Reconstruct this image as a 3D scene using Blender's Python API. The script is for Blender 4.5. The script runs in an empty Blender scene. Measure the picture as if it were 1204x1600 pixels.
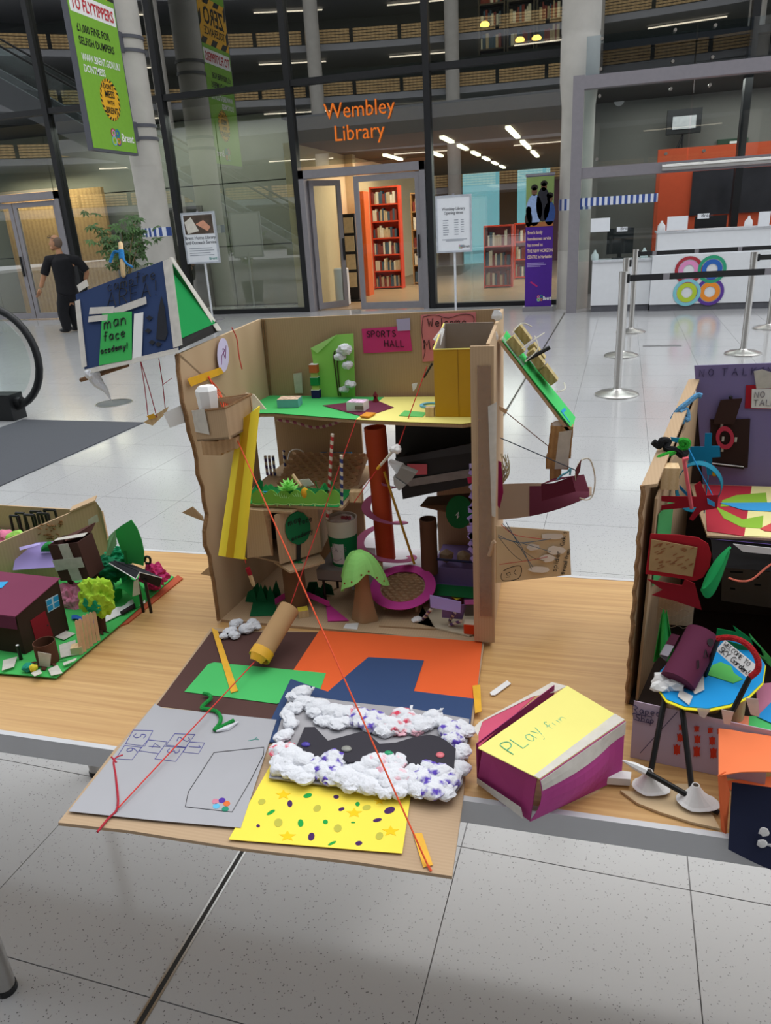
import bpy, bmesh, math, random
from mathutils import Vector, Matrix, noise
random.seed(7)
SC = bpy.context.scene
COL = SC.collection
# ---------------------------------------------------------------- camera
F = 1150.0; CX, CY = 602.0, 800.0; CAM = Vector((0, 0, 1.5))
_d = Vector((177.0, 2945.0, F)).normalized()
_up = -_d
_fw = Vector((0, 0, 1)); _fw = (_fw - _fw.dot(_up) * _up).normalized()
_rt = _fw.cross(_up)
if _rt.x < 0: _rt = -_rt
_YAW = Matrix.Rotation(math.radians(16), 3, 'Z')
RW = _YAW @ Matrix((_rt, _fw, _up))
cam = bpy.data.cameras.new('camera')
cam.sensor_fit = 'VERTICAL'; cam.sensor_height = 24.0; cam.lens = 24.0 * F / 1600.0
cam.clip_start = 0.02; cam.clip_end = 400
camo = bpy.data.objects.new('camera', cam); COL.objects.link(camo)
_m = Matrix((RW.col[0], -RW.col[1], -RW.col[2])).transposed()
camo.matrix_world = Matrix.Translation(CAM) @ _m.to_4x4()
SC.camera = camo
# ---------------------------------------------------------------- light of the place
W = bpy.data.worlds.new('overcast_sky'); SC.world = W; W.use_nodes = True
wn = W.node_tree.nodes; wn['Background'].inputs[0].default_value = (0.92, 0.96, 1.0, 1); wn['Background'].inputs[1].default_value = 1.38
sun = bpy.data.lights.new('skylight_sun', 'SUN'); sun.energy = 1.7; sun.angle = math.radians(55); sun.color = (1.0, 0.97, 0.93)
suno = bpy.data.objects.new('skylight_sun', sun); COL.objects.link(suno); suno.rotation_euler = (math.radians(-24), math.radians(12), 0)
SC.view_settings.view_transform = 'Standard'; SC.view_settings.look = 'None'
SC.view_settings.exposure = 0.0; SC.view_settings.gamma = 1.0
SC.view_settings.use_curve_mapping = False

# ---------------------------------------------------------------- helpers
def V(*a): return Vector(a[0]) if len(a) == 1 else Vector(a)
def ray(x, y): return RW @ Vector((x - CX, y - CY, F))
def pl(x, y, p, n):
    v = ray(x, y); n = Vector(n); return CAM + v * ((Vector(p) - CAM).dot(n) / v.dot(n))
def pz(x, y, z): return pl(x, y, (0, 0, z), (0, 0, 1))
def py(x, y, Y): return pl(x, y, (0, Y, 0), (0, 1, 0))
def px(x, y, X): return pl(x, y, (X, 0, 0), (1, 0, 0))

def lin(c):
    if isinstance(c, str):
        c = [int(c[i:i + 2], 16) for i in (0, 2, 4)]
    r = []
    for v in c:
        v = v / 255.0
        r.append(v / 12.92 if v <= 0.04045 else ((v + 0.055) / 1.055) ** 2.4)
    return (r[0], r[1], r[2], 1)

MATS = {}
def mat(name, col, rough=0.75, var=0.10, scale=14.0, bump=0.0, metal=0.0, emit=0.0, spec=0.35, col2=None, bscale=None, detail=4):
    """plain procedural material: colour with soft noise variation and optional noise relief"""
    if name in MATS: return MATS[name]
    m = bpy.data.materials.new(name); m.use_nodes = True; nt = m.node_tree; b = nt.nodes['Principled BSDF']
    c = lin(col)
    tc = nt.nodes.new('ShaderNodeTexCoord'); nz = nt.nodes.new('ShaderNodeTexNoise')
    nz.inputs['Scale'].default_value = scale; nz.inputs['Detail'].default_value = detail
    nt.links.new(tc.outputs['Object'], nz.inputs['Vector'])
    rp = nt.nodes.new('ShaderNodeValToRGB')
    if col2: a, z = c, lin(col2)
    else:
        a = tuple(max(0, v * (1 - var)) for v in c[:3]) + (1,); z = tuple(min(1, v * (1 + var)) for v in c[:3]) + (1,)
    rp.color_ramp.elements[0].position = 0.3; rp.color_ramp.elements[1].position = 0.7
    rp.color_ramp.elements[0].color = a; rp.color_ramp.elements[1].color = z
    nt.links.new(nz.outputs['Fac'], rp.inputs['Fac']); nt.links.new(rp.outputs['Color'], b.inputs['Base Color'])
    b.inputs['Roughness'].default_value = rough; b.inputs['Metallic'].default_value = metal
    b.inputs['Specular IOR Level'].default_value = spec
    if emit: 
        nt.links.new(rp.outputs['Color'], b.inputs['Emission Color']); b.inputs['Emission Strength'].default_value = emit
    if bump:
        bp = nt.nodes.new('ShaderNodeBump'); bp.inputs['Strength'].default_value = bump; bp.inputs['Distance'].default_value = 0.01
        n2 = nt.nodes.new('ShaderNodeTexNoise'); n2.inputs['Scale'].default_value = bscale or scale * 3; n2.inputs['Detail'].default_value = 3
        nt.links.new(tc.outputs['Object'], n2.inputs['Vector'])
        nt.links.new(n2.outputs['Fac'], bp.inputs['Height']); nt.links.new(bp.outputs['Normal'], b.inputs['Normal'])
    MATS[name] = m; return m

def wave_mat(name, col, col2, scale, axis='X', rough=0.8, dist=1.5, bump=0.0, noise_scale=8.0, detail=2.0, spec=0.3):
    """streaked procedural material: wood grain, corrugated board, slatted panels"""
    if name in MATS: return MATS[name]
    m = bpy.data.materials.new(name); m.use_nodes = True; nt = m.node_tree; b = nt.nodes['Principled BSDF']
    tc = nt.nodes.new('ShaderNodeTexCoord'); w = nt.nodes.new('ShaderNodeTexWave')
    w.wave_type = 'BANDS'; w.bands_direction = axis
    w.inputs['Scale'].default_value = scale; w.inputs['Distortion'].default_value = dist
    w.inputs['Detail'].default_value = detail; w.inputs['Detail Scale'].default_value = noise_scale
    nt.links.new(tc.outputs['Object'], w.inputs['Vector'])
    rp = nt.nodes.new('ShaderNodeValToRGB')
    rp.color_ramp.elements[0].color = lin(col); rp.color_ramp.elements[1].color = lin(col2)
    nt.links.new(w.outputs['Fac'], rp.inputs['Fac']); nt.links.new(rp.outputs['Color'], b.inputs['Base Color'])
    b.inputs['Roughness'].default_value = rough; b.inputs['Specular IOR Level'].default_value = spec
    if bump:
        bp = nt.nodes.new('ShaderNodeBump'); bp.inputs['Strength'].default_value = bump; bp.inputs['Distance'].default_value = 0.004
        nt.links.new(w.outputs['Fac'], bp.inputs['Height']); nt.links.new(bp.outputs['Normal'], b.inputs['Normal'])
    MATS[name] = m; return m

def stripe_mat(name, cols, scale, axis=(1, 0, 0), rough=0.6):
    """hard stripes along an object axis (striped straws, hazard tape, printed bands)"""
    if name in MATS: return MATS[name]
    m = bpy.data.materials.new(name); m.use_nodes = True; nt = m.node_tree; b = nt.nodes['Principled BSDF']
    tc = nt.nodes.new('ShaderNodeTexCoord'); dp = nt.nodes.new('ShaderNodeVectorMath'); dp.operation = 'DOT_PRODUCT'
    dp.inputs[1].default_value = axis
    nt.links.new(tc.outputs['Object'], dp.inputs[0])
    mu = nt.nodes.new('ShaderNodeMath'); mu.operation = 'MULTIPLY'; mu.inputs[1].default_value = scale
    nt.links.new(dp.outputs['Value'], mu.inputs[0])
    fr = nt.nodes.new('ShaderNodeMath'); fr.operation = 'FRACT'; nt.links.new(mu.outputs[0], fr.inputs[0])
    rp = nt.nodes.new('ShaderNodeValToRGB'); rp.color_ramp.interpolation = 'CONSTANT'
    els = rp.color_ramp.elements
    while len(els) < len(cols): els.new(0.5)
    for i, c in enumerate(cols): els[i].position = i / len(cols); els[i].color = lin(c)
    nt.links.new(fr.outputs[0], rp.inputs['Fac']); nt.links.new(rp.outputs['Color'], b.inputs['Base Color'])
    b.inputs['Roughness'].default_value = rough
    MATS[name] = m; return m

def glass_mat(name, tint=(0.80, 0.86, 0.85), ior=1.52, boost=1.0):
    if name in MATS: return MATS[name]
    m = bpy.data.materials.new(name); m.use_nodes = True; nt = m.node_tree
    nt.nodes.remove(nt.nodes['Principled BSDF']); out = nt.nodes['Material Output']
    tr = nt.nodes.new('ShaderNodeBsdfTransparent'); tr.inputs[0].default_value = tint + (1,)
    gl = nt.nodes.new('ShaderNodeBsdfGlossy'); gl.inputs['Roughness'].default_value = 0.0
    gl.inputs['Color'].default_value = (1, 1, 1, 1)
    fr = nt.nodes.new('ShaderNodeFresnel'); fr.inputs['IOR'].default_value = ior
    mu = nt.nodes.new('ShaderNodeMath'); mu.operation = 'MULTIPLY'; mu.inputs[1].default_value = boost; mu.use_clamp = True
    nt.links.new(fr.outputs[0], mu.inputs[0])
    ge = nt.nodes.new('ShaderNodeNewGeometry'); iv = nt.nodes.new('ShaderNodeMath'); iv.operation = 'SUBTRACT'; iv.inputs[0].default_value = 1.0; nt.links.new(ge.outputs['Backfacing'], iv.inputs[1])
    m3 = nt.nodes.new('ShaderNodeMath'); m3.operation = 'MULTIPLY'; nt.links.new(mu.outputs[0], m3.inputs[0]); nt.links.new(iv.outputs[0], m3.inputs[1]); mu = m3
    mx = nt.nodes.new('ShaderNodeMixShader'); nt.links.new(mu.outputs[0], mx.inputs[0])
    nt.links.new(tr.outputs[0], mx.inputs[1]); nt.links.new(gl.outputs[0], mx.inputs[2]); nt.links.new(mx.outputs[0], out.inputs[0])
    MATS[name] = m; return m

def film_mat(name, col, alpha=0.6, rough=0.5):
    """sticky tape: partly see-through film"""
    if name in MATS: return MATS[name]
    m = bpy.data.materials.new(name); m.use_nodes = True; nt = m.node_tree; b = nt.nodes['Principled BSDF']
    tc = nt.nodes.new('ShaderNodeTexCoord'); nz = nt.nodes.new('ShaderNodeTexNoise'); nz.inputs['Scale'].default_value = 60
    nt.links.new(tc.outputs['Object'], nz.inputs['Vector'])
    rp = nt.nodes.new('ShaderNodeMapRange'); rp.inputs['To Min'].default_value = max(0, alpha - 0.18); rp.inputs['To Max'].default_value = min(1, alpha + 0.18)
    nt.links.new(nz.outputs['Fac'], rp.inputs['Value']); nt.links.new(rp.outputs[0], b.inputs['Alpha'])
    b.inputs['Base Color'].default_value = lin(col); b.inputs['Roughness'].default_value = rough
    MATS[name] = m; return m

class MB:
    """collects geometry in world coordinates; build() links it as one mesh object"""
    def __init__(s): s.v = []; s.f = []
    def add(s, vs, fs):
        n = len(s.v); s.v += [Vector(v) for v in vs]; s.f += [tuple(i + n for i in f) for f in fs]; return s
    def obox(s, o, ex, ey, ez):
        o, ex, ey, ez = map(Vector, (o, ex, ey, ez))
        if ex.cross(ey).dot(ez) < 0: o = o + ex; ex = -ex
        vs = [o, o + ex, o + ex + ey, o + ey, o + ez, o + ex + ez, o + ex + ey + ez, o + ey + ez]
        return s.add(vs, [(3, 2, 1, 0), (4, 5, 6, 7), (0, 1, 5, 4), (1, 2, 6, 5), (2, 3, 7, 6), (3, 0, 4, 7)])
    def box(s, x0, x1, y0, y1, z0, z1): return s.obox((x0, y0, z0), (x1 - x0, 0, 0), (0, y1 - y0, 0), (0, 0, z1 - z0))
    def cbox(s, c, size, rz=0.0, R=None):
        R = R or Matrix.Rotation(rz, 3, 'Z'); c = Vector(c)
        ex, ey, ez = (R @ Vector((size[0], 0, 0)), R @ Vector((0, size[1], 0)), R @ Vector((0, 0, size[2])))
        return s.obox(c - (ex + ey + ez) / 2, ex, ey, ez)
    def prism(s, pts, vec):
        pts = [Vector(p) for p in pts]; vec = Vector(vec); n = len(pts)
        nm = Vector((0, 0, 0))
        for i in range(n): nm += (pts[i] - pts[0]).cross(pts[(i + 1) % n] - pts[0])
        if nm.dot(vec) < 0: pts.reverse()
        vs = pts + [p + vec for p in pts]
        fs = [tuple(reversed(range(n))), tuple(range(n, 2 * n))] + [(i, (i + 1) % n, n + (i + 1) % n, n + i) for i in range(n)]
        return s.add(vs, fs)
    def cyl(s, p0, p1, r0, r1=None, n=16, cap=True):
        return s.tube([p0, p1], [r0, r0 if r1 is None else r1], n, cap)
    def tube(s, path, r, n=8, cap=True):
        path = [Vector(p) for p in path]; m = len(path)
        rs = r if isinstance(r, (list, tuple)) else [r] * m
        t = (path[1] - path[0]).normalized()
        a = t.orthogonal().normalized(); vs = []; fs = []
        for i, p in enumerate(path):
            t2 = (path[min(i + 1, m - 1)] - path[max(i - 1, 0)])
            if t2.length > 1e-9: t2.normalize(); a = (a - a.dot(t2) * t2); a = a.normalized() if a.length > 1e-6 else t2.orthogonal().normalized(); t = t2
            b = t.cross(a)
            for k in range(n):
                w = 2 * math.pi * k / n; vs.append(p + (a * math.cos(w) + b * math.sin(w)) * rs[i])
        for i in range(m - 1):
            for k in range(n): fs.append((i * n + k, i * n + (k + 1) % n, (i + 1) * n + (k + 1) % n, (i + 1) * n + k))
        if cap: fs += [tuple(reversed(range(n))), tuple(range((m - 1) * n, m * n))]
        return s.add(vs, fs)
    def pipe(s, p0, p1, ro, ri, n=24):
        p0, p1 = Vector(p0), Vector(p1); t = (p1 - p0).normalized(); a = t.orthogonal().normalized(); b = t.cross(a); vs = []
        for p, r in ((p0, ro), (p1, ro), (p1, ri), (p0, ri)):
            for k in range(n):
                w = 2 * math.pi * k / n; vs.append(p + (a * math.cos(w) + b * math.sin(w)) * r)
        fs = [(j * n + k, j * n + (k + 1) % n, ((j + 1) % 4) * n + (k + 1) % n, ((j + 1) % 4) * n + k) for j in range(4) for k in range(n)]
        return s.add(vs, fs)
    def lathe(s, c, prof, n=24, axis=(0, 0, 1)):
        c = Vector(c); t = Vector(axis).normalized(); a = t.orthogonal().normalized() if abs(t.z) < 0.99 else Vector((1, 0, 0)); b = t.cross(a); vs = []; m = len(prof)
        for r, h in prof:
            for k in range(n):
                w = 2 * math.pi * k / n; vs.append(c + t * h + (a * math.cos(w) + b * math.sin(w)) * max(r, 1e-5))
        fs = [(i * n + k, i * n + (k + 1) % n, (i + 1) * n + (k + 1) % n, (i + 1) * n + k) for i in range(m - 1) for k in range(n)]
        return s.add(vs, fs)
    def ball(s, c, r, sub=2, amp=0.0, freq=3.0, sq=(1, 1, 1), seed=0.0):
        bm = bmesh.new(); bmesh.ops.create_icosphere(bm, subdivisions=sub, radius=1.0)
        c = Vector(c); vs = []
        for v in bm.verts:
            k = 1.0 + (amp * noise.fractal(v.co * freq + Vector((seed, seed * 1.7, -seed)), 1.0, 2.0, 3) if amp else 0)
            vs.append(c + Vector((v.co.x * sq[0], v.co.y * sq[1], v.co.z * sq[2])) * (r * k))
        fs = [tuple(v.index for v in f.verts) for f in bm.faces]; bm.free()
        return s.add(vs, fs)
    def surf(s, fn, nu, nv, th=0.0):
        """parametric sheet fn(u,v)->point, with thickness"""
        P = [[Vector(fn(i / nu, j / nv)) for j in range(nv + 1)] for i in range(nu + 1)]
        w = nv + 1; vs = [P[i][j] for i in range(nu + 1) for j in range(w)]
        fs = [(i * w + j, (i + 1) * w + j, (i + 1) * w + j + 1, i * w + j + 1) for i in range(nu) for j in range(nv)]
        if th:
            N = len(vs); ns = []
            for i in range(nu + 1):
                for j in range(w):
                    du = P[min(i + 1, nu)][j] - P[max(i - 1, 0)][j]; dv = P[i][min(j + 1, nv)] - P[i][max(j - 1, 0)]
                    nn = du.cross(dv); ns.append(nn.normalized() if nn.length > 1e-12 else Vector((0, 0, 1)))
            vs2 = [v - n * th for v, n in zip(vs, ns)]
            fs2 = [tuple(reversed([k + N for k in f])) for f in fs]
            bd = [i * w for i in range(nu + 1)], [i * w + nv for i in range(nu + 1)], [j for j in range(w)], [nu * w + j for j in range(w)]
            sd = []
            for q, e in enumerate(bd):
                for a, b in zip(e, e[1:]):
                    sd.append((a, b, b + N, a + N) if q in (1, 2) else (b, a, a + N, b + N))
            vs = vs + vs2; fs = fs + fs2 + sd
        return s.add(vs, fs)
    def ring(s, c, ex, ey, ro, ri, th, n=40, eo=1.0):
        """flat annulus in the plane ex,ey, thickness th along the normal"""
        c, ex, ey = Vector(c), Vector(ex).normalized(), Vector(ey).normalized(); nn = ex.cross(ey).normalized() * th; vs = []
        for off in (Vector((0, 0, 0)), nn):
            for r in (ro, ri):
                for k in range(n):
                    w = 2 * math.pi * k / n; vs.append(c + off + (ex * math.cos(w) + ey * math.sin(w) * eo) * r)
        fs = []
        for k in range(n):
            j = (k + 1) % n
            fs += [(k, n + k, n + j, j), (2 * n + k, 2 * n + j, 3 * n + j, 3 * n + k), (k, j, 2 * n + j, 2 * n + k), (n + j, n + k, 3 * n + k, 3 * n + j)]
        return s.add(vs, fs)
    def build(s, name, m, parent=None, smooth=False, **tags):
        xs = [v.x for v in s.v]; ys = [v.y for v in s.v]; zs = [v.z for v in s.v]
        c = Vector(((min(xs) + max(xs)) / 2, (min(ys) + max(ys)) / 2, min(zs)))
        me = bpy.data.meshes.new(name); me.from_pydata([tuple(v - c) for v in s.v], [], s.f); me.update()
        if smooth:
            me.shade_smooth(); me.set_sharp_from_angle(angle=math.radians(42))
        if m: me.materials.append(m)
        return link(name, me, c, parent, **tags)

WL = {}
def link(name, data, loc, parent=None, **tags):
    o = bpy.data.objects.new(name, data); COL.objects.link(o)
    loc = Vector(loc); WL[o.name] = loc
    if parent is not None:
        o.parent = parent; o.location = loc - WL[parent.name]
    else: o.location = loc
    for k, v in tags.items():
        if v is not None: o[k] = v
    return o
def thing(name, loc, label, category, group=None): return link(name, None, loc, None, label=label, category=category, group=group)
def struct(name, mb, m, parent=None, **k): return mb.build(name, m, parent, kind=None if parent else 'structure', **k)
def sheet(name, pts, plane, m, parent=None, th=0.0012, **k):
    """flat cut-out: pixel outline taken on the surface it lies on, given its own thickness. plane = ('z'|'y'|'x', value) or (point, normal)"""
    if plane[0] in ('x', 'y', 'z'):
        fn = {'x': px, 'y': py, 'z': pz}[plane[0]]; P = [fn(a, b, plane[1]) for a, b in pts]
        n = {'x': Vector((1, 0, 0)), 'y': Vector((0, -1, 0)), 'z': Vector((0, 0, 1))}[plane[0]]
    else:
        P = [pl(a, b, *plane) for a, b in pts]; n = Vector(plane[1]).normalized()
    return MB().prism(P, n * th).build(name, m, parent, **k)
def on(plane, a, b):
    if plane[0] in ('x', 'y', 'z'): return {'x': px, 'y': py, 'z': pz}[plane[0]](a, b, plane[1])
    return pl(a, b, *plane)
def smoothpath(pts, k=6, closed=False):
    pts = [Vector(p) for p in pts]; n = len(pts); out = []
    for i in range(n if closed else n - 1):
        g = (lambda j: pts[j % n]) if closed else (lambda j: pts[max(0, min(n - 1, j))])
        p0, p1, p2, p3 = g(i - 1), g(i), g(i + 1), g(i + 2)
        for t in range(k):
            t /= k; out.append(0.5 * ((2 * p1) + (p2 - p0) * t + (2 * p0 - 5 * p1 + 4 * p2 - p3) * t * t + (3 * p1 - p0 - 3 * p2 + p3) * t ** 3))
    if not closed: out.append(pts[-1])
    return out
def copytree(o, loc, parent=None, **tags):
    c = o.copy(); COL.objects.link(c); c.location = loc; WL[c.name] = Vector(loc)
    if parent: c.parent = parent
    for k, v in tags.items(): c[k] = v
    for ch in list(o.children):
        d = ch.copy(); COL.objects.link(d); d.parent = c; WL[d.name] = WL[c.name] + d.location
        for g in list(ch.children):
            e = g.copy(); COL.objects.link(e); e.parent = d; WL[e.name] = WL[d.name] + e.location
    return c

# printed lettering (font) and handwriting (strokes)
DG = None
def text(name, s, o, ex, ey, h, m, parent=None, align='LEFT', th=0.002, bold=0.0, sx=1.0, fit=None, **tags):
    cu = bpy.data.curves.new('t', 'FONT'); cu.body = s; cu.size = 1.0; cu.extrude = 0.0; cu.offset = bold; cu.align_x = align; cu.resolution_u = 2; cu.space_line = 0.95
    ob = bpy.data.objects.new('t', cu); COL.objects.link(ob)
    dg = bpy.context.evaluated_depsgraph_get(); me0 = ob.evaluated_get(dg).to_mesh()
    vs = [v.co.copy() for v in me0.vertices]; fs = [tuple(p.vertices) for p in me0.polygons]
    bpy.data.objects.remove(ob); bpy.data.curves.remove(cu)
    o, ex, ey = Vector(o), Vector(ex).normalized(), Vector(ey).normalized(); nn = ex.cross(ey)
    k = h / 0.70
    if fit: sx = fit / (k * (max(v.x for v in vs) - min(v.x for v in vs)))
    mb = MB(); mb.add([o + ex * (v.x * k * sx) + ey * (v.y * k) + nn * th for v in vs], fs)
    return mb.build(name, m, parent, **tags)
GL = {
 'A': '0,0 3,9 6,0|1,3.5 5,3.5', 'B': '0,0 0,9 3,9 5,7.5 4,5.5 0,5 4,4.5 5.5,2.5 4,0 0,0', 'C': '5.5,8 3,9 .5,6.5 .5,2.5 3,0 5.5,1.2', 'D': '0,0 0,9 3,8.5 5.5,5 4,1 0,0',
 'E': '5,9 0,9 0,0 5,0|0,4.7 4,4.7', 'F': '5,9 0,9 0,0|0,4.7 4,4.7', 'G': '5.5,8 3,9 .5,6.5 .5,2.5 3,0 5.5,1.5 5.5,4.2 3.2,4.2', 'H': '0,0 0,9|5,0 5,9|0,4.5 5,4.5',
 'I': '2,0 2,9|.5,9 3.5,9|.5,0 3.5,0', 'K': '0,0 0,9|5,9 0,4 5,0', 'L': '0,9 0,0 4.5,0', 'M': '0,0 .8,9 3,3.5 5.2,9 6,0', 'N': '0,0 0,9 5,0 5,9', 'O': '3,9 .6,7 .3,3 2.6,0 5.2,2 5.5,6 3,9',
 'P': '0,0 0,9 3.6,8.8 5,6.8 3.6,4.6 0,4.4', 'R': '0,0 0,9 3.6,8.8 5,6.8 3.6,4.8 0,4.6|2,4.6 5.2,0', 'S': '5,8 3,9 .7,7.5 1.4,5.4 4.2,4 5,2 3,0 .3,1.2', 'T': '3,0 3,9|0,9 6,9', 'W': '0,9 1.5,0 3,6 4.5,0 6,9', 'Y': '0,9 2.7,4.6 5.4,9|2.7,4.6 2.5,0', 'U': '0,9 .4,2 2.6,0 4.8,2 5,9',
 'a': '4,4.5 2,5.4 .3,3 1.6,0 3.8,1.8 4,5 4.4,0', 'c': '4,4.6 2,5.3 .4,3 1.8,0 4,.8', 'd': '4,4 2,5.3 .3,2.6 1.8,0 4,2 4.2,9 4.5,0', 'e': '.4,2.8 4,3 3,5.2 1,4.8 .3,2.4 1.8,0 4,.9', 'f': '4,8 2.6,9 1.8,7 1.7,0|.3,5 3.4,5', 'h': '0,9 0,0|0,3.5 2,5.2 3.7,4 3.8,0', 'i': '1,5 1,0|1,7 1,7.5', 'k': '0,9 0,0|3.6,5.4 0,2.4 4,0', 'l': '1,9 1,.8 2,0', 'm': '0,5 0,0|0,3.6 1.6,5.2 2.6,3.6 2.7,0|2.7,3.6 4.4,5.2 5.4,3.6 5.5,0', 'n': '0,5.2 0,0|0,3.4 2,5.2 3.6,3.6 3.8,0', 'o': '2,5.2 .3,3 1.6,0 3.6,1.4 3.6,4 2,5.2', 'p': '0,5 0,-4|0,4 2,5.3 3.8,3 2,.2 0,1', 'r': '0,5.2 0,0|0,3.2 1.6,5 3.2,4.8', 's': '3.4,4.6 1.6,5.3 .6,4 3.2,2 2,0 .2,.8', 't': '1.6,8 1.6,1 3,0|0,5.2 3.4,5.2', 'u': '0,5.2 .2,1.6 1.8,0 3.6,1.6 4,5.2|4,5.2 4.1,0', 'y': '0,5.2 1.8,1 |4,5.2 1.6,-3 0,-3.6', 'b': '0,9 0,0 2.4,.1 3.8,2.6 2.2,5 0,3.8',
 '!': '1,9 1,3|1,.6 1,0', ':': '1,5 1,4.4|1,1 1,.4', ')': '0,8 2,4 0,0', '1': '0,7 2,9 2,0', '2': '.3,7 2.5,9 4.5,7 .3,0 5,0', '3': '.3,8.5 3,9 4.4,7 2,5 4.6,2.6 2.6,0 .2,.8', '4': '3.6,0 3.6,9 0,3 5,3', '5': '4.5,9 .8,9 .5,5.2 3,5.6 4.6,3 2.6,0 .2,.8', '6': '4,9 1,5 .5,2 2.5,0 4.4,2 3,4.4 .8,3.2', ' ': ''}
SMOOTH = set('BCDGOPRSacdeoprsuhmnbfy2356')
def hand(name, s, o, ex, ey, h, m, parent=None, r=None, jit=0.05, lift=0.0006, adv=1.25, **tags):
    o, ex, ey = Vector(o), Vector(ex).normalized(), Vector(ey).normalized(); nn = ex.cross(ey); k = h / 9.0; x = 0.0; mb = MB(); r = r or h * 0.055
    for ch in s:
        g = GL.get(ch, '')
        if not g: x += 4.0 * k; continue
        w = 0
        dy = random.uniform(-jit, jit) * h
        for st in g.split('|'):
            pts = [tuple(float(q) for q in p.split(',')) for p in st.split()]
            w = max(w, max(p[0] for p in pts))
            P = [o + ex * (x + p[0] * k) + ey * (p[1] * k + dy) + nn * lift for p in pts]
            if ch in SMOOTH and len(P) > 2: P = smoothpath(P, 3)
            mb.tube(P, r, 4)
        x += (w + 1.0) * k * adv
    return mb.build(name, m, parent, **tags)
def stroke(mb, pts, plane, r, lift=0.0008, smooth=False, closed=False):
    P = [on(plane, *p) for p in pts]
    n = {'x': Vector((1, 0, 0)), 'y': Vector((0, -1, 0)), 'z': Vector((0, 0, 1))}[plane[0]] if plane[0] in ('x', 'y', 'z') else Vector(plane[1]).normalized()
    P = [p + n * lift for p in P]
    if smooth: P = smoothpath(P, 4, closed)
    elif closed: P = P + [P[0]]
    mb.tube(P, r, 4)
# ================================================================ THE SETTING
m_black = mat('mullion_black', '1b1c1f', 0.45, 0.05)
m_steel = mat('door_grey', '8d8a8f', 0.4, 0.04, metal=0.3)
m_frame = mat('kiosk_frame_grey', '88848a', 0.45, 0.04, metal=0.2)
m_glass = glass_mat('facade_glass', (0.80, 0.86, 0.84), 1.6, 4.2)
m_clear = glass_mat('clear_glass', (0.90, 0.95, 0.94), 1.5, 1.0)
m_conc = mat('concrete', 'b9b5ae', 0.85, 0.08, 3.0, bump=0.15)
m_concd = mat('concrete_panel', '8b8a7f', 0.85, 0.07, 1.5)
m_white = mat('white_paint', 'e9eaec', 0.5, 0.02)
m_chrome = mat('brushed_steel', 'b5b3b0', 0.28, 0.04, 40, metal=1.0)

def floor_mat(name):
    m = bpy.data.materials.new(name); m.use_nodes = True; nt = m.node_tree; b = nt.nodes['Principled BSDF']
    tc = nt.nodes.new('ShaderNodeTexCoord'); geo = nt.nodes.new('ShaderNodeNewGeometry')
    vo = nt.nodes.new('ShaderNodeTexVoronoi'); vo.inputs['Scale'].default_value = 130.0
    nt.links.new(geo.outputs['Position'], vo.inputs['Vector'])
    nz = nt.nodes.new('ShaderNodeTexNoise'); nz.inputs['Scale'].default_value = 60.0; nt.links.new(geo.outputs['Position'], nz.inputs['Vector'])
    lt = nt.nodes.new('ShaderNodeMath'); lt.operation = 'LESS_THAN'; lt.inputs[1].default_value = 0.21; nt.links.new(vo.outputs['Distance'], lt.inputs[0])
    gt = nt.nodes.new('ShaderNodeMath'); gt.operation = 'GREATER_THAN'; gt.inputs[1].default_value = 0.5; nt.links.new(nz.outputs['Fac'], gt.inputs[0])
    mu = nt.nodes.new('ShaderNodeMath'); mu.operation = 'MULTIPLY'; nt.links.new(lt.outputs[0], mu.inputs[0]); nt.links.new(gt.outputs[0], mu.inputs[1])
    mx = nt.nodes.new('ShaderNodeMix'); mx.data_type = 'RGBA'
    n2 = nt.nodes.new('ShaderNodeTexNoise'); n2.inputs['Scale'].default_value = 0.9; nt.links.new(geo.outputs['Position'], n2.inputs['Vector'])
    rp = nt.nodes.new('ShaderNodeValToRGB'); rp.color_ramp.elements[0].color = lin('a5a5a6'); rp.color_ramp.elements[1].color = lin('b1b1b2'); nt.links.new(n2.outputs['Fac'], rp.inputs['Fac'])
    nt.links.new(rp.outputs['Color'], mx.inputs[6]); mx.inputs[7].default_value = lin('6c6b6b'); nt.links.new(mu.outputs[0], mx.inputs[0])
    nt.links.new(mx.outputs[2], b.inputs['Base Color'])
    b.inputs['Roughness'].default_value = 0.14; b.inputs['Specular IOR Level'].default_value = 0.5
    return m
m_floor = floor_mat('terrazzo_tile')
fl = struct('floor', MB().box(-40, 30, -44, 40, -0.25, -0.006), mat('tile_joint', 'a3a3a5', 0.8))
FA = math.radians(-2.1); FEX = Vector((math.cos(FA), math.sin(FA), 0)); FEY = Vector((-math.sin(FA), math.cos(FA), 0)); FO = Vector((-0.83, 0.897, 0)); TX, TY = 0.548, 0.555
def cell(i, j): return FO + FEX * (i * TX) + FEY * (j * TY)
def vis(p):
    c = RW.transposed() @ (p - CAM)
    if c.z < 0.2: return False
    u, w = CX + F * c.x / c.z, CY + F * c.y / c.z
    return -90 < u < 1290 and 300 < w < 1700
cells = []
for i in range(-62, 40):
    for j in range(-30, 70):
        c = cell(i + .5, j + .5)
        if -36 < c.x < 20 and -16 < c.y < 36: cells.append(((c - Vector((0, 0, 0))).length, vis(c) and c.y < 14, i, j))
near = sorted([c for c in cells if c[1]])[:290]; nk = {(c[2], c[3]) for c in near}
tile0 = None; g = 0.0013
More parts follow.
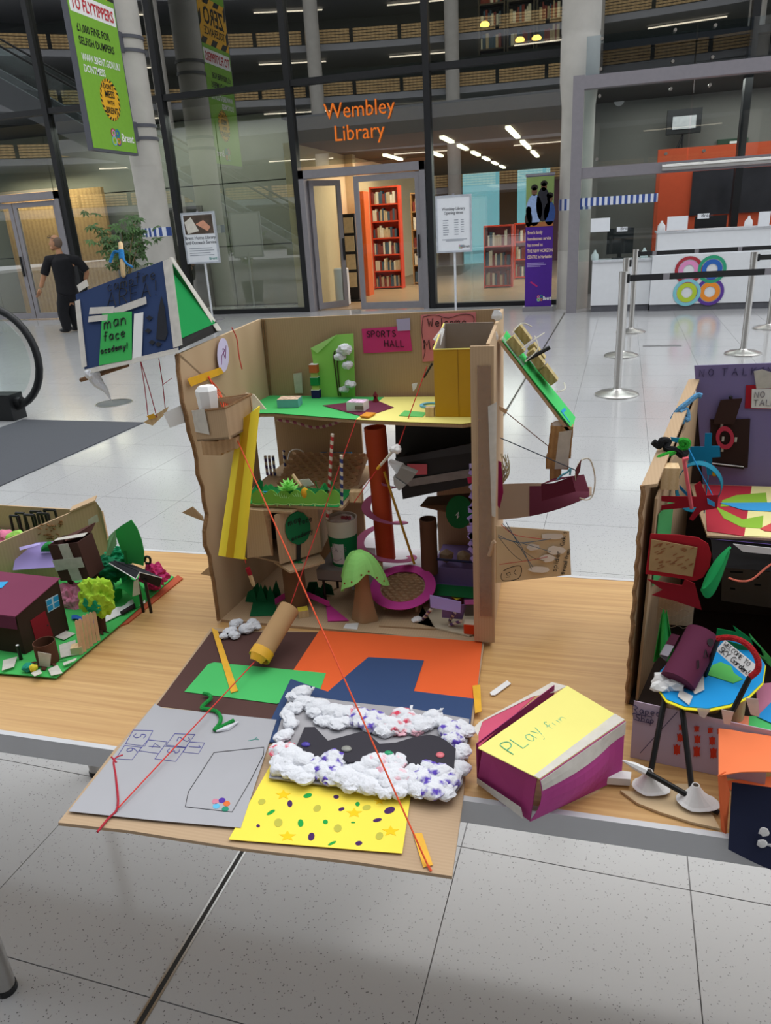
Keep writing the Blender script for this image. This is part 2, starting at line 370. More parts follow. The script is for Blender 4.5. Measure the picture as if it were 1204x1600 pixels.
for _, _, i, j in near:
    c = cell(i + .5, j + .5)
    if tile0 is None:
        h = [FEX * (a * (TX / 2 - g)) + FEY * (b * (TY / 2 - g)) for a, b in ((-1, -1), (1, -1), (1, 1), (-1, 1))]
        me = bpy.data.meshes.new('floor_tile')
        me.from_pydata([tuple(p + Vector((0, 0, -0.02))) for p in h] + [tuple(p) for p in h], [], [(0, 3, 2, 1), (4, 5, 6, 7), (0, 1, 5, 4), (1, 2, 6, 5), (2, 3, 7, 6), (3, 0, 4, 7)]); me.materials.append(m_floor)
        tile0 = me
    link('floor_tile', tile0, c, fl)
mb = MB()
for _, _, i, j in cells:
    if (i, j) in nk: continue
    p = cell(i, j); mb.obox(p + FEX * g + FEY * g + Vector((0, 0, -0.02)), FEX * (TX - 2 * g), FEY * (TY - 2 * g), (0, 0, 0.02))
mb.build('distant_floor_tiles', m_floor, fl, kind='stuff')
# slot drain running away from the camera
d0, d1 = cell(0, -4), cell(0, 21.2)
struct('trim_1', MB().obox(d0 - FEX * .0055 + V(0, 0, -.002), FEX * .011, d1 - d0, (0, 0, .003)), mat('drain_slot', '2b2a29', 0.7))
for k, s_ in ((2, -1), (3, 1)):
    struct('trim_%d' % k, MB().obox(d0 + FEX * (s_ * .008 - .0025) + V(0, 0, -.002), FEX * .005, d1 - d0, (0, 0, .004)), m_chrome)

# glazed front of the library
FY = 14.0; MX = [-20.35, -17.85, -15.35, -12.85, -10.35, -7.85, -5.32, -2.83, -0.33, 2.2, 4.7]
t = 4
for x in MX:
    struct('trim_%d' % t, MB().box(x - .055, x + .055, FY - .1, FY + .1, 0, 12), m_black); t += 1
for z in (3.91, 7.85, 0.03):
    for a, b in zip(MX, MX[1:]):
        if z < 1 and (a in (-12.85, -5.32) or a > -.4): continue
        struct('trim_%d' % t, MB().box(a + .055, b - .055, FY - .08, FY + .08, z - .05, z + .05), m_black); t += 1
w = 1
for a, b in zip(MX, MX[1:]):
    for z0, z1 in ((.08, 3.86), (3.96, 7.8), (7.9, 12)):
        if z0 < 1 and a in (-12.85, -5.32): z0 = 2.56
        if z0 < 1 and a > -.4: continue
        struct('window_%d' % w, MB().box(a + .055, b - .055, FY - .012, FY, z0, z1), m_glass); w += 1
# door sets
def doorset(n, x0, x1, leaves, glassm):
    d = link('door_%d' % n, None, ((x0 + x1) / 2, FY, 0), None, kind='structure')
    f = .1
    MB().box(x0, x0 + f, FY - .12, FY + .1, 0, 2.5).build('jamb', m_steel, d)
    MB().box(x1 - f, x1, FY - .12, FY + .1, 0, 2.5).build('jamb', m_steel, d)
    MB().box(x0, x1, FY - .12, FY + .1, 2.36, 2.5).build('head_rail', m_steel, d)
    for (a, b, y, ang) in leaves:
        R = Matrix.Rotation(ang, 3, 'Z'); o = Vector((a, y, 0)); ex = R @ Vector((b - a, 0, 0)); eu = ex.normalized(); ey = R @ Vector((0, .05, 0)); L = ex.length
        lf = MB()
        for (u0, u1, z0, z1) in ((0, .09, .02, 2.34), (L - .09, L, .02, 2.34), (.09, L - .09, 2.24, 2.34), (.09, L - .09, .02, .14)):
            lf.obox(o + eu * u0 + V(0, 0, z0), eu * (u1 - u0), ey, (0, 0, z1 - z0))
        l = lf.build('door_leaf', m_steel, d)
        MB().obox(o + eu * .09 + ey * .4 + V(0, 0, .14), eu * (L - .18), ey * .2, (0, 0, 2.1)).build('pane', glassm, l)
        MB().obox(o + eu * (L - .06) - ey * .9 + V(0, 0, .9), eu * .03, ey * .6, (0, 0, .4)).build('handle', m_black, l)
    return d
doorset(1, -12.8, -10.42, [(-12.68, -11.62, FY - .05, 0), (-11.6, -10.54, FY - .05, 0)], m_glass)
doorset(2, -5.26, -2.9, [(-4.22, -3.0, FY - .1, 0), (-5.12, -4.42, FY + .05, math.radians(52))], m_clear)
# lettering over the door
m_or = mat('orange_letters', 'e2711d', 0.5, 0.03, emit=0.25)
lt_ = thing('shop_lettering', (-4.1, FY - .05, 2.9), 'orange lettering reading Wembley Library on the glass above the door', 'lettering')
text('lettering_line', 'Wembley', py(507, 187, FY - .03), (1, 0, 0), (0, 0, 1), .25, m_or, lt_, th=.012, bold=.0, sx=.92)
text('lettering_line', 'Library', py(522, 221, FY - .03), (1, 0, 0), (0, 0, 1), .25, m_or, lt_, th=.012, bold=.0, sx=.92)

# rooms behind the glass
m_lfloor = mat('library_floor', 'a58a6b', 0.35, 0.06, 2)
m_cream = mat('cream_plaster', 'd8c39d', 0.8, 0.03)
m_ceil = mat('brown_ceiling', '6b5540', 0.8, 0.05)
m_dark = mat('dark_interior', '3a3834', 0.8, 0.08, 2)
struct('floor_library', MB().box(-5.5, -.13, 14.1, 28, -.005, .012), m_lfloor)
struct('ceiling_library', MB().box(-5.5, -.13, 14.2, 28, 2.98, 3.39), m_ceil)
struct('wall_library_left', MB().box(-5.6, -5.4, 14.15, 28, 0, 3.0), m_cream)
struct('wall_library_partition', MB().box(-5.4, py(560, 400, 17.2).x, 17.2, 17.4, 0, 3.0), m_cream)
for k, (a, b) in enumerate(((-5.5, -4.5), (-3.2, -2.6), (-1.5, .2))):
    struct('wall_library_back_%s' % 'abc'[k], MB().box(a, b, 27.8, 28, 0, 3.0), mat('library_wood', '7a5a3c', .7, .1, 2))
for k, (a, b) in enumerate(((-4.5, -3.2), (-2.6, -1.5))): struct('window_back_%d' % (k + 1), MB().box(a, b, 27.9, 27.92, 0, 3.0), glass_mat('teal_glass', (.46, .66, .69), 1.5, 1.0))
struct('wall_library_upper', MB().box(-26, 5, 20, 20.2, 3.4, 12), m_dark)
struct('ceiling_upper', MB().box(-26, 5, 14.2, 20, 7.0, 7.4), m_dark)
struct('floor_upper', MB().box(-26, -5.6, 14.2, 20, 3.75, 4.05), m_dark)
# concrete panel wall behind the left bays, each panel its own piece
wl = struct('wall_concrete', MB().box(-26, -5.6, 15.62, 15.8, 0, 3.75), mat('panel_joint', '504f49', .9))
for i in range(5):
    for j in range(3):
        MB().box(-15.9 + i * 2.08, -13.84 + i * 2.08, 15.55, 15.64, .02 + j * 1.24, 1.24 + j * 1.24).build('panel', m_concd, wl)
struct('wall_lobby_timber', MB().box(-12.9, -10.3, 15.2, 15.3, 0, 2.6), wave_mat('oak_panel', '9d7a4f', 'b08d5e', 3, 'X', .6, 4))
struct('wall_concrete_doorway', MB().box(-9.2, -8.1, 15.45, 15.5, 0, 2.1), m_dark)

def fitting(o, size, label, m, cat='ceiling light', grp=None):
    return MB().cbox(o, size).build('ceiling_light', m, None, label=label, category=cat, group=grp)
m_strip = mat('light_strip', 'fff3d8', .5, .0, emit=3.0)
p = py(705, 270, 16)
for k, yy in enumerate((15.6, 17.5, 19.4, 21.3, 23.2, 25.1)):
    fitting((p.x, yy, 2.955), (.09, 1.1, .05), 'slim ceiling strip light, %s in the long row right of the library door' % ('nearest', 'second', 'third', 'fourth', 'fifth', 'farthest')[k], m_strip, grp='library strip lights near the door')
p = py(806, 249, 16)
for k, yy in enumerate((15.4, 18.2, 21.0)):
    fitting((p.x, yy, 2.955), (.09, 1.9, .05), 'slim ceiling strip light above the purple banner, %s of three' % ('nearest', 'middle', 'farthest')[k], m_strip, grp='library strip lights by the column')
for x, sd_ in ((-4.6, 'left'), (-3.6, 'right')):
    fitting((x, 18.5, 2.955), (.09, 1.6, .05), 'slim ceiling strip light behind the %s leaf of the library door' % sd_, m_strip, grp='library strip lights over the entrance')
for i, (x, y, z, sx, sy, e, c) in enumerate(((-3.9, 17.5, 2.9, 2.0, 3.5, 110, (1, .84, .62)), (-1.2, 18.5, 2.9, 2.4, 5, 150, (1, .95, .88)), (-11.6, 14.7, 2.9, 2.2, .9, 75, (1, .88, .66)), (-8.2, 14.75, 3.65, 4.6, .9, 70, (1, .97, .9)), (2.2, 14.2, 3.28, 3.5, 1.6, 60, (1, .97, .93)), (-8, 17.5, 6.9, 10, 2, 60, (1, .9, .72)), (-1, 17.5, 6.9, 6, 2, 60, (1, .86, .6)))):  # area fills backing the strips; one added only to brighten the concrete wall
    a = bpy.data.lights.new('room_fill', 'AREA'); a.shape = 'RECTANGLE'; a.size = sx; a.size_y = sy; a.energy = e; a.color = c
    ao = bpy.data.objects.new('room_fill', a); COL.objects.link(ao); ao.location = (x, y, z)
# library furniture
m_red = mat('red_shelf', 'd0401f', .6, .08); m_orange = mat('orange_panel', 'e0611c', .6, .05)
def bookcase(x0, x1, y, z1, label, rows, m, grp=None, z0=0.012):
    b = thing('bookcase', ((x0 + x1) / 2, y, z0), label, 'bookcase', grp)
    MB().box(x0, x0 + .03, y, y + .3, z0, z1).build('side_panel', m, b); MB().box(x1 - .03, x1, y, y + .3, z0, z1).build('side_panel', m, b)
    MB().box(x0 + .03, x1 - .03, y + .28, y + .3, z0, z1).build('back_panel', m, b)
    for k in range(rows + 1):
        z = z0 + .04 + (z1 - z0 - .06) * k / rows; s = MB().box(x0 + .03, x1 - .03, y, y + .28, z - .015, z + .015).build('shelf', m, b)
        if k < rows:
            x = x0 + .05; hgap = (z1 - z0) / rows; bk = {q: MB() for q in range(4)}
            while x < x1 - .1:
                wd = random.uniform(.03, .07); hh = hgap * random.uniform(.5, .78); bk[random.randrange(4)].box(x, x + wd - .004, y + .04, y + .24, z + .0155, z + hh); x += wd
            for q, c in enumerate(('b8a58a', '7d3227', '40566a', 'd9d2c4')):
                if bk[q].v: bk[q].build('books', mat('book_%d' % q, c, .7), s, kind='stuff')
    return b
q0, q1 = py(576, 300, 18.4), py(622, 300, 18.4)
bookcase(q0.x, q1.x, 18.4, 2.35, 'tall red bookcase seen through the right leaf of the library door', 6, m_red)
q0, q1 = py(640, 300, 19.4), py(662, 300, 19.4)
bookcase(q0.x, q1.x, 19.4, 2.2, 'tall oak cabinet of books near the right edge of the library door', 5, mat('oak', 'a67c4b', .6, .1))
MB().box(py(561, 330, 16.7).x, py(569, 330, 16.7).x, 16.7, 17.1, .012, 2.2).build('orange_partition', m_orange, None, label='narrow orange partition behind the open library doorway', category='partition')
q = py(548, 400, 15.6)
ds = thing('leaflet_stand', (q.x, 15.6, .012), 'tall black leaflet stand just inside the open library doorway', 'stand')
MB().box(q.x - .13, q.x + .13, 15.6, 15.66, .05, 1.75).build('back_board', m_black, ds); MB().box(q.x - .2, q.x + .2, 15.45, 15.8, .012, .05).build('foot', m_black, ds)
for k in range(4): MB().box(q.x - .1, q.x + .1, 15.57, 15.598, .3 + k * .36, .6 + k * .36).build('leaflet', mat('leaflet_cream', 'c9b58d', .7), ds)
q = py(535, 455, 14.9)
MB().lathe((q.x, 14.9, .012), [(0, 0), (.13, 0), (.15, .02), (.15, .7), (.13, .72), (0, .72)], 20).build('litter_bin', m_white, None, True, label='white waste bin inside the open library doorway', category='bin')
for k, (x0, x1, yy, pxl) in enumerate(((755, 800, 17.6, 'low red bookcase behind the glass left of the purple banner'), (803, 862, 20.0, 'low red bookcase farther back behind the purple banner'))):
    bookcase(py(x0, 380, yy).x, py(x1, 380, yy).x, yy, 1.35, pxl, 3, m_red)
for k in range(4):
    bookcase(-2.6 + k * .62, -2.02 + k * .62, 18.6, 6.2, ('dim upstairs bookcase above the library door', 'dim upstairs bookcase, second from the door', 'dim upstairs bookcase, third from the door', 'dim upstairs bookcase beside the concrete column')[k], 5, mat('dark_shelf', '4d453b', .7), 'upstairs bookcases', 4.05)
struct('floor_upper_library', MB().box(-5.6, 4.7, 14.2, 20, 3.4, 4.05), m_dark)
m_amber = mat('amber_lamp', 'ffc04a', .5, 0, emit=6)
for k, (a, b, Y) in enumerate(((757, 36, 16), (812, 60, 16.5), (838, 57, 16.5))):
    q = py(a, b, Y); MB().lathe(q, [(0, .03), (.05, .02), (.09, -.02), (.08, -.05), (0, -.05)], 14).build('ceiling_light', m_amber, None, True, label=('small amber lamp in the upper glass right of the door', 'small amber lamp upstairs left of the concrete column', 'amber lamp upstairs nearest the concrete column')[k], category='lamp')

# galleries across the atrium (seen mirrored in the glass)
m_slat = wave_mat('gallery_timber', 'a98a5c', 'c4a674', 1, 'X', .6, 3)
m_slab = mat('gallery_slab', '8f9094', .7, .04)
for k in range(6):
    z = 3.6 + k * 3.6; rad = 60
    gs = MB()
    def arc(a, r=rad): return Vector((-4 + r * math.sin(a), 22 - r * math.cos(a), 0))
    N = 24; A0, A1 = -.75, .75
    for i in range(N):
        a, b = A0 + (A1 - A0) * i / N, A0 + (A1 - A0) * (i + 1) / N
        P, Q = arc(a), arc(b); gs.prism([P, Q, arc(b, rad + 9), arc(a, rad + 9)], (0, 0, .45)); 
    for v in gs.v: v.z += z
    g_ = struct('gallery_slab_%s' % 'abcdef'[k], gs, m_slab)
    for i in range(N):
        a, b = A0 + (A1 - A0) * (i + .04) / N, A0 + (A1 - A0) * (i + .96) / N; P, Q = arc(a), arc(b); e = (Q - P).normalized(); nn = Vector((-e.y, e.x, 0))
        for s_ in range(5): MB().obox(P + V(0, 0, z + .5 + s_ * .19), Q - P, nn * .06, (0, 0, .14)).build('slat', m_slat, g_)
gw = MB()
for i in range(24):
    a, b = -.75 + 1.5 * i / 24, -.75 + 1.5 * (i + 1) / 24
    gw.prism([Vector((-4 + 67 * math.sin(c), 22 - 67 * math.cos(c), 0)) for c in (a, b)] + [Vector((-4 + 67.5 * math.sin(c), 22 - 67.5 * math.cos(c), 0)) for c in (b, a)], (0, 0, 26))
struct('wall_gallery', gw, mat('gallery_dark', '4a4d50', .6, .15, .4))
for k, a in enumerate((-.5, -.3, -.12, .06, .24, .42)):
    P = Vector((-4 + 59.5 * math.sin(a), 22 - 59.5 * math.cos(a), 0))
    struct('gallery_column_%s' % 'abcdef'[k], MB().cyl(P, P + V(0, 0, 26), .55, n=16), m_conc, smooth=True)
gl0 = None
for k in range(5):
    for i, a in enumerate((-.55, -.33, -.16, 0.0, .16)):
        P = Vector((-4 + 63 * math.sin(a), 22 - 63 * math.cos(a), 3.45 + 3.6 * (k + 1)))
        MB().cbox(P, (5.5, .12, .08), a).build('gallery_light', m_strip, None, label='long white strip light under a gallery across the atrium', category='ceiling light', group='gallery strip lights')
# added slab behind the viewer: shades the near floor, shows mirrored in the glass
struct('shade_bridge', MB().box(-22, 14, -11, -1.5, 5.0, 5.5), m_slab)

# columns
lc = struct('column_left', MB().lathe((-7.73, 12.9, 0), [(0, 0), (.265, 0), (.265, 2.7), (.268, 2.7), (.268, 3.0), (.265, 3.0), (.265, 12), (0, 12)], 32), m_conc, smooth=True)
rc = struct('column_right', MB().lathe((-.31, 13.35, 0), [(0, 0), (.255, 0), (.255, .92), (.25, .93), (.255, .94), (.255, 3.05), (.285, 3.3), (.295, 3.4), (.295, 3.95), (.28, 4.0), (.29, 4.05), (.29, 12), (0, 12)], 32), m_conc, smooth=True)
m_bw = stripe_mat('blue_white_stripes', ('2f4a8f', 'd7dbe4'), 12.0, (1, 0, 0))
MB().pipe((-7.73, 12.9, 1.53), (-7.73, 12.9, 1.68), .268, .266, 32).build('striped_band', m_bw, lc, True)
MB().pipe((-.31, 13.35, 1.55), (-.31, 13.35, 1.72), .258, .256, 32).build('striped_band', m_bw, rc, True)
# ================================================================ BACKGROUND THINGS
# hanging banner on the left column
m_gframe = mat('banner_frame', '55565e', .5, .04); m_lime = mat('banner_green', '7fb53a', .6, .03); m_yel = mat('hazard_yellow', 'efb32a', .6, .02)
m_ink = mat('print_black', '1c1c1a', .6, .02); m_wht = mat('print_white', 'f2f2f0', .6, .02); m_crim = mat('print_red', 'c22a35', .6, .02)
BXp = -7.66; BY0, BY1 = 11.27, 12.5; BZ0, BZ1 = 2.88, 6.2
bn = thing('advertising_banner', (BXp, 11.9, BZ0), 'green anti dumping banner hanging from the left concrete column', 'banner')
MB().box(BXp - .05, BXp + .03, BY0 - .04, BY1 + .03, BZ0 - .04, BZ1 + .04).build('frame', m_gframe, bn)
def brent_logo(o, ex, ey, r, parent, lift=.003):
    """four interlocking loops"""
    o, ex, ey = Vector(o), Vector(ex).normalized(), Vector(ey).normalized(); nn = ex.cross(ey)
    for (a, b, c1, c2) in ((-1, 1, 'a8323c', 'e08fc0'), (1, 1, '2f9d76', '2a63b4'), (-1, -1, '7fc3cf', 'b6cc3a'), (1, -1, '5b3a93', 'ec8f30')):
        c = o + ex * (a * r * .455) + ey * (b * r * .455) + nn * (lift + (.0005 if a * b > 0 else 0))
        MB().ring(c, ex, ey, r * .56, r * .43, .001, 32).build('logo_loop', mat('logo_' + c1, c1, .5, .02), parent)
        MB().ring(c + nn * .0002, ex, ey, r * .40, r * .22, .001, 28).build('logo_loop', mat('logo_' + c2, c2, .5, .02), parent)
for side in (1, -1):
    xx = BXp + .03 if side > 0 else BXp - .05
    ex = V(0, 1, 0) if side > 0 else V(0, -1, 0); o = V(xx, BY0 if side > 0 else BY1, BZ0); ez = V(0, 0, 1); wd = BY1 - BY0
    def bp(u, v, l=0.0): return o + ex * (u * wd) + ez * v + V(side * l, 0, 0)
    fc = MB().obox(bp(0, 0), ex * wd, ez * (BZ1 - BZ0), V(side * .004, 0, 0)).build('printed_face', m_lime, bn)
    MB().obox(bp(0, 2.18, .004), ex * wd, ez * .82, V(side * .002, 0, 0)).build('hazard_panel', stripe_mat('hazard_stripes', ('1c1c1a', 'efb32a'), 3.2, (0, .7, .7)), fc)
    MB().obox(bp(.08, 2.3, .006), ex * (wd * .84), ez * .6, V(side * .002, 0, 0)).build('hazard_plate', m_yel, fc)
    text('print', 'ZERO', bp(.12, 2.55, .009), ex, ez, .3, m_ink, fc, bold=.02, fit=wd * .72); text('print', 'TOLERANCE', bp(.12, 2.36, .009), ex, ez, .14, m_ink, fc, bold=.015, fit=wd * .74)
    MB().obox(bp(.03, 1.84, .004), ex * (wd * .95), ez * .26, V(side * .002, 0, 0)).build('white_strip', m_wht, fc)
    text('print', 'TO FLYTIPPERS', bp(.06, 1.89, .008), ex, ez, .155, m_crim, fc, bold=.022, fit=wd * .88)
    text('print', '£1,000 FINE FOR', bp(.09, 1.6, .006), ex, ez, .105, m_ink, fc, bold=.018, fit=wd * .68)
    text('print', 'SELFISH DUMPERS', bp(.09, 1.43, .006), ex, ez, .105, m_ink, fc, bold=.018, fit=wd * .74)
    text('print', 'WWW.BRENT.GOV.UK/', bp(.09, 1.21, .006), ex, ez, .10, m_wht, fc, bold=.018, fit=wd * .82)
    text('print', 'DONTMESS', bp(.09, 1.06, .006), ex, ez, .10, m_wht, fc, bold=.018, fit=wd * .44)
    c = bp(.55, .74, .005); q = MB()
    q.prism([c + ex * (.26 * math.cos(a)) + ez * (.30 * math.sin(a)) for a in [2 * math.pi * k / 32 for k in range(32)]], V(side * .003, 0, 0)); q.build('badge', m_yel, fc)
    q = MB()
    for k in range(22):
        a0, a1 = 2 * math.pi * k / 22, 2 * math.pi * (k + .5) / 22
        q.prism([c + V(side * .003, 0, 0) + ex * (.26 * s_ * math.cos(a)) + ez * (.30 * s_ * math.sin(a)) for s_, a in ((1, a0), (1, a1), (.86, a1 + .12), (.86, a0 + .12))], V(side * .002, 0, 0))
    q.build('badge_rim', m_ink, fc)
    for s_, dz, hh in (("DON'T", .15, .075), ('MESS', .03, .10), ('WITH', -.07, .06), ('BRENT', -.2, .09)):
        text('print', s_, c + ez * dz + V(side * .006, 0, 0), ex, ez, hh, m_ink, fc, 'CENTER', bold=.02, sx=.85)
    brent_logo(bp(.54, .2, .005), ex, ez, .125, fc); text('print', 'Brent', bp(.67, .15, .006), ex, ez, .12, m_wht, fc, bold=.02, fit=wd * .28)
for z in (3.1, 4.42, 5.74):
    MB().pipe((-7.73, 12.9, z), (-7.73, 12.9, z + .05), .285, .267, 28).build('clamp', m_gframe, bn, True)
    MB().pipe((-7.73, 12.9, z + .2), (-7.73, 12.9, z + .25), .285, .267, 28).build('clamp', m_gframe, bn, True)
    MB().box(BXp - .02, BXp + .02, BY1, 12.66, z - .02, z + .27).build('bracket', m_gframe, bn)

# poster stands
m_paper = mat('poster_white', 'e6e9ee', .5, .02)
def lines(mb, o, ex, ez, rows, h):
    for (u0, u1, v) in rows: mb.obox(Vector(o) + ex * u0 + ez * v + V(0, -.001, 0), ex * (u1 - u0), ez * h, V(0, -.001, 0))
def stand(x0, x1, z0, z1, Y, label):
    s = thing('poster_stand', ((x0 + x1) / 2, Y, 0), label, 'sign'); xc = (x0 + x1) / 2
    MB().lathe((xc, Y + .03, 0), [(0, 0), (.22, 0), (.22, .012), (.03, .03), (0, .03)], 24).build('base', m_steel, s, True)
    MB().cyl((xc, Y + .03, .02), (xc, Y + .03, z0 + .1), .02, n=12).build('post', mat('white_post', 'd9dbe0', .4), s, True)
    fr = MB()
    for (a, b, c, d) in ((x0, x1, z0, z0 + .03), (x0, x1, z1 - .03, z1), (x0, x0 + .03, z0 + .03, z1 - .03), (x1 - .03, x1, z0 + .03, z1 - .03)): fr.box(a, b, Y - .02, Y + .02, c, d)
    fr.build('frame', mat('silver_frame', 'c3c8d2', .35, metal=.3), s)
    MB().box(x0 + .03, x1 - .03, Y - .012, Y + .012, z0 + .03, z1 - .03).build('poster', m_paper, s)
    MB().cyl((xc, Y, z1), (xc, Y, z1 + .02), .02, n=10).build('clip', m_steel, s)
    return s
X = V(1, 0, 0); Zv = V(0, 0, 1)
s = stand(-7.25, -6.58, 1.02, 1.9, 13.0, 'white poster stand with a photo of hands beside the left column'); o = V(-7.25, 12.987, 1.02)
MB().box(-7.2, -6.63, 12.983, 12.988, 1.53, 1.85).build('photo', mat('photo_dark', '54463c', .6, .3, 6), s)
MB().prism([o + X * u + Zv * v + V(0, -.005, 0) for u, v in ((.1, .52), (.33, .56), (.2, .8), (.06, .72))], (0, -.002, 0)).build('photo_page', mat('photo_page', 'dcd6ca', .6), s)
MB().prism([o + X * u + Zv * v + V(0, -.005, 0) for u, v in ((.28, .68), (.5, .55), (.57, .62), (.44, .74))], (0, -.003, 0)).build('photo_hand', mat('photo_hand', 'd79a7e', .6), s)
text('print', 'Brent Home Library', o + X * .335 + Zv * .42 + V(0, -.001, 0), X, Zv, .055, mat('print_grey', '4b4d55', .6), s, 'CENTER', bold=.01, sx=.95)
text('print', 'and Outreach Service', o + X * .335 + Zv * .34 + V(0, -.001, 0), X, Zv, .055, MATS['print_grey'], s, 'CENTER', bold=.01, sx=.88)
q = MB(); lines(q, o, X, Zv, [(.08, .55, .26), (.08, .58, .22), (.08, .5, .18), (.08, .57, .14)], .012); q.build('small_print', mat('print_pale', '9aa0aa', .6), s)
text('print', 'Brent', o + X * .46 + Zv * .06 + V(0, -.001, 0), X, Zv, .05, mat('print_teal', '3d8f86', .6), s, bold=.01)
s = stand(-2.55, -1.95, 1.0, 1.89, 13.0, 'white poster stand of opening times in front of the glass'); o = V(-2.55, 12.987, 1.0)
text('print', 'Wembley Library', o + X * .3 + Zv * .66 + V(0, -.001, 0), X, Zv, .045, MATS['print_grey'], s, 'CENTER', bold=.008, sx=.85)
text('print', 'Opening times', o + X * .3 + Zv * .6 + V(0, -.001, 0), X, Zv, .045, MATS['print_grey'], s, 'CENTER', bold=.008, sx=.85)
q = MB(); lines(q, o, X, Zv, [(.12, .12 + random.uniform(.07, .1), .5 - k * .037) for k in range(7)] + [(.31, .38, .5 - k * .037) for k in range(7)] + [(.42, .47, .5 - k * .037) for k in range(6)] + [(.1, .52, .2), (.16, .46, .18)], .012); q.build('small_print', MATS['print_pale'], s)
text('print', 'Brent', o + X * .44 + Zv * .07 + V(0, -.001, 0), X, Zv, .045, MATS['print_grey'], s, bold=.01); brent_logo(o + X * .41 + Zv * .085, X, Zv, .03, s, .002)

# roll-up banner
Y = 13.1; a, b = py(822, 275, Y), py(866, 268, Y); x0, x1 = a.x, b.x; zt = a.z
r_ = thing('roll_up_banner', ((x0 + x1) / 2, Y, 0), 'purple roll-up banner with a family photo beside the right column', 'banner')
MB().box(x0 - .03, x1 + .03, Y - .12, Y + .12, 0, .07).build('base', m_steel, r_); MB().cyl(((x0 + x1) / 2, Y + .03, .05), ((x0 + x1) / 2, Y + .03, zt), .012, n=10).build('pole', m_steel, r_)
MB().box(x0, x1, Y - .012, Y - .006, .07, zt).build('fabric', mat('banner_purple', '4a1f8c', .6, .04), r_)
MB().box(x0 - .01, x1 + .01, Y - .02, Y + .02, zt - .01, zt + .025).build('top_rail', m_steel, r_)
o = V(x0, Y - .013, 0); W_ = x1 - x0
ph = MB().box(x0, x1, Y - .016, Y - .012, 1.33, zt - .02).build('photo', mat('photo_olive', '7f9456', .7, .1, 3), r_)
def blob(u, v, ru, rv, c, nm):
    MB().prism([o + X * (W_ * u + ru * math.cos(k * math.pi / 8)) + Zv * (v + rv * math.sin(k * math.pi / 8)) + V(0, -.004, 0) for k in range(16)], (0, -.001, 0)).build(nm, mat('print_' + c, c, .7, .15, 30), ph)
blob(.3, 1.58, .13, .24, '8fa6cf', 'printed_figure'); blob(.62, 1.66, .11, .26, '22222a', 'printed_figure'); blob(.86, 1.52, .09, .18, '2f4b86', 'printed_figure'); blob(.1, 1.45, .06, .12, '3a2c26', 'printed_figure')
for u, v in ((.3, 1.86), (.64, 1.92), (.86, 1.74), (.1, 1.58)): blob(u, v, .045, .065, '6b4a38', 'printed_head')
for u, v in ((.3, 1.92), (.64, 1.97), (.86, 1.79)): blob(u, v, .055, .045, '1d1613', 'printed_hair')
MB().box(x0, x1, Y - .018, Y - .016, 1.33, 1.4).build('printed_table', mat('print_wood', 'a5673a', .7), ph)
for k, s_ in enumerate(("Brent's family", 'homelessness service', 'has moved to:', 'THE NEW HORIZON', 'CENTRE in Harlesden')):
    text('print', s_, o + X * .03 + Zv * (1.22 - k * .095), X, Zv, .05, mat('print_cream', 'e8c8b4', .6), r_, bold=.02, sx=.62)
q = MB(); lines(q, o, X, Zv, [(.03, .3, .76), (.03, .34, .735), (.03, .25, .71)], .01); q.build('small_print', mat('print_lilac', 'b7a5da', .6), r_)
MB().prism([o + X * u + Zv * v for u, v in ((.08, .46), (.2, .38), (.21, .4), (.1, .48))], (0, -.002, 0)).build('print', mat('print_magenta', 'b3256f', .6), r_)
text('print', 'Brent', o + X * .3 + Zv * .17, X, Zv, .06, m_wht, r_, bold=.02, sx=.7); brent_logo(o + X * .25 + Zv * .2, X, Zv, .05, r_, .002)

# reception kiosk
KY = 12.7
kf = link('reception_kiosk', None, (1.5, KY, 0), None, label='grey steel framed reception screen with glass panels', category='kiosk')
MB().box(-.38, -.22, KY - .08, KY + .08, 0, 3.36).build('post', m_frame, kf); MB().box(-.22, 4.6, KY - .08, KY + .08, 3.18, 3.35).build('top_beam', m_frame, kf); MB().box(-.22, 4.6, KY - .06, KY + .06, 1.98, 2.13).build('middle_beam', m_frame, kf)
MB().tube([(.93, KY - .1, 2.05), (4.6, KY - .1, 2.05)], .045, 12).build('shutter_tube', m_chrome, kf, True)
for k, xx in enumerate((-.22, 1.28, 2.78)):
    MB().box(xx + .01, xx + 1.49, KY - .008, KY, 2.14, 3.17).build('pane', m_clear, kf); MB().box(xx + .01, xx + 1.49, KY + .05, KY + .058, 3.36, 3.86).build('upper_pane', glass_mat('milky_glass', (.8, .86, .9), 1.6, 1.3), kf)
    for z in (2.24, 3.08, 3.42, 3.8):
        for dx in (.22, 1.2): MB().cyl((xx + dx, KY - .03, z), (xx + dx, KY + .06, z), .022, n=10).build('glass_bolt', m_chrome, kf)
MB().box(-.21, .92, KY - .008, KY, .78, 1.97).build('lower_pane', m_clear, kf)
MB().box(-.21, .91, KY - .012, KY - .009, 1.59, 1.71).build('striped_band', m_bw, kf)
struct('wall_kiosk_back', MB().box(-.1, 4.7, 15.6, 15.8, 0, 3.6), mat('kiosk_wall', '7a7a76', .8, .05, 1)); struct('wall_kiosk_side', MB().box(-.25, -.12, 13.7, 15.6, 0, 3.6), MATS['kiosk_wall']); struct('ceiling_kiosk', MB().box(-.25, 4.7, 12.9, 15.6, 3.32, 3.38), m_dark)
op = thing('orange_wall_panel', (3, 14.7, 0), 'orange red partition panel behind the reception desk', 'panel'); q = py(1028, 234, 14.7)
MB().box(q.x, 4.7, 14.7, 14.78, 0, q.z).build('board', mat('orange_red', 'c4512f', .6, .03), op)
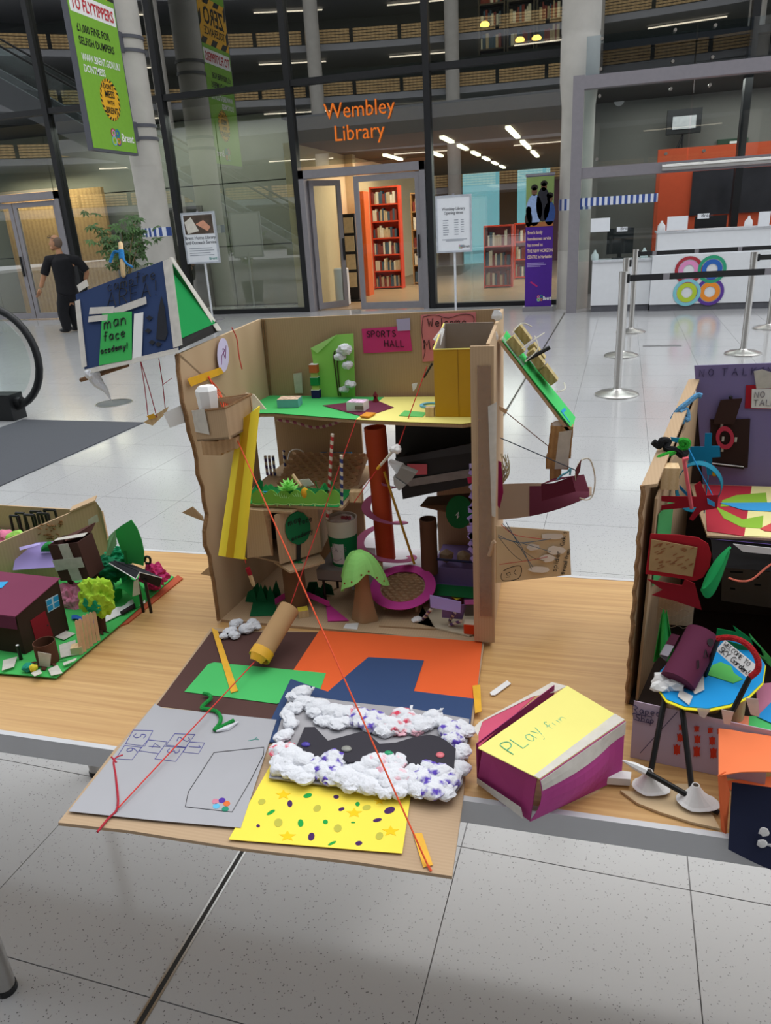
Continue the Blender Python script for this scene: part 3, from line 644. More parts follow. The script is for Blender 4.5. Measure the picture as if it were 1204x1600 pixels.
a, b = py(1082, 268, 14.68), py(1204, 330, 14.68); MB().box(a.x, b.x + .8, 14.66, 14.7, b.z, a.z).build('dark_picture', mat('dark_picture', '2f3136', .25, .3, 2), op)
q = py(1068, 190, 15.2)
lp = thing('floor_lamp', (q.x, 15.2, 0), 'black square headed floor lamp behind the reception glass', 'lamp')
MB().lathe((q.x, 15.2, 0), [(0, 0), (.16, 0), (.16, .02), (.02, .05), (0, .05)], 20).build('base', m_black, lp, True); MB().cyl((q.x, 15.2, .03), (q.x, 15.2, q.z - .2), .015, n=10).build('pole', m_black, lp)
hd = MB().cbox((q.x, 15.2, q.z), (.56, .14, .38)).build('head', m_black, lp); MB().cbox((q.x, 15.125, q.z - .02), (.38, .02, .2)).build('lens', mat('lamp_lens', 'a9acb0', .3), hd); MB().cyl((q.x - .12, 15.2, q.z - .55), (q.x, 15.2, q.z - .2), .03, .015, n=8).build('bracket', m_black, lp)
q = py(967, 157, 15.59); MB().lathe((q.x, 15.6, q.z), [(.09, 0), (.09, .02), (.05, .03), (0, .03)], 20, (0, -1, 0)).build('wall_speaker', m_white, None, True, label='small round white wall speaker behind the upper kiosk glass', category='speaker')
q = py(1145, 222, 15.5); es = thing('exit_sign', (q.x, 15.58, q.z), 'dark green emergency exit sign on the kiosk back wall', 'sign')
MB().box(q.x - .25, q.x + .25, 15.55, 15.6, q.z - .06, q.z + .06).build('board', mat('exit_green', '2f4a3a', .6), es); MB().box(q.x - .05, q.x + .18, 15.54, 15.55, q.z - .02, q.z + .02).build('print', m_wht, es)
# desks
m_desk = mat('desk_white', 'dfe1e4', .45, .02); m_plinth = mat('desk_plinth', '5a5a60', .6)
lk = thing('reception_desk', (.42, KY, 0), 'low white counter between the grey post and the logo desk', 'desk')
MB().box(-.0, .885, KY - .02, KY + .32, .1, .76).build('front', m_desk, lk); MB().box(.01, .885, KY, KY + .3, 0, .1).build('plinth', m_plinth, lk); MB().box(-.0, .885, KY - .05, KY + .34, .76, .79).build('worktop', mat('worktop', 'c9cbd0', .4), lk)
dk = thing('reception_desk', (2.7, KY, 0), 'long white reception desk with four looped logo', 'desk')
MB().box(.89, 4.6, KY - .14, KY + .5, .1, .82).build('front', m_desk, dk); MB().box(.9, 4.6, KY - .12, KY + .5, 0, .1).build('plinth', m_plinth, dk); MB().box(.95, 4.6, KY + .02, KY + .3, .82, 1.14).build('upstand', m_desk, dk); MB().box(.93, 4.6, KY, KY + .42, 1.14, 1.17).build('worktop', MATS['worktop'], dk)
c = py(1092, 439, KY - .145); brent_logo(c, X, Zv, .36, dk, .003)
q = py(968, 382, KY + .25)
mn = thing('monitor', (q.x, KY + .25, .79), 'black computer monitor on the low reception counter', 'monitor')
MB().box(q.x - .2, q.x + .2, KY + .23, KY + .27, .86, 1.24).build('screen', m_black, mn); MB().box(q.x - .03, q.x + .03, KY + .25, KY + .29, .8, .9).build('stem', m_black, mn); MB().box(q.x - .12, q.x + .12, KY + .18, KY + .33, .79, .803).build('foot', m_black, mn)
q = py(1110, 348, KY + .6); mn = thing('monitor', (q.x, KY + .75, .82), 'black monitor peeping over the logo reception desk', 'monitor')
MB().box(q.x - .22, q.x + .25, KY + .73, KY + .77, .9, q.z + .1).build('screen', m_black, mn); MB().box(q.x - .03, q.x + .03, KY + .75, KY + .79, 0, .95).build('stem', m_black, mn)
for k, (u0, v0, u1, v1, lab) in enumerate(((922, 340, 953, 363, 'blank white notice on the glass over the low counter'), (1041, 337, 1075, 360, 'blank white notice on the glass left of the desk screen'), (1183, 330, 1204, 354, 'white notice at the right edge above the logo desk'))):
    a, b = py(u0, v1, KY - .02), py(u1, v0, KY - .02); MB().box(a.x, b.x, KY - .022, KY - .012, a.z, b.z).build('paper_notice', m_paper, None, label=lab, category='notice')
for k, (u0, v0, u1, v1, lab) in enumerate(((963, 354, 980, 362, 'tiny Brent logo card on the glass above the monitor'), (1089, 333, 1108, 342, 'tiny Brent logo card above the logo desk'))):
    a, b = py(u0, v1, KY - .02), py(u1, v0, KY - .02); cd = MB().box(a.x, b.x, KY - .022, KY - .012, a.z, b.z).build('logo_card', m_paper, None, label=lab, category='card')
    text('print', 'Brent', V(a.x + .05, KY - .0225, a.z + .02), X, Zv, .05, MATS['print_grey'], cd)
for k, (u, v, zz, lab) in enumerate(((929, 398, .79, 'white hand gel bottle on the low counter near the post'), (1006, 395, .79, 'white hand gel bottle on the low counter by the logo desk'), (1033, 355, 1.17, 'white hand gel bottle at the left end of the logo desk'), (1169, 348, 1.17, 'white hand gel bottle at the right on the logo desk'))):
    q = py(u, v, KY + .1); MB().lathe((q.x, KY + .1, zz), [(0, 0), (.055, 0), (.06, .02), (.055, .08), (.02, .12), (.015, .15), (0, .15)], 14).build('hand_gel_bottle', m_white, None, True, label=lab, category='bottle')

# queue barriers
def post(u, v, label):
    b = pz(u, v, 0); p = thing('barrier_post', b, label, 'barrier post', 'queue barrier posts')
    MB().lathe(b, [(0, 0), (.185, 0), (.185, .012), (.15, .03), (.05, .045), (.035, .06), (0, .06)], 32).build('base', m_chrome, p, True)
    MB().cyl(b + V(0, 0, .05), b + V(0, 0, .93), .032, n=20).build('pole', m_chrome, p, True)
    hd = MB().cyl(b + V(0, 0, .93), b + V(0, 0, 1.03), .036, n=20).build('head', m_chrome, p, True)
    MB().cbox(b + V(.034, 0, .975), (.03, .05, .07)).build('belt_slot', m_black, hd)
    return b
P1 = post(963, 617, 'nearest steel queue barrier post, standing on the white floor'); P2 = post(970, 556, 'second steel queue barrier post, behind the nearest one'); P3 = post(985, 519, 'third steel queue barrier post, farthest of the left line'); P4 = post(1160, 553, 'steel queue barrier post in front of the looped logo desk'); P5 = post(1200, 513, 'steel queue barrier post at the right edge of the view')
def belt(p, q, label, m_):
    e = (q - p).normalized(); b = thing('barrier_belt', (p + q) / 2 + V(0, 0, .94), label, 'belt'); a0 = p + e * .052 + V(0, 0, .95)
    MB().obox(a0, q - p - e * .1, V(-e.y, e.x, 0) * .003, (0, 0, .05)).build('strap', m_, b)
    for k in range(3):
        c = p.lerp(q, .12 + .3 * k) + V(0, 0, .951) - V(-e.y, e.x, 0) * .0025; MB().obox(c, e * .05, V(-e.y, e.x, 0) * .002, (0, 0, .048)).build('printed_mark', m_steel, b)
m_belt = mat('belt_black', '1e1e20', .6, .05)
q = P1 + V(2.6, .35, 0); belt(P1, q, 'nearest black queue belt running off to the right', m_belt)
belt(P3, P5, 'far black queue belt in front of the reception desk', m_belt); belt(P4, V(P4.x + 1.8, P4.y + .1, 0), 'short black queue belt leaving the right hand barrier post', m_belt)

# floor fittings
q0 = pz(1032, 540, 0); MB().obox(q0 + V(-.2, -.06, -.001), FEX * .42, FEY * .1, (0, 0, .003)).build('floor_vent', mat('vent_grey', '6d6d6f', .5), None, label='small grey floor vent between barrier posts', category='vent')
q0 = pz(178, 630, 0); fr_ = thing('floor_socket', q0, 'round metal floor socket below the hanging tent', 'floor socket')
MB().lathe(q0 + V(0, 0, -.001), [(0, .003), (.16, .003), (.17, .001), (.17, 0)], 32).build('lid', mat('socket_grey', '63686c', .4, metal=.5), fr_, True); MB().pipe(q0, q0 + V(0, 0, .005), .18, .168, 32).build('rim', m_chrome, fr_, True)
M0 = pz(225, 661, 0); mt_ = MB(); o = M0 - FEX * 1.3 - FEY * 4.6
mt_.obox(o + V(0, 0, -.001), FEX * 1.3, FEY * 4.6, (0, 0, .009))
mt_.build('entrance_mat', wave_mat('mat_ribs', '3f4147', '55575d', 26, 'Y', .85, 1.0, .3), None, label='large dark grey entrance mat at the foot of the escalator', category='mat')

# escalator at the left
ek = thing('escalator', (-7, 5.0, 0), 'escalator with black handrail and glass side at the left edge', 'escalator'); m_rub = mat('handrail_rubber', '17181a', .45, .05)
SL = math.tan(math.radians(30)); m_stp = mat('escalator_step', '6a6d72', .4, .1, metal=.6)
for Y in (4.5, 5.62):
    pth = [V(-5.6, Y, .1), V(-5.3, Y, .1)] + [V(-5.22 + .46 * math.sin(a), Y, .56 - .46 * math.cos(a)) for a in [math.pi * k / 16 for k in range(17)]] + [V(-6.4, Y, 1.02), V(-7.0, Y, 1.12), V(-8, Y, 1.6), V(-20, Y, 1.6 + 12 * SL)]
    MB().tube(pth, .034, 10).build('handrail', m_rub, ek, True)
    gp = [V(-5.25 + .40 * math.sin(a), Y - .004, .56 - .40 * math.cos(a)) for a in [math.pi * k / 12 for k in range(13)]] + [V(-6.4, Y - .004, .96), V(-7.0, Y - .004, 1.06), V(-8, Y - .004, 1.54), V(-20, Y - .004, 1.54 + 12 * SL), V(-20, Y - .004, .6 + 12 * SL), V(-8, Y - .004, .62), V(-6.6, Y - .004, .16)]
    MB().prism(gp, (0, .008, 0)).build('glass_side', m_clear, ek)
    MB().prism([V(-5.6, Y - .06, 0), V(-7, Y - .06, 0), V(-20, Y - .06, -.3 + 12 * SL), V(-20, Y - .06, .65 + 12 * SL), V(-8, Y - .06, .66), V(-6.6, Y - .06, .18), V(-5.6, Y - .06, .18)], (0, .12, 0)).build('skirt', mat('truss_grey', '74777c', .5, .04), ek)
    q = MB().box(-5.62, -5.1, Y - .09, Y + .09, 0, .24).build('newel_box', m_rub, ek)
    MB().box(-5.5, -5.36, Y - .094, Y - .09, .12, .2).build('sticker', m_paper, q); MB().box(-5.32, -5.24, Y - .094, Y - .09, .07, .12).build('sticker', m_paper, q)
    MB().cyl((-5.1, Y, .16), (-5.04, Y, .16), .05, n=12).build('brush_end', m_rub, q)
for k in range(26): MB().box(-7.4 - k * .42, -6.96 - k * .42, 4.58, 5.54, .02 + k * .42 * SL - .2, .05 + k * .42 * SL).build('step', m_stp, ek)

# potted plant behind the tent
pb = V(-7.60, 11.5, 0); pt = thing('potted_plant', pb, 'leafy umbrella plant in a pot in front of the left column', 'plant')
MB().lathe(pb, [(0, 0), (.2, 0), (.26, .45), (.24, .45), (.22, .4), (0, .4)], 24).build('pot', mat('pot_grey', '6b6b6b', .6), pt, True)
stm = MB(); fo = MB(); rnd = random.Random(3)
for k in range(11):
    a = rnd.uniform(0, 6.28); r = rnd.uniform(.1, .5); h = rnd.uniform(.95, 1.88); top = pb + V(r * math.cos(a), r * math.sin(a) * .7, h)
    stm.tube(smoothpath([pb + V(0, 0, .4), pb + V(r * .2 * math.cos(a), r * .2 * math.sin(a), .4 + (h - .4) * .5), top], 4), .008, 5)
    for j in range(11):
        c = top + V(rnd.gauss(0, .12), rnd.gauss(0, .12), rnd.gauss(-.05, .13)); tilt = V(rnd.gauss(0, .4), rnd.gauss(-.3, .4), 1).normalized(); u = tilt.orthogonal().normalized(); w_ = tilt.cross(u)
        for l in range(7):
            b = 6.28 * l / 7; d_ = u * math.cos(b) + w_ * math.sin(b); sd = tilt.cross(d_); L = rnd.uniform(.08, .13)
            fo.add([c, c + d_ * L * .55 + sd * .022 - tilt * .012, c + d_ * L - tilt * .05, c + d_ * L * .55 - sd * .022 - tilt * .012], [(0, 1, 2, 3)])
stm.build('stems', mat('stem_brown', '8a7a55', .8), pt, True); fo.build('foliage', mat('leaf_green', '4a6a3a', .5, .3, 4), pt, kind='stuff')

# walking man
def skin(name, chains, m, parent, sub=2):
    """chains: list of [(point, radius), ...]; points with the same coordinates are shared joints"""
    vs, es, rr, idx = [], [], [], {}
    for ch in chains:
        prev = None
        for p, r in ch:
            k = tuple(round(c, 4) for c in p)
            if k not in idx: idx[k] = len(vs); vs.append(Vector(p)); rr.append(r)
            i = idx[k]
            if prev is not None and prev != i: es.append((prev, i))
            prev = i
    c = Vector(vs[0]); me = bpy.data.meshes.new(name); me.from_pydata([tuple(v - c) for v in vs], es, []); ob = bpy.data.objects.new('tmp', me); COL.objects.link(ob)
    md = ob.modifiers.new('skin', 'SKIN'); md.use_smooth_shade = True
    for i, r in enumerate(rr):
        sv = me.skin_vertices[0].data[i]; sv.radius = (r, r) if not isinstance(r, tuple) else r; sv.use_root = (i == 0)
    sb = ob.modifiers.new('sub', 'SUBSURF'); sb.levels = sub; sb.render_levels = sub
    dg = bpy.context.evaluated_depsgraph_get(); m2 = bpy.data.meshes.new_from_object(ob.evaluated_get(dg)); bpy.data.objects.remove(ob); bpy.data.meshes.remove(me)
    m2.name = name; m2.materials.clear(); m2.materials.append(m)
    return link(name, m2, c, parent)
MY = 11.8
def mp(u, v, dy=0.0):
    q = py(u, v, MY); return V(q.x, MY + dy, q.z)
man = thing('person', V(mp(108, 519).x, MY, 0), 'man in black shirt and trousers walking past the glass doors', 'person')
m_skin = mat('skin', 'b0805f', .6, .08); m_blk = mat('black_cloth', '17171b', .9, .15, 20)
hip = mp(104, 452); chest = mp(98, 415); neck = mp(93, 396)
shl, shr = mp(82, 407, -.12), mp(115, 408, .12); ell, elr = mp(78, 430, -.16), mp(125, 426, .2); hl, hr = mp(75, 449, -.2), mp(121, 440, .22)
kl, kr = mp(104, 486, -.1), mp(107, 487, .1); al, ar = mp(111, 515, -.1), mp(113, 512, .14)
body = skin('body', [[(hip, .12), (chest, .12), (neck, .055), (mp(90, 388), .055)], [(chest, .12), (shl, .05), (ell, .05), (hl, .035)], [(chest, .12), (shr, .05), (elr, .05), (hr, .035)], [(hip, .12), (kl, .06), (al, .04)], [(hip, .12), (kr, .06), (ar, .04)]], m_skin, man)
hc = mp(87, 379); hd = MB(); hd.ball(hc, .105, 3, 0, sq=(.95, .85, 1.18)); hd.ball(hc + V(-.1, -.03, -.02), .022, 1, sq=(1.2, .8, 1.2)); hd.ball(hc + V(.02, -.09, -.01), .03, 1, sq=(.8, .4, 1.3))
hd.ball(hc + V(-.06, -.03, -.09), .05, 2, sq=(1, .9, .8)); hd.build('head', m_skin, man, True)
MB().ball(hc + V(.022, 0, .0), .104, 3, 0, sq=(.88, .87, 1.0)).build('cropped_hair', mat('grey_stubble', '6e5c50', .9), man, True)
gls = MB(); gls.tube([hc + V(-.07, -.09, .09), hc + V(.05, -.1, .07)], .006, 5); gls.ring(hc + V(-.08, -.05, .1), (0, 1, 0), (.6, 0, .8), .03, .024, .004, 14); gls.ring(hc + V(-.08, .03, .1), (0, 1, 0), (.6, 0, .8), .03, .024, .004, 14); gls.build('glasses', m_black, man)
for nm, hp, el in (('hand', hl, ell), ('hand', hr, elr)):
    d_ = (hp - el).normalized(); sd = d_.cross(V(0, 1, 0)).normalized(); h_ = MB(); h_.ball(hp + d_ * .05, .042, 2, sq=(.8, .6, 1.1))
    for k in range(4): h_.tube([hp + d_ * .08 + V(0, (k - 1.5) * .02, 0), hp + d_ * (.13 + .012 * (1 - abs(k - 1.5))) + V(0, (k - 1.5) * .022, 0), hp + d_ * (.165 + .012 * (1 - abs(k - 1.5))) + sd * -.02 + V(0, (k - 1.5) * .022, 0)], [.011, .010, .008], 6)
    h_.tube([hp + d_ * .03 + V(0, -.03, 0), hp + d_ * .08 + V(0, -.055, 0), hp + d_ * .11 + V(0, -.05, 0)], [.012, .011, .009], 6); h_.build(nm, m_skin, man, True)
sh_ = MB(); sh_.tube(smoothpath([hip + V(0, 0, -.10), hip + V(0, 0, .02), hip.lerp(chest, .5), chest + V(0, 0, .02), chest.lerp(neck, .55), neck + V(0, 0, -.01)], 4), [.165, .172, .175, .175, .172, .17, .17, .172, .175, .18, .185, .188, .19, .19, .188, .18, .165, .14, .115, .09, .07], 20)
for a_, b_ in ((shl, ell), (shr, elr)): sh_.tube([chest.lerp(neck, .5), a_, a_.lerp(b_, .45), a_.lerp(b_, .9)], [.10, .088, .075, .07], 14)
sh_.build('shirt', m_blk, man, True)
tr2 = MB(); tr2.ball(hip + V(0, 0, -.10), .165, 3, 0, sq=(.98, .98, .9))
for k_, a_, y_ in ((kl, al, -.075), (kr, ar, .075)): tr2.tube(smoothpath([hip + V(0, y_, -.08), hip.lerp(k_, .5) + V(0, y_ * .4, 0), k_, k_.lerp(a_, .5), V(a_.x, a_.y, .06)], 3), [.125, .122, .118, .112, .108, .1, .095, .092, .09, .088, .085, .08, .078], 16)
tr2.ball(kl.lerp(hip, .35) + V(-.08, -.03, 0), .06, 2, 0, sq=(.6, 1, 1.4)); tr2.build('trousers', m_blk, man, True)
for a in (al, ar):
    sh = MB(); sh.ball(V(a.x - .05, a.y, .045), .06, 2, sq=(2.1, .8, .7)); sh.build('shoe', m_black, man, True)
# ================================================================ TABLE
TZ = 0.72
def wood_mat(name):
    m = bpy.data.materials.new(name); m.use_nodes = True; nt = m.node_tree; b = nt.nodes['Principled BSDF']
    tc = nt.nodes.new('ShaderNodeTexCoord'); mp_ = nt.nodes.new('ShaderNodeMapping'); mp_.inputs['Scale'].default_value = (1.4, 48, 48)
    nt.links.new(tc.outputs['Object'], mp_.inputs[0]); nz = nt.nodes.new('ShaderNodeTexNoise'); nz.inputs['Scale'].default_value = 2.2; nz.inputs['Detail'].default_value = 7; nz.inputs['Distortion'].default_value = .6
    nt.links.new(mp_.outputs[0], nz.inputs['Vector']); rp = nt.nodes.new('ShaderNodeValToRGB')
    rp.color_ramp.elements[0].position = .25; rp.color_ramp.elements[0].color = lin('b08450'); rp.color_ramp.elements[1].position = .72; rp.color_ramp.elements[1].color = lin('cfa76e')
    nt.links.new(nz.outputs['Fac'], rp.inputs['Fac']); nt.links.new(rp.outputs['Color'], b.inputs['Base Color']); b.inputs['Roughness'].default_value = .42
    return m
tb = thing('table', (-.3, 1.2, 0), 'long oak topped table with grey metal edging carrying the cardboard models', 'table')
MB().box(-2.3, 1.5, .838, 1.572, TZ - .028, TZ).build('table_top', wood_mat('oak_veneer'), tb)
m_trim = mat('edge_trim', 'c2c3c6', .45, .05, 8)
MB().box(-2.3, 1.5, .828, .838, TZ - .04, TZ + .0005).build('edge_trim', m_trim, tb); MB().box(-2.3, 1.5, 1.572, 1.582, TZ - .04, TZ + .0005).build('edge_trim', m_trim, tb)
for x, y in (tuple(pz(11, 1546, 0))[:2], (-1.385, 1.49), (1.4, .87), (1.4, 1.49)):
    lg = MB().cyl((x, y, .012), (x, y, TZ - .03), .02, n=18).build('leg', m_chrome, tb, True); MB().cyl((x, y, 0), (x, y, .014), .022, n=18).build('foot_cap', m_black, lg)
    for z in (.09, .05): MB().cyl((x, y - .019, z), (x, y - .0225, z), .005, n=10).build('rivet', m_white, lg)

# ================================================================ MATERIALS OF THE MODELS
m_card = wave_mat('cardboard', 'b89c7c', 'bda181', 60, 'X', .85, .6, .015)
m_cardd = wave_mat('cardboard_inner', 'b09474', 'b59979', 55, 'X', .85, .6, .015)
m_edge = mat('torn_board', '8c6a49', .9, .2, 60, bump=.4)
m_tape = film_mat('masking_tape', 'd9d4cb', .72); m_ptape = film_mat('parcel_tape', 'a98a72', .5, .25)
m_ytape = mat('yellow_tape', 'e0a92c', .5, .1, 40); m_wpaper = mat('white_paper', 'e4e3e2', .8, .03)
PAP = {}
def paper(c, var=.03):
    if c not in PAP: PAP[c] = mat('paper_' + c, c, .82, var, 9, bump=.03, spec=.2)
    return PAP[c]
C_OR, C_NV, C_BR, C_GN, C_GY, C_YL, C_PK, C_PU, C_LI, C_MA, C_RD, C_BL, C_BK, C_DG, C_LG = 'e2602f', '34486f', '533a36', '4bb865', 'a5a5aa', 'f3dc52', 'c8408f', 'a592cf', '8fce5f', '6b2c44', 'b1242f', '2496d4', '1f1e20', '15693f', 'a2dc82'
m_wood = wave_mat('light_wood', 'cfb083', 'd9bd92', 30, 'X', .7, 3); m_string = mat('red_string', 'cf3a35', .8, .15, 300); m_ostring = mat('orange_string', 'd8502c', .8, .15, 300)
m_bstr = mat('black_straw', '141414', .4, .05); m_cotton = mat('cotton', 'd9dbe1', .95, .03, 30, bump=.5, bscale=90)
m_marker = mat('marker_black', '1a1a1c', .6, .02)
st_red = stripe_mat('straw_red', ('c32f33', 'e4d8c8'), 55, (.55, 0, 1)); st_blue = stripe_mat('straw_blue', ('2c3a7a', 'd8cdb9'), 55, (.55, 0, 1)); st_pur = stripe_mat('straw_purple', ('5d3d72', 'd3c4b2'), 60, (.55, 0, 1))
def cottonpuff(name, c, r, n, m, parent, seed, flat=.6, sub=3, **tags):
    q = MB(); rn = random.Random(seed); c = Vector(c)
    for k in range(n):
        a = rn.uniform(0, 6.28); d_ = r * .5 * math.sqrt(rn.random()); rr = r * rn.uniform(.5, .8)
        q.ball(c + V(d_ * math.cos(a), d_ * math.sin(a), rr * flat * rn.uniform(.6, 1.1)), rr, sub, .26, 1.9, (1, 1, flat), seed + k)
    o_ = q.build(name, m, parent, True, **tags); o_.data.shade_smooth(); return o_
def honeycomb(c, ex, ey, w, d, h, pitch=.011, inside=None, amp=.5):
    """expanded honeycomb board: rows of zigzag paper walls"""
    q = MB(); c, ex, ey = Vector(c), Vector(ex).normalized(), Vector(ey).normalized(); nn = ex.cross(ey); rows = int(d / pitch); n = int(w / (pitch * .5))
    for r in range(rows + 1):
        v = -d / 2 + r * pitch; prev = None
        for k in range(n + 1):
            u = -w / 2 + k * pitch * .5; off = (amp * pitch * .5) * (1 if (k // 2 + r) % 2 else -1) * (1 if k % 2 == 0 else .2)
            p = (u, v + off); ok = inside is None or inside(u, v)
            if prev and ok: 
                a, b = c + ex * prev[0] + ey * prev[1], c + ex * p[0] + ey * p[1]; q.add([a, b, b + nn * h, a + nn * h], [(0, 1, 2, 3)])
            prev = p if ok else None
    return q

# ================================================================ MAIN CARDBOARD PLAY CENTRE
BX0, BX1, BY0_, BY1_ = -.742, -.162, 1.25, 1.572; BT = 1.318; FZ = TZ + .006
hb = thing('cardboard_play_centre', (-.45, 1.4, TZ), 'open cardboard box play centre with shelves and paper signs in the middle of the table', 'model')
flo = MB().prism([V(BX0, BY0_, TZ), V(BX1, BY0_, TZ), V(-.178, BY1_, TZ), V(-.715, BY1_, TZ)], (0, 0, .006)).build('box_floor', m_card, hb)
# left wall with torn front edge and gap near the back
def wallx(y, z): 
    t_ = (y - BY0_) / (BY1_ - BY0_); return V(-.742 + .027 * t_, y, z)
rn = random.Random(5)
fe = [wallx(1.245 + rn.uniform(-.006, .006) + (.012 if .95 < z < 1.12 else 0), z) for z in [TZ + .006 + k * .03 for k in range(20)]]
lw = MB().prism(fe + [wallx(1.243, 1.295), wallx(1.572, BT), wallx(1.572, 1.12), wallx(1.49, 1.10), wallx(1.485, .90), wallx(1.565, .88), wallx(1.572, TZ + .006)], (-.006, 0, 0)).build('left_wall', m_card, hb)
MB().tube([p + V(-.003, -.001, 0) for p in fe], .0045, 5).build('torn_edge', m_edge, lw)
rw = MB().prism([V(-.164, BY0_, TZ + .006), V(-.178, BY1_, TZ + .006), V(-.178, BY1_, 1.325), V(-.166, BY0_, 1.305)], (.006, 0, 0)).build('right_wall', m_card, hb)
MB().box(-.192, -.152, 1.243, 1.249, TZ + .012, 1.302).build('right_front_flap', m_card, hb)
MB().box(-.180, -.157, 1.2405, 1.2425, .79, 1.27).build('parcel_tape', m_ptape, hb); MB().prism([py(u, v, 1.2402) for u, v in ((762, 635), (776, 628), (774, 808), (768, 806))], (0, -.0008, 0)).build('paper_strip', m_tape, hb)
MB().tube([py(764, 868, 1.239), py(770, 848, 1.236), py(773, 846, 1.236)], .004, 6).build('glue_drip', mat('glue', 'b39779', .3), hb)
bw = MB().prism([V(-.715, BY1_, 1.12), V(-.178, BY1_, 1.12), V(-.178, BY1_, 1.325), V(-.715, BY1_, BT)], (0, .006, 0)).build('back_wall', m_cardd, hb)
MB().box(-.71, -.497, BY1_, BY1_ + .006, .93, 1.12).build('back_wall_lower', m_cardd, hb)
MB().box(-.71, -.505, BY1_, BY1_ + .006, TZ + .006, .93).build('back_wall_lower', m_cardd, hb); MB().box(-.325, -.178, BY1_, BY1_ + .006, TZ + .006, 1.12).build('back_wall_lower', m_cardd, hb)
for k in range(2): MB().tube([V(-.715 + k * .005, BY1_ - .002, 1.14), V(-.711 + k * .005, BY1_ - .002, 1.316)], .0015, 5).build('crease', m_edge, bw)
# upper shelf, in coloured card
SZ = 1.143
def sz(u, v, l=0.0): return pz(u, v, SZ + l)
fr_l = [sz(395, 646), sz(430, 646), sz(480, 650), sz(556, 656)]; fr_r = [sz(556, 656), sz(640, 660), sz(722, 663), V(-.19, 1.355, SZ)]
shl_ = MB().prism([V(-.724, 1.46, SZ - .008)] + [p + V(0, .004, -.008) for p in fr_l + fr_r[1:]] + [V(-.172, 1.36, SZ - .008), V(-.18, BY1_, SZ - .008), V(-.714, BY1_, SZ - .008)], (0, 0, .006)).build('upper_shelf', m_card, hb)
MB().prism(fr_l + [sz(600, 621), V(-.714, BY1_, SZ), V(-.722, 1.44, SZ)], (0, 0, .001)).build('green_card', paper(C_GN), shl_)
MB().prism(fr_r + [V(-.182, BY1_ - .002, SZ), sz(600, 621)], (0, 0, .0012)).build('yellow_card', paper('f0e687'), shl_)
MB().prism([sz(504, 634, .0015), sz(540, 644, .0015), sz(570, 652, .0015), sz(615, 637, .0015), sz(588, 626, .0015), sz(555, 628, .0015)], (0, 0, .001)).build('maroon_card', paper(C_MA), shl_)
MB().prism([sz(623, 650, .0015), sz(660, 652, .0015), sz(666, 645, .0015), sz(632, 642, .0015)], (0, 0, .001)).build('green_note', paper('6cc56c'), shl_)
MB().prism([sz(562, 652, .003), sz(576, 653, .003), sz(587, 647, .003), sz(572, 646, .003)], (0, 0, .003)).build('orange_stick', paper('d8902f'), shl_)
# mid shelf
MZ = .978
MB().box(-.70, -.462, 1.30, BY1_, MZ - .006, MZ).build('middle_shelf', m_cardd, hb)
# wall signs
PB = ('y', BY1_ - .001)
sg = sheet('pink_sign', [(565, 514), (639, 509), (644, 548), (568, 552)], PB, paper('d4407f'), hb); o = py(573, 527, BY1_ - .0025)
hand('lettering', 'SPORTS', o, X, Zv, .013, m_marker, sg, .0009); hand('lettering', 'HALL', py(601, 542, BY1_ - .0025), X, Zv, .014, m_marker, sg, .0009)
sheet('lilac_note', [(619, 499), (640, 497), (641, 516), (621, 517)], ('y', BY1_ - .0023), paper('b9b0d6'), hb)
sg = sheet('pink_sign', [(657, 492), (743, 488), (744, 560), (660, 565)], PB, paper('e0868a'), hb)
hand('lettering', 'Welcome', py(668, 510, BY1_ - .0025), X, Zv, .017, m_marker, sg, .0009); hand('lettering', 'Me', py(662, 546, BY1_ - .0025), X, Zv, .02, m_marker, sg, .0009)
q = MB(); stroke(q, [(661, 495), (680, 492), (700, 497), (722, 491), (740, 495), (737, 520), (741, 545)], PB, .0006, .002, True); stroke(q, [(661, 495), (659, 520), (664, 545), (661, 561)], PB, .0006, .002, True); q.build('wavy_border', m_marker, sg)
PLW = (V(-.735, 1.25, 1.2), V(1, -.084, 0))
def lwp(u, v, l=0.0): return pl(u, v, PLW[0] + V(l, 0, 0), PLW[1])
ov = MB().prism([lwp(348 + 9 * math.cos(a), 555 + 27 * math.sin(a)) for a in [k * math.pi / 8 for k in range(16)]], (.001, 0, 0)).build('oval_sign', paper('cfc6e6'), hb)
q = MB(); stroke(q, [(345, 570), (346, 555), (350, 548), (347, 545), (351, 560), (352, 540)], PLW, .0006, .0015, True); q.build('lettering', mat('ink_purple', '8a3d7a', .6), ov)
MB().prism([lwp(*p, .001) for p in ((292, 592), (344, 574), (349, 583), (298, 604))], (.001, 0, 0)).build('yellow_tape', m_ytape, hb)
q = MB(); q.tube(smoothpath([lwp(362, 512, .004), lwp(370, 530, .004), lwp(373, 555, .004), lwp(378, 577, .004)], 4), .0012, 5); q.build('loose_thread', m_string, hb)
MB().prism([wallx(1.24, z) + V(-.006, 0, 0) for z in (1.20, 1.165)] + [V(-.77, 1.22, 1.16), V(-.775, 1.215, 1.19)], (0, .004, 0)).build('torn_flap', m_wpaper, hb)
MB().prism([wallx(1.25, .965) + V(-.006, 0, 0), wallx(1.25, .955) + V(-.006, 0, 0), py(284, 801, 1.24), py(300, 792, 1.24)], (0, .003, 0)).build('torn_flap', m_card, hb)
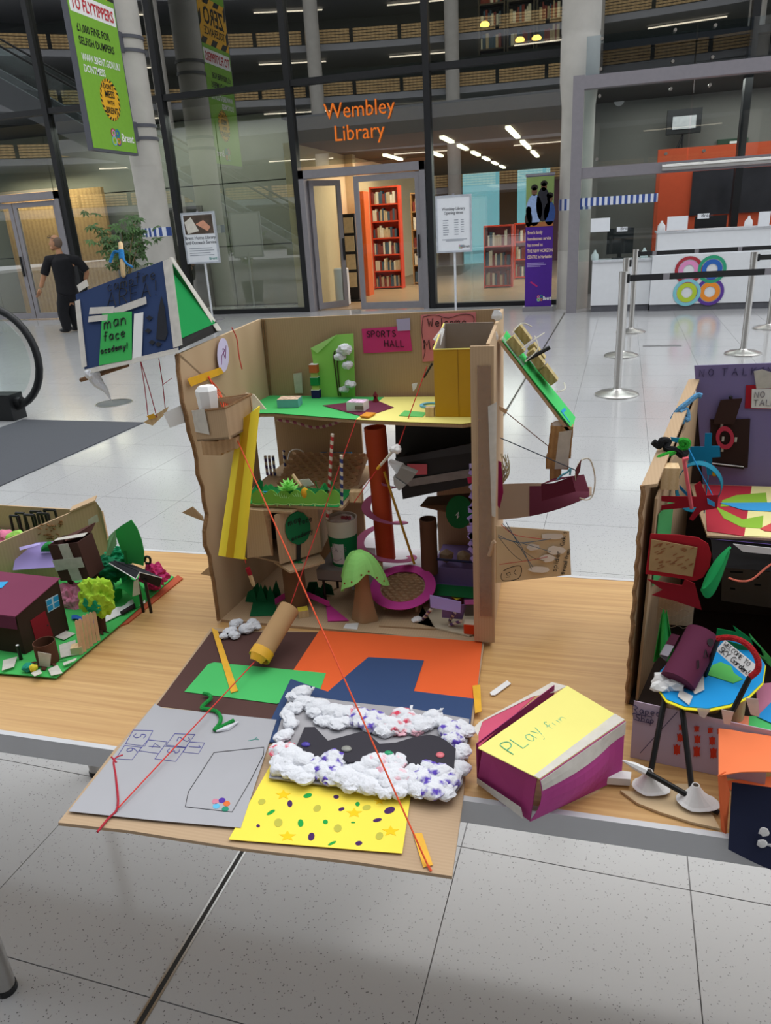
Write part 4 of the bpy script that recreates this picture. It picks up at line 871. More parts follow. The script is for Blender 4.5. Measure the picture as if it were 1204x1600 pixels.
# yellow tower on the shelf
yt = thing('yellow_box_tower', V(-.22, 1.44, SZ + .002), 'tall open topped yellow card tower on the right of the upper shelf', 'box')
YF = 1.385; a = py(680, 656, YF); xl = a.x; b_ = sz(765, 640); z0 = SZ + .0015; zt = py(680, 546, YF).z; zb = 1.308
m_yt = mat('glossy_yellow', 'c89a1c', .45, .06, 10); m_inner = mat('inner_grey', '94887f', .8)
MB().box(xl, -.186, YF, YF + .003, z0, zt).build('front', m_yt, yt); MB().box(xl + .046, xl + .0475, YF - .0006, YF, z0, zt).build('seam', mat('seam_yellow', 'a67c14', .5), yt)
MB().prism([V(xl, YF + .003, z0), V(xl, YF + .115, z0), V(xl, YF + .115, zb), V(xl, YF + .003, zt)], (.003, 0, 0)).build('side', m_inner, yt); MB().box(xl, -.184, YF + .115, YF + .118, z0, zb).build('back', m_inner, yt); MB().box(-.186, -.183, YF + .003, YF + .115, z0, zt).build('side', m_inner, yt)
q = MB(); q.tube([V(xl, YF, zt), V(-.186, YF, zt + .001)], .0015, 5); q.tube([V(xl, YF, zt), V(xl, YF + .115, zb)], .0015, 5); q.build('rim', paper('f2e27a'), yt)
MB().prism([py(688, 540, 1.44), py(694, 515, 1.46), py(690, 512, 1.46), py(676, 530, 1.43)], (0, .002, 0)).build('tape', m_wpaper, yt)
# things on the upper shelf
def block(c, s, rz, m, name, label, cat='block', top=None, group=None, front=None, parts=()):
    c = Vector(c); o_ = thing(name, c, label, cat, group); q = MB(); q.cbox(c + V(0, 0, s[2] / 2), s, rz); q.build('body', m, o_)
    R = Matrix.Rotation(rz, 3, 'Z')
    if top: MB().cbox(c + V(0, 0, s[2] + .0004), (s[0] * .97, s[1] * .97, .0008), rz).build('top_face', top, o_)
    if front: MB().cbox(c + R @ V(0, -s[1] / 2 - .0004, s[2] / 2), (s[0] * .97, .0008, s[2] * .94), rz).build('front_face', front, o_)
    return o_
c = sz(437, 611, .001); h = .085
o_ = thing('drawn_carton', c, 'tall pale carton with a drawn flame in the back left corner of the shelf', 'carton')
MB().lathe(c, [(0, 0), (.022, 0), (.022, h), (0, h)], 6).build('body', mat('pale_card', 'c9b594', .8, .05), o_); MB().lathe(c + V(0, 0, h), [(.024, 0), (.024, .003), (0, .003)], 6).build('lid', m_wpaper, o_)
for dz, cc in ((.052, 'd9663f'), (.04, '6fae8a'), (.03, 'c76a8e')): MB().prism([c + V(.004 + .008 * math.cos(a), -.0215, dz + .010 * math.sin(a)) for a in [k * .7854 for k in range(8)]], (0, -.001, 0)).build('drawn_patch', paper(cc), o_)
block(sz(453, 634, .0015), (.047, .035, .017), .12, paper('6fb0b4', .2), 'coloured_block', 'flat block with teal sides and a doodled top at the shelf front left', top=mat('doodle_top', 'd9b9a0', .8, .5, 120))
c = sz(495, 621, .001); st = thing('block_tower', c, 'stack of small cubes in orange, green and navy on the shelf', 'block tower'); s_ = .0185
for k, (cc, tp) in enumerate((('26275c', 1), ('b7c96a', 0), ('1f8a4a', 1), ('a8b96a', 0), ('c2683a', 1))):
    hh = s_ if tp else .010; z_ = sum([s_, .010, s_, .010, s_][:k]); bl_ = MB().cbox(c + V(0, 0, z_ + hh / 2), (s_ * (1 if tp else .8), s_ * (1 if tp else .8), hh - .0005), .1 * (k % 2)).build('cube', paper(cc, .1), st)
    if tp: MB().cbox(c + V(0, 0, z_ + hh + .0001), (s_, s_, .0008), .1 * (k % 2)).build('cube_top', m_wpaper, bl_)
gc = thing('green_garden_card', py(522, 620, 1.55), 'lime green card with cotton clouds leaning on the back wall', 'card')
sheet('card', [(486, 545), (527, 523), (552, 521), (555, 622), (494, 620), (490, 570)], ('y', 1.556), paper('96d465'), gc); sheet('folded_corner', [(485, 544), (527, 522), (496, 552)], ('y', 1.553), paper('b4e48a'), gc)
q = MB(); stroke(q, [(521, 556), (523, 549), (528, 549), (527, 570), (532, 618)], ('y', 1.555), .0016, .002); stroke(q, [(521, 556), (529, 618)], ('y', 1.555), .0014, .002); q.build('bent_straw', mat('dark_brown_ink', '3a2419', .7), gc)
for k, (u, v, r) in enumerate(((537, 553, .019), (532, 562, .014), (543, 574, .014), (548, 604, .013), (537, 612, .011))): cottonpuff('cotton_cloud', py(u, v, 1.545), r, 7, m_cotton, gc, 40 + k, .8, 2)
o_ = block(sz(559, 640, .003), (.038, .03, .018), -.1, m_wpaper, 'drum_block', 'white paper wrapped block with pink scribbles on the maroon card', top=mat('pink_scribble', 'dcb6cf', .8, .5, 150)); c = sz(559, 640, .003)
MB().cbox(c + V(.008, -.0165, .008), (.018, .001, .008), -.1).build('doodle_frame', mat('doodle_grey', '8b8272', .8), o_)
q = MB(); c = sz(587, 628, .002); q.lathe(c, [(0, 0), (.008, 0), (.004, .008), (.006, .014), (0, .024)], 6); q.build('foil_figure', mat('dark_red_foil', '6d1523', .35, .2), None, label='small dark red foil figure behind the white drum block', category='figure')
MB().ring(sz(672, 634, .002), X, V(0, 1, 0), .022, .015, .003, 28).build('paper_ring', paper('78b9d0'), None, label='pale blue paper ring beside the yellow tower', category='ring')
block(sz(672, 650, .0015), (.017, .012, .018), 0, m_wood, 'wooden_block', 'small plain wooden block in front of the blue ring', group='wooden blocks', top=None)
wd_ = MB(); wd_.prism([sz(372, 640, .001), sz(415, 640, .001), sz(405, 612, .03) + V(0, -.03, 0), sz(378, 606, .03) + V(0, -.03, 0)], (0, .004, 0)); wd_.build('paper_ramp', mat('drawn_paper', 'cdbfa8', .8, .12, 60), None, label='white drawn paper ramp at the left end of the upper shelf', category='ramp')
MB().prism([py(458, 584, 1.565), py(471, 582, 1.565), py(473, 614, 1.565), py(461, 614, 1.565)], (0, -.001, 0)).build('tape_scrap', m_tape, hb)
# garland under shelf
gp = [py(432, 656, 1.54), py(460, 660, 1.54), py(490, 668, 1.54), py(515, 664, 1.54), py(535, 656, 1.54)]; gp = smoothpath(gp, 4)
MB().tube(gp, .0035, 6).build('striped_garland', stripe_mat('garland', ('b3638a', 'd8c9c0'), 60, (1, 0, .4)), None, True, label='twisted pink and white garland under the upper shelf', category='garland')
# paper tray garden on the middle shelf
gt = thing('paper_garden_tray', V(-.57, 1.31, MZ), 'scalloped green paper garden with lily flowers on the middle shelf', 'paper garden')
GY = 1.297
def gpx(u, v, Y_=GY): return py(u, v, Y_)
sc = [gpx(394, 784)] + [gpx(394 + 136 * k / 40, 783 - (5 if k % 5 not in (0,) else 0) + 2 * math.sin(k)) for k in range(41)]
top_ = []
for k in range(7):
    for j in range(7): top_.append(gpx(394 + 137 * (k + j / 6) / 7, 772 - 7 * math.sin(math.pi * j / 6)))
MB().prism([gpx(394, 786), gpx(531, 788)] + top_[::-1], (0, -.0015, 0)).build('scalloped_edge', paper('7cbb4c'), gt)
q = MB()
for k in range(7): q.tube(smoothpath([gpx(394 + 137 * (k + f) / 7, 786 + dy_, GY - .003) for f, dy_ in ((0, 1), (.5, 3), (.93, 1), (1, 5))], 3), .0012, 4)
q.build('scallop_trim', paper('b8e08a'), gt)
MB().prism([V(-.69, 1.298, MZ + .001), V(-.47, 1.298, MZ + .001), V(-.47, 1.40, MZ + .001), V(-.69, 1.40, MZ + .001)], (0, 0, .001)).build('green_mat', paper('2a9a52'), gt)
rn = random.Random(11)
for k in range(16):
    u = rn.uniform(398, 520); b0 = gpx(u, 772, 1.31 + rn.uniform(0, .07)); hh = rn.uniform(.012, .034); wd = .012; ln = rn.uniform(-.012, .012); b0.z = MZ + .002
    MB().prism([b0 + V(-wd, 0, 0), b0 + V(wd, 0, 0), b0 + V(wd * .5 + ln, .006, hh * .7), b0 + V(ln, .008, hh), b0 + V(-wd * .6 + ln, .006, hh * .7)], (0, .001, 0)).build('leaf', paper(rn.choice(('2a9a52', '1c7a42', '35b060'))), gt)
c = gpx(451, 768, 1.305); q = MB()
for lay, (n_, r_, z_) in enumerate(((8, .024, .006), (7, .018, .014), (6, .012, .02))):
    for k in range(n_):
        a = 6.283 * k / n_ + lay * .4; d_ = V(math.cos(a), math.sin(a), 0); sd = V(-d_.y, d_.x, 0)
        q.add([c + V(0, 0, z_ - .006), c + d_ * r_ * .6 + sd * r_ * .3 + V(0, 0, z_), c + d_ * r_ + V(0, 0, z_ + .006), c + d_ * r_ * .6 - sd * r_ * .3 + V(0, 0, z_)], [(0, 1, 2, 3)])
q.build('lily_flower', paper('8ee070'), gt)
for k, (u, v) in enumerate(((437, 775), (466, 776), (445, 778))):
    b0 = gpx(u, v, 1.296); q = MB()
    for j in range(5): q.prism([b0 + V(-.001 + (j - 2) * .004, 0, 0), b0 + V(.001 + (j - 2) * .004, 0, 0), b0 + V((j - 2) * .006, -.002, .010 - abs(j - 2) * .002)], (0, -.0008, 0))
    q.build('grass_tuft', paper('b5f0a0'), gt)
MB().ball(gpx(476, 770, 1.30), .010, 2, .1, 2, (.8, .8, 1.2)).build('yellow_bud', paper('d9a32c'), gt, True)
q = MB(); c = gpx(497, 768, 1.31)
for k in range(7): a = 6.28 * k / 7; q.prism([c, c + V(.02 * math.cos(a) - .004, .008, .018 * math.sin(a)), c + V(.024 * math.cos(a), .004, .022 * math.sin(a))], (0, .0015, 0))
q.build('spiky_leaf', paper('1c8a44'), gt)
MB().prism([gpx(466, 750, 1.33), gpx(482, 748, 1.33), gpx(491, 758, 1.33), gpx(475, 760, 1.33)], (0, .001, 0)).build('paper_flag', m_wpaper, gt)
MB().cyl(gpx(457, 742, 1.335), gpx(470, 760, 1.325), .004, n=8).build('wooden_peg', m_wood, gt, True)
for k, (u, v, w_) in enumerate(((414, 762, .012), (437, 762, .006), (522, 774, .016))): MB().cbox(V(gpx(u, v, 1.325).x, 1.325, MZ + .010), (w_, .004, .018)).build('blue_slip', paper('3f9fd0'), gt)
# honeycomb mat
c = V(-.57, 1.47, MZ + .012); hc_ = thing('honeycomb_mat', c, 'brown honeycomb board mat sloping behind the paper garden', 'mat'); ey = V(0, .93, .36).normalized()
MB().obox(c - V(.085, 0, 0) - ey * .07, (.185, 0, 0), ey * .14, (0, 0, .003)).build('backing', paper('a88564'), hc_); honeycomb(c + V(.008, 0, .004), X, ey, .18, .13, .010).build('honeycomb_core', mat('honeycomb_paper', 'd2b394', .9, .1), hc_)
MB().cyl(py(500, 712, 1.545), py(549, 712, 1.545), .0085, n=16).build('blue_tube', paper('1f6f9c'), None, True, label='short blue paper roll behind the honeycomb mat', category='roll')
def straw(a, b, m, label, r=.003, g_=None): return MB().cyl(a, b, r, n=10).build('paper_straw', m, None, True, label=label, category='straw', group=g_)
straw(py(533, 711, 1.315), V(py(533, 780, 1.315).x, 1.315, MZ + .0005), st_blue, 'blue and white striped straw upright at the front of the middle shelf', .0032)
for k, (u, lab, mm) in enumerate(((414, 'leftmost purple striped straw stub by the honeycomb mat', st_pur), (420, 'second purple striped straw stub by the honeycomb mat', st_pur), (426, 'blue striped straw stub by the honeycomb mat', st_blue), (443, 'short blue striped straw behind the honeycomb mat', st_blue))):
    a = py(u, 704 if k == 3 else 712, 1.55 if k == 3 else 1.48); straw(a, V(a.x, a.y, MZ + .0005), mm, lab, .0032)
bp_ = py(556, 772, 1.34); block(V(bp_.x, 1.34, MZ + .0005), (.024, .02, .022), .1, m_wood, 'wooden_block', 'plain wooden block at the right end of the middle shelf', group='wooden blocks')
MB().tube(smoothpath([py(450, 718, 1.53), py(453, 706, 1.53), py(463, 702, 1.53), py(473, 706, 1.53), py(476, 718, 1.53)], 4), .0016, 5).build('paper_hoop', m_wpaper, None, True, label='thin white hoop standing on the honeycomb mat', category='hoop')
# orange column with spiral slide
oc = thing('spiral_slide_tower', V(-.425, 1.46, .79), 'orange red tube tower with a pink paper spiral slide', 'slide'); m_ored = mat('orange_red_card', 'd0522a', .6, .06)
tp_, bt_ = py(586, 668, 1.455), py(603, 872, 1.455); MB().pipe(bt_, tp_, .0215, .019, 28).build('tube', m_ored, oc, True)
MB().pipe(bt_.lerp(tp_, .8), tp_ + V(-.001, 0, .001), .0235, .0215, 28).build('collar', m_ored, oc, True)
def spir(u, v):
    a = -1.2 + u * 2 * math.pi * 2.3; z = .985 - .195 * min(1, u * 1.0); ax = bt_.lerp(tp_, max(0, (z - bt_.z) / (tp_.z - bt_.z))); r0 = .0245 + .026 * min(1, max(0, (u - .3) * 1.9)); r = r0 + v * .02
    return V(ax.x + r * math.cos(a), ax.y + r * math.sin(a) * .9, z + .0)
MB().surf(spir, 70, 2, .0012).build('spiral_ramp', paper('bd6a90'), oc, True)
MB().cyl(py(600, 737, 1.40), py(647, 881, 1.40), .0028, n=10).build('yellow_straw', mat('yellow_straw', 'c8962a', .5), None, True, label='yellow straw leaning against the spiral slide', category='straw')
wp = thing('white_foam_pad', V(-.41, 1.48, FZ), 'white foam block under the orange spiral slide', 'foam pad')
MB().box(-.50, -.315, 1.425, 1.56, FZ + .0005, .775).build('slab', mat('white_foam', 'cfcdd2', .85, .04), wp); MB().box(-.505, -.46, 1.50, 1.56, .775, .80).build('slab', MATS['white_foam'], wp)
b0 = py(589, 882, 1.43); block(V(b0.x, 1.437, .7755), (.019, .016, .02), .1, m_wood, 'wooden_block', 'plain wooden block at the foot of the spiral slide', group='wooden blocks')
# black house
bh = thing('black_card_house', V(-.27, 1.46, .945), 'black card house with grey tape band and pink label', 'house'); m_bk = mat('black_card', '1d1b1c', .6, .1)
MB().prism([py(617, 662, 1.45), V(-.184, 1.45, py(617, 662, 1.45).z), V(-.184, 1.45, 1.01), py(618, 720, 1.45)], (0, .1, 0)).build('upper_box', m_bk, bh)
f0, f1, f2, f3 = py(622, 723, 1.385), py(740, 705, 1.385), py(740, 757, 1.385), py(629, 780, 1.385); MB().prism([f0, f1, f2, f3], (0, .08, 0)).build('lower_box', m_bk, bh)
MB().prism([py(617, 716, 1.384), py(740, 692, 1.384), py(740, 706, 1.384), py(620, 724, 1.384)], (0, -.002, 0)).build('ledge', mat('black_card_edge', '2e2d30', .5), bh)
MB().prism([py(632, 750, 1.383), py(740, 732, 1.383), py(740, 745, 1.383), py(640, 760, 1.383)], (0, -.001, 0)).build('tape_band', film_mat('grey_tape', '8f8783', .7), bh)
MB().prism([py(636, 725, 1.382), py(667, 725, 1.382), py(667, 741, 1.382), py(640, 742, 1.382)], (0, -.0015, 0)).build('pink_label', paper('c95f68'), bh)
bs_ = thing('brown_tube_support', V(-.32, 1.42, .775), 'brown card tube with sloping board holding up the black house', 'support')
a = py(667, 862, 1.42); MB().pipe(V(a.x, 1.44, .776), V(a.x, 1.44, .905), .0185, .0165, 24).build('tube', mat('brown_card', '6b4c37', .8, .06), bs_, True); MB().prism([py(656, 790, 1.42), py(668, 776, 1.46), py(738, 770, 1.46), py(738, 788, 1.42), py(700, 800, 1.41)], (0, .002, -.003)).build('board', paper('74543d'), bs_)
# string car
cr = thing('paper_cable_car', py(612, 735, 1.33), 'white and grey folded paper cable car hanging on the red string', 'cable car')
MB().obox(py(606, 722, 1.33), py(622, 745, 1.33) - py(606, 722, 1.33), py(626, 728, 1.34) - py(606, 722, 1.33), (0, .02, 0)).build('cabin', m_wpaper, cr); MB().prism([py(625, 730, 1.325), py(650, 740, 1.325), py(636, 757, 1.325), py(618, 745, 1.325)], (0, .02, 0)).build('grey_roof', paper('8b8781'), cr); MB().prism([py(614, 745, 1.323), py(634, 758, 1.323), py(623, 767, 1.323), py(615, 757, 1.323)], (0, .02, 0)).build('grey_base', paper('a9a7a3'), cr)
MB().cyl(py(590, 732, 1.335), py(620, 697, 1.335), .0028, n=10).build('straw_runner', mat('cream_straw', 'd9d0bd', .6), cr, True); MB().cyl(py(589, 733, 1.335), py(594, 727, 1.335), .003, n=10).build('yellow_tip', m_ytape, cr, True); cottonpuff('tape_wad', py(619, 706, 1.33), .012, 5, m_wpaper, cr, 3, .8)
# hut
ht = thing('cardboard_hut', V(-.6, 1.33, .86), 'small cardboard hut with open door and green round sign', 'hut')
A = py(437, 882, 1.275); B = pz(502, 862, A.z); up_ = V(0, 0, .118)
MB().prism([A, B, B + up_, A + up_ * .93], (.0, .005, 0)).build('front_panel', m_cardd, ht); MB().prism([B, B + V(-.02, .14, 0), B + V(-.02, .14, 0) + up_, B + up_], (-.004, 0, 0)).build('side_panel', m_cardd, ht)
q_ = py(384, 800, 1.27); MB().prism([py(384, 796, 1.275), py(411, 798, 1.275), py(424, 868, 1.262), py(386, 872, 1.27)], (0, .004, 0)).build('door', m_cardd, ht); MB().prism([py(411, 798, 1.275), py(420, 800, 1.285), py(425, 868, 1.275), py(424, 869, 1.262)], (.002, .003, 0)).build('door', m_edge, ht)
MB().prism([V(-.68, 1.31, A.z), V(-.60, 1.285, A.z), V(-.53, 1.50, A.z), V(-.68, 1.50, A.z)], (0, 0, -.004)).build('base', m_cardd, ht); MB().box(-.685, -.68, 1.31, 1.5, A.z, .97).build('side_panel', m_cardd, ht)
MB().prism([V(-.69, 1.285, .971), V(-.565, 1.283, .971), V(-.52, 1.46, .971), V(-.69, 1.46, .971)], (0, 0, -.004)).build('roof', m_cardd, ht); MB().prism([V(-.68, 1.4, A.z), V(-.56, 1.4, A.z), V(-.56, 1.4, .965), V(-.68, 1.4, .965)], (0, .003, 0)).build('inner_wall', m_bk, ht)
nrm = (B - A).cross(V(0, 0, 1)).normalized(); nrm = nrm if nrm.y < 0 else -nrm; HP = (A + nrm * .002, nrm)
sg = MB().prism([pl(465 + 20 * math.cos(a), 825 + 26 * math.sin(a), *HP) for a in [k * math.pi / 7 + .2 for k in range(14)]], nrm * .0012).build('round_sign', paper('1b7044'), ht)
e_ = (B - A).normalized(); e_.z = 0
hand('lettering', 'man', pl(450, 822, *HP) + nrm * .0015, e_ + V(0, 0, .1), Zv, .014, m_marker, sg, .0008); hand('lettering', 'face', pl(466, 821, *HP) + nrm * .0015, e_ + V(0, 0, .1), Zv, .012, m_marker, sg, .0008); hand('lettering', 'academy', pl(455, 845, *HP) + nrm * .0015, e_ + V(0, 0, .12), Zv, .010, m_marker, sg, .0008)
MB().prism([pl(463, 852, *HP), pl(470, 848, *HP), pl(469, 875, *HP), pl(463, 877, *HP)], nrm * .001).build('doorway', m_bk, ht)
pk_ = thing('cardboard_porch', V(-.57, 1.3, FZ), 'cardboard porch board on a round card stump below the hut', 'porch')
a = py(452, 908, 1.30); MB().cyl(V(a.x, 1.325, FZ + .0005), V(a.x, 1.325, A.z - .014), .024, n=24).build('stump', mat('brown_tube_card', '765439', .8, .08), pk_, True); MB().prism([pz(428, 880, A.z - .012), pz(453, 896, A.z - .012), pz(508, 880, A.z - .012), pz(498, 866, A.z - .012), pz(446, 868, A.z - .012)], (0, 0, .005)).build('board', m_card, pk_)
q = MB()
for k in range(7): p_ = pz(462 + k * 1.5, 879 - (k % 3) * 2, A.z - .0065); q.ball(p_, .004, 1, .2, 2, (1, 1, .4))
q.build('green_moss', paper('1f7a45'), pk_)
# cup and stool
sl = thing('grey_stool', V(-.49, 1.37, FZ), 'grey card stool with black straw legs under the milkshake cup', 'stool')
MB().box(-.545, -.452, 1.335, 1.44, .795, .818).build('seat', mat('grey_board', '77706c', .85, .05), sl)
for x, y in ((-.535, 1.345), (-.462, 1.345), (-.535, 1.43), (-.462, 1.43)): MB().cyl((x, y, FZ + .0005), (x, y, .795), .0032, n=8).build('leg', m_bstr, sl, True)
MB().cyl((-.545, 1.342, .792), (-.452, 1.342, .792), .003, n=8).build('rail', m_bstr, sl, True)
cp = thing('milkshake_cup', V(-.493, 1.375, .8185), 'green banded paper milkshake cup with a red striped straw', 'cup'); c = V(-.493, 1.375, .8185); CH = .108
MB().lathe(c, [(0, 0), (.026, 0), (.034, CH), (.031, CH), (.030, CH - .008), (0, CH - .008)], 32).build('cup_body', mat('cup_white', 'c9c2b6', .7, .05), cp, True)
MB().lathe(c, [(.0266, .002), (.0320, CH * .66), (.0312, CH * .66)], 32).build('green_band', paper('116b3f'), cp, True)
q = MB(); q.surf(lambda u, v: c + V((.0272 + .0055 * v * .6) * math.sin(-.75 + u * 1.1 - .0), -(.0277 + .0055 * v * .6) * math.cos(-.75 + u * 1.1), .010 + v * .048), 8, 2, .0); q.build('paper_label', mat('label_lilac', 'cbc3cc', .8), cp, True)
for s_, zz in (('EATS', .04), ):
    hand('lettering', s_, c + V(-.018, -.0325, zz), V(1, .18, 0), Zv, .010, mat('pencil_grey', '6a6270', .7), cp, .0005)
q = MB(); q.tube(smoothpath([c + V(-.016, -.0325, .024), c + V(-.006, -.0345, .02), c + V(.006, -.0335, .026)], 4), .0006, 4); q.build('smile', MATS['pencil_grey'], cp)
cottonpuff('whipped_top', c + V(0, 0, CH - .012), .026, 9, mat('cream_foam', 'd9d6d8', .9), cp, 9, .4); a, b_ = py(511, 812, 1.36), py(519, 678, 1.36); MB().cyl(a, b_, .0034, n=12).build('straw', st_red, cp, True)
for k in range(3): MB().cbox(c + V(.008 + k * .007, -.01, CH + .003), (.008, .006, .005), k).build('berry', paper('9a4a55'), cp)
# left lower floor
q = MB().prism([pz(u, v, FZ + .001) for u, v in ((395, 942), (432, 930), (432, 962), (390, 963))], (0, 0, .001)).build('green_card_sheet', paper('17683e'), None, label='dark green card sheet on the floor of the box at the left', category='card')
pk = thing('paper_bush', pz(408, 940, FZ), 'dark green folded paper bush in the lower left corner', 'bush')
for k in range(6):
    b0 = pz(392 + k * 8, 942 - (k % 2) * 6, FZ); a = k * .9; MB().prism([b0 + V(-.014, 0, .0015), b0 + V(.014, 0, .0015), b0 + V(.006 * math.cos(a), .012, .03 + .006 * (k % 3)), b0 + V(-.008, .006, .024)], (0, .001, 0)).build('leaf', paper('14603a'), pk)
pk = thing('paper_bush', pz(480, 940, FZ), 'dark green paper bushes behind the pink ribbon', 'bush')
for k in range(6):
    b0 = pz(455 + k * 11, 938 - (k % 2) * 8, FZ); MB().prism([b0 + V(-.018, 0, .0015), b0 + V(.018, 0, .0015), b0 + V(.010, .01, .03 - .005 * (k % 3)), b0 + V(-.008, .006, .03)], (0, .001, 0)).build('leaf', paper('135a37'), pk)
rb = thing('pink_paper_ribbon', pz(480, 950, FZ), 'bright pink folded paper ribbon on the box floor', 'ribbon')
MB().surf(lambda u, v: pz(430 + 85 * u, 945 - 4 * math.sin(u * 5), FZ + .003) + V(0, .0, .018 * math.sin(u * 3.1) + .014 * v), 16, 2, .0012).build('strip', paper('d0449a'), rb, True); MB().prism([pz(u, v, FZ + .002) for u, v in ((508, 940), (545, 970), (512, 971))], (0, 0, .001)).build('triangle', paper('d0449a'), rb)
b0 = pz(474, 962, FZ); block(V(b0.x, b0.y, FZ + .0005), (.022, .02, .016), .5, m_wood, 'wooden_block', 'wooden block with a yellow top beside the pink ribbon', top=paper('f2d94e'), group='wooden blocks')
ps = thing('lolly_stick', py(392, 895, 1.27), 'lolly stick with a red wrapped end hanging below the yellow slide', 'stick'); a, b_ = py(384, 880, 1.255), py(397, 916, 1.255); ml = a.lerp(b_, .5)
d_ = (b_ - a).normalized(); MB().tube([ml, b_ - d_ * .004, b_], [.0045, .0045, .002], 8).build('stick', m_wood, ps, True); MB().cyl(a.lerp(b_, .2), ml, .005, n=10).build('red_wrap', paper('9a1c2c'), ps, True); MB().tube([a, a + V(-.004, .004, .02)], .0008, 4).build('thread', m_string, ps)
# tree
tr = thing('paper_tree', pz(563, 972, FZ), 'paper tree with brown card trunk and pale green canopy', 'tree'); c = V(-.432, 1.30, FZ + .0005)
tk = MB()
def trunk(u, v):
    a = u * 2 * math.pi; r = .013 + .013 * (1 - v) ** 2.2 + .003 * math.cos(4 * a) * (1 - v); return c + V(r * math.cos(a) * 1.05, r * math.sin(a) * .7, .125 * v)
tk.surf(trunk, 24, 8); tk.build('trunk', paper('a5825f'), tr, True)
def canopy(u, v):
    a = u * 2 * math.pi; r = .047 * v ** .8 * (1 + .16 * math.sin(3 * a + 1) * v + .06 * math.sin(7 * a)); z = .158 - .062 * v ** 2.2 * (1 + .35 * math.sin(2 * a + .6)) + .004 * math.sin(5 * a) * v
    return c + V(r * math.cos(a), r * math.sin(a) * .8 - .002, z)
MB().surf(canopy, 30, 7, .001).build('canopy', paper('9be07c'), tr)
for k in range(9):
    a = 3.3 + k * .42; p_ = canopy((a % 6.283) / 6.283, .93); MB().ball(p_ + V(0, -.001, .001), .0022, 1).build('berry', paper('8a3a24'), tr)
MB().prism([pz(540, 975, FZ), pz(560, 974, FZ), pz(558, 984, FZ), pz(536, 982, FZ)], (0, 0, .001)).build('tape', m_wpaper, tr)
# trampoline
tm = thing('paper_trampoline', V(-.365, 1.36, FZ), 'round trampoline with pink paper rim and honeycomb board centre', 'trampoline'); c = py(629, 917, 1.37); ey = V(0, math.cos(.26), math.sin(.26)); nn = X.cross(ey)
MB().ring(c, X, ey, .0715, .049, .0016, 36).build('rim', paper('c9449a'), tm); cb = MB().ring(c - nn * .008, X, ey, .06, .001, .003, 30).build('base_disc', m_cardd, tm); honeycomb(c - nn * .005, V(1, .0, 0), ey, .105, .105, .007, .0085, lambda u, v: u * u + v * v < .049 ** 2).build('honeycomb_core', MATS['honeycomb_paper'], tm)
for dx, dy in ((-.035, -.03), (.035, -.03), (0, .04)): t_ = c + X * dx + ey * dy - nn * .009; MB().cyl(V(t_.x, t_.y, FZ + .0045 if dy < 0 else FZ + .0005), t_, .004, n=8).build('leg', m_cardd, tm)
MB().prism([pz(592, 980, FZ), pz(680, 985, FZ), pz(660, 950, FZ), pz(605, 950, FZ)], (0, 0, .004)).build('foot_board', m_cardd, tm)
# purple soft play corner
PV = paper('8173b0'); pst = thing('purple_steps', V(-.25, 1.5, FZ), 'purple and green card steps in the lower right corner', 'steps')
MB().box(-.312, -.182, 1.44, 1.565, FZ + .0005, .79).build('step', paper('7d6a9c'), pst); MB().box(-.306, -.182, 1.385, 1.44, FZ + .0005, .752).build('step', paper('6a5788'), pst); MB().prism([V(-.308, 1.38, .753), V(-.182, 1.375, .753), V(-.182, 1.425, .753), V(-.30, 1.43, .753)], (0, 0, .001)).build('green_strip', paper('1c6b3a'), pst); MB().cyl((-.312, 1.436, .812), (-.184, 1.436, .808), .0028, n=8).build('rail', mat('navy_straw', '1d2148', .5), pst, True)
for u, lab in ((695, 'faceted brown paper ball on the purple step, left of two'), (722, 'faceted brown paper ball on the purple step, right of two')):
    p_ = py(u, 862, 1.45); MB().ball(V(p_.x, 1.462, .8085), .017, 1, .12, 2, (1.05, .9, 1), u).build('paper_rock', paper('a89078'), None, label=lab, category='paper ball')
gs_ = thing('green_round_sign', py(716, 800, 1.40), 'dark green round paper sign fixed on the right inner wall', 'sign'); MB().prism([py(717 + 21 * math.cos(a), 800 + 26 * math.sin(a), 1.40) for a in [k * math.pi / 10 for k in range(20)]], (0, .0015, 0)).build('disc', paper('155c30'), gs_); q = MB(); stroke(q, [(712, 805), (716, 800), (714, 810), (717, 806)], ('y', 1.399), .001, .0005); q.build('mark', m_wpaper, gs_)
sb = MB().prism([pz(u, v, FZ + .001) for u, v in ((648, 975), (660, 950), (740, 960), (740, 992), (733, 995))], (0, 0, .003)).build('cream_card_base', paper('cbbda4'), None, label='cream card base sheet in the lower right of the box', category='card')
def cube(u, v, s, cs, rz, lab, top, fr=None):
    b0 = pz(u, v, FZ + .0045); return block(b0, s, rz, cs, 'card_cube', lab, 'cube', top, 'paper covered cubes', fr)
cube(705, 920, (.042, .03, .022), PV, .02, 'large lilac paper cube beside the trampoline', paper('9a8cc6')); cube(715, 944, (.022, .022, .018), paper('6b2228'), .78, 'small dark red cube with a yellow top', paper('e8d23e')); cube(735, 958, (.026, .022, .026), paper('6f655c'), .2, 'grey cube with a pink top by the right wall', paper('c85f9a')); cube(734, 987, (.022, .02, .022), paper('d9c9b0'), 0, 'small cube with an orange front at the box corner', paper('e0cfb8'), paper('d8481c'))
bn_ = thing('lilac_bench', pz(695, 975, FZ), 'lilac paper bench on striped straw legs near the right wall', 'bench'); bz = .768
MB().prism([py(671, 930, 1.285), py(720, 941, 1.275), py(719, 958, 1.27), py(672, 949, 1.28)], (0, .002, 0)).build('seat_front', paper('a79ad6'), bn_); MB().prism([py(690, 948, 1.288), py(725, 945, 1.29), py(728, 948, 1.31), py(722, 968, 1.30), py(690, 965, 1.30)], (0, .002, 0)).build('seat_back', PV, bn_)
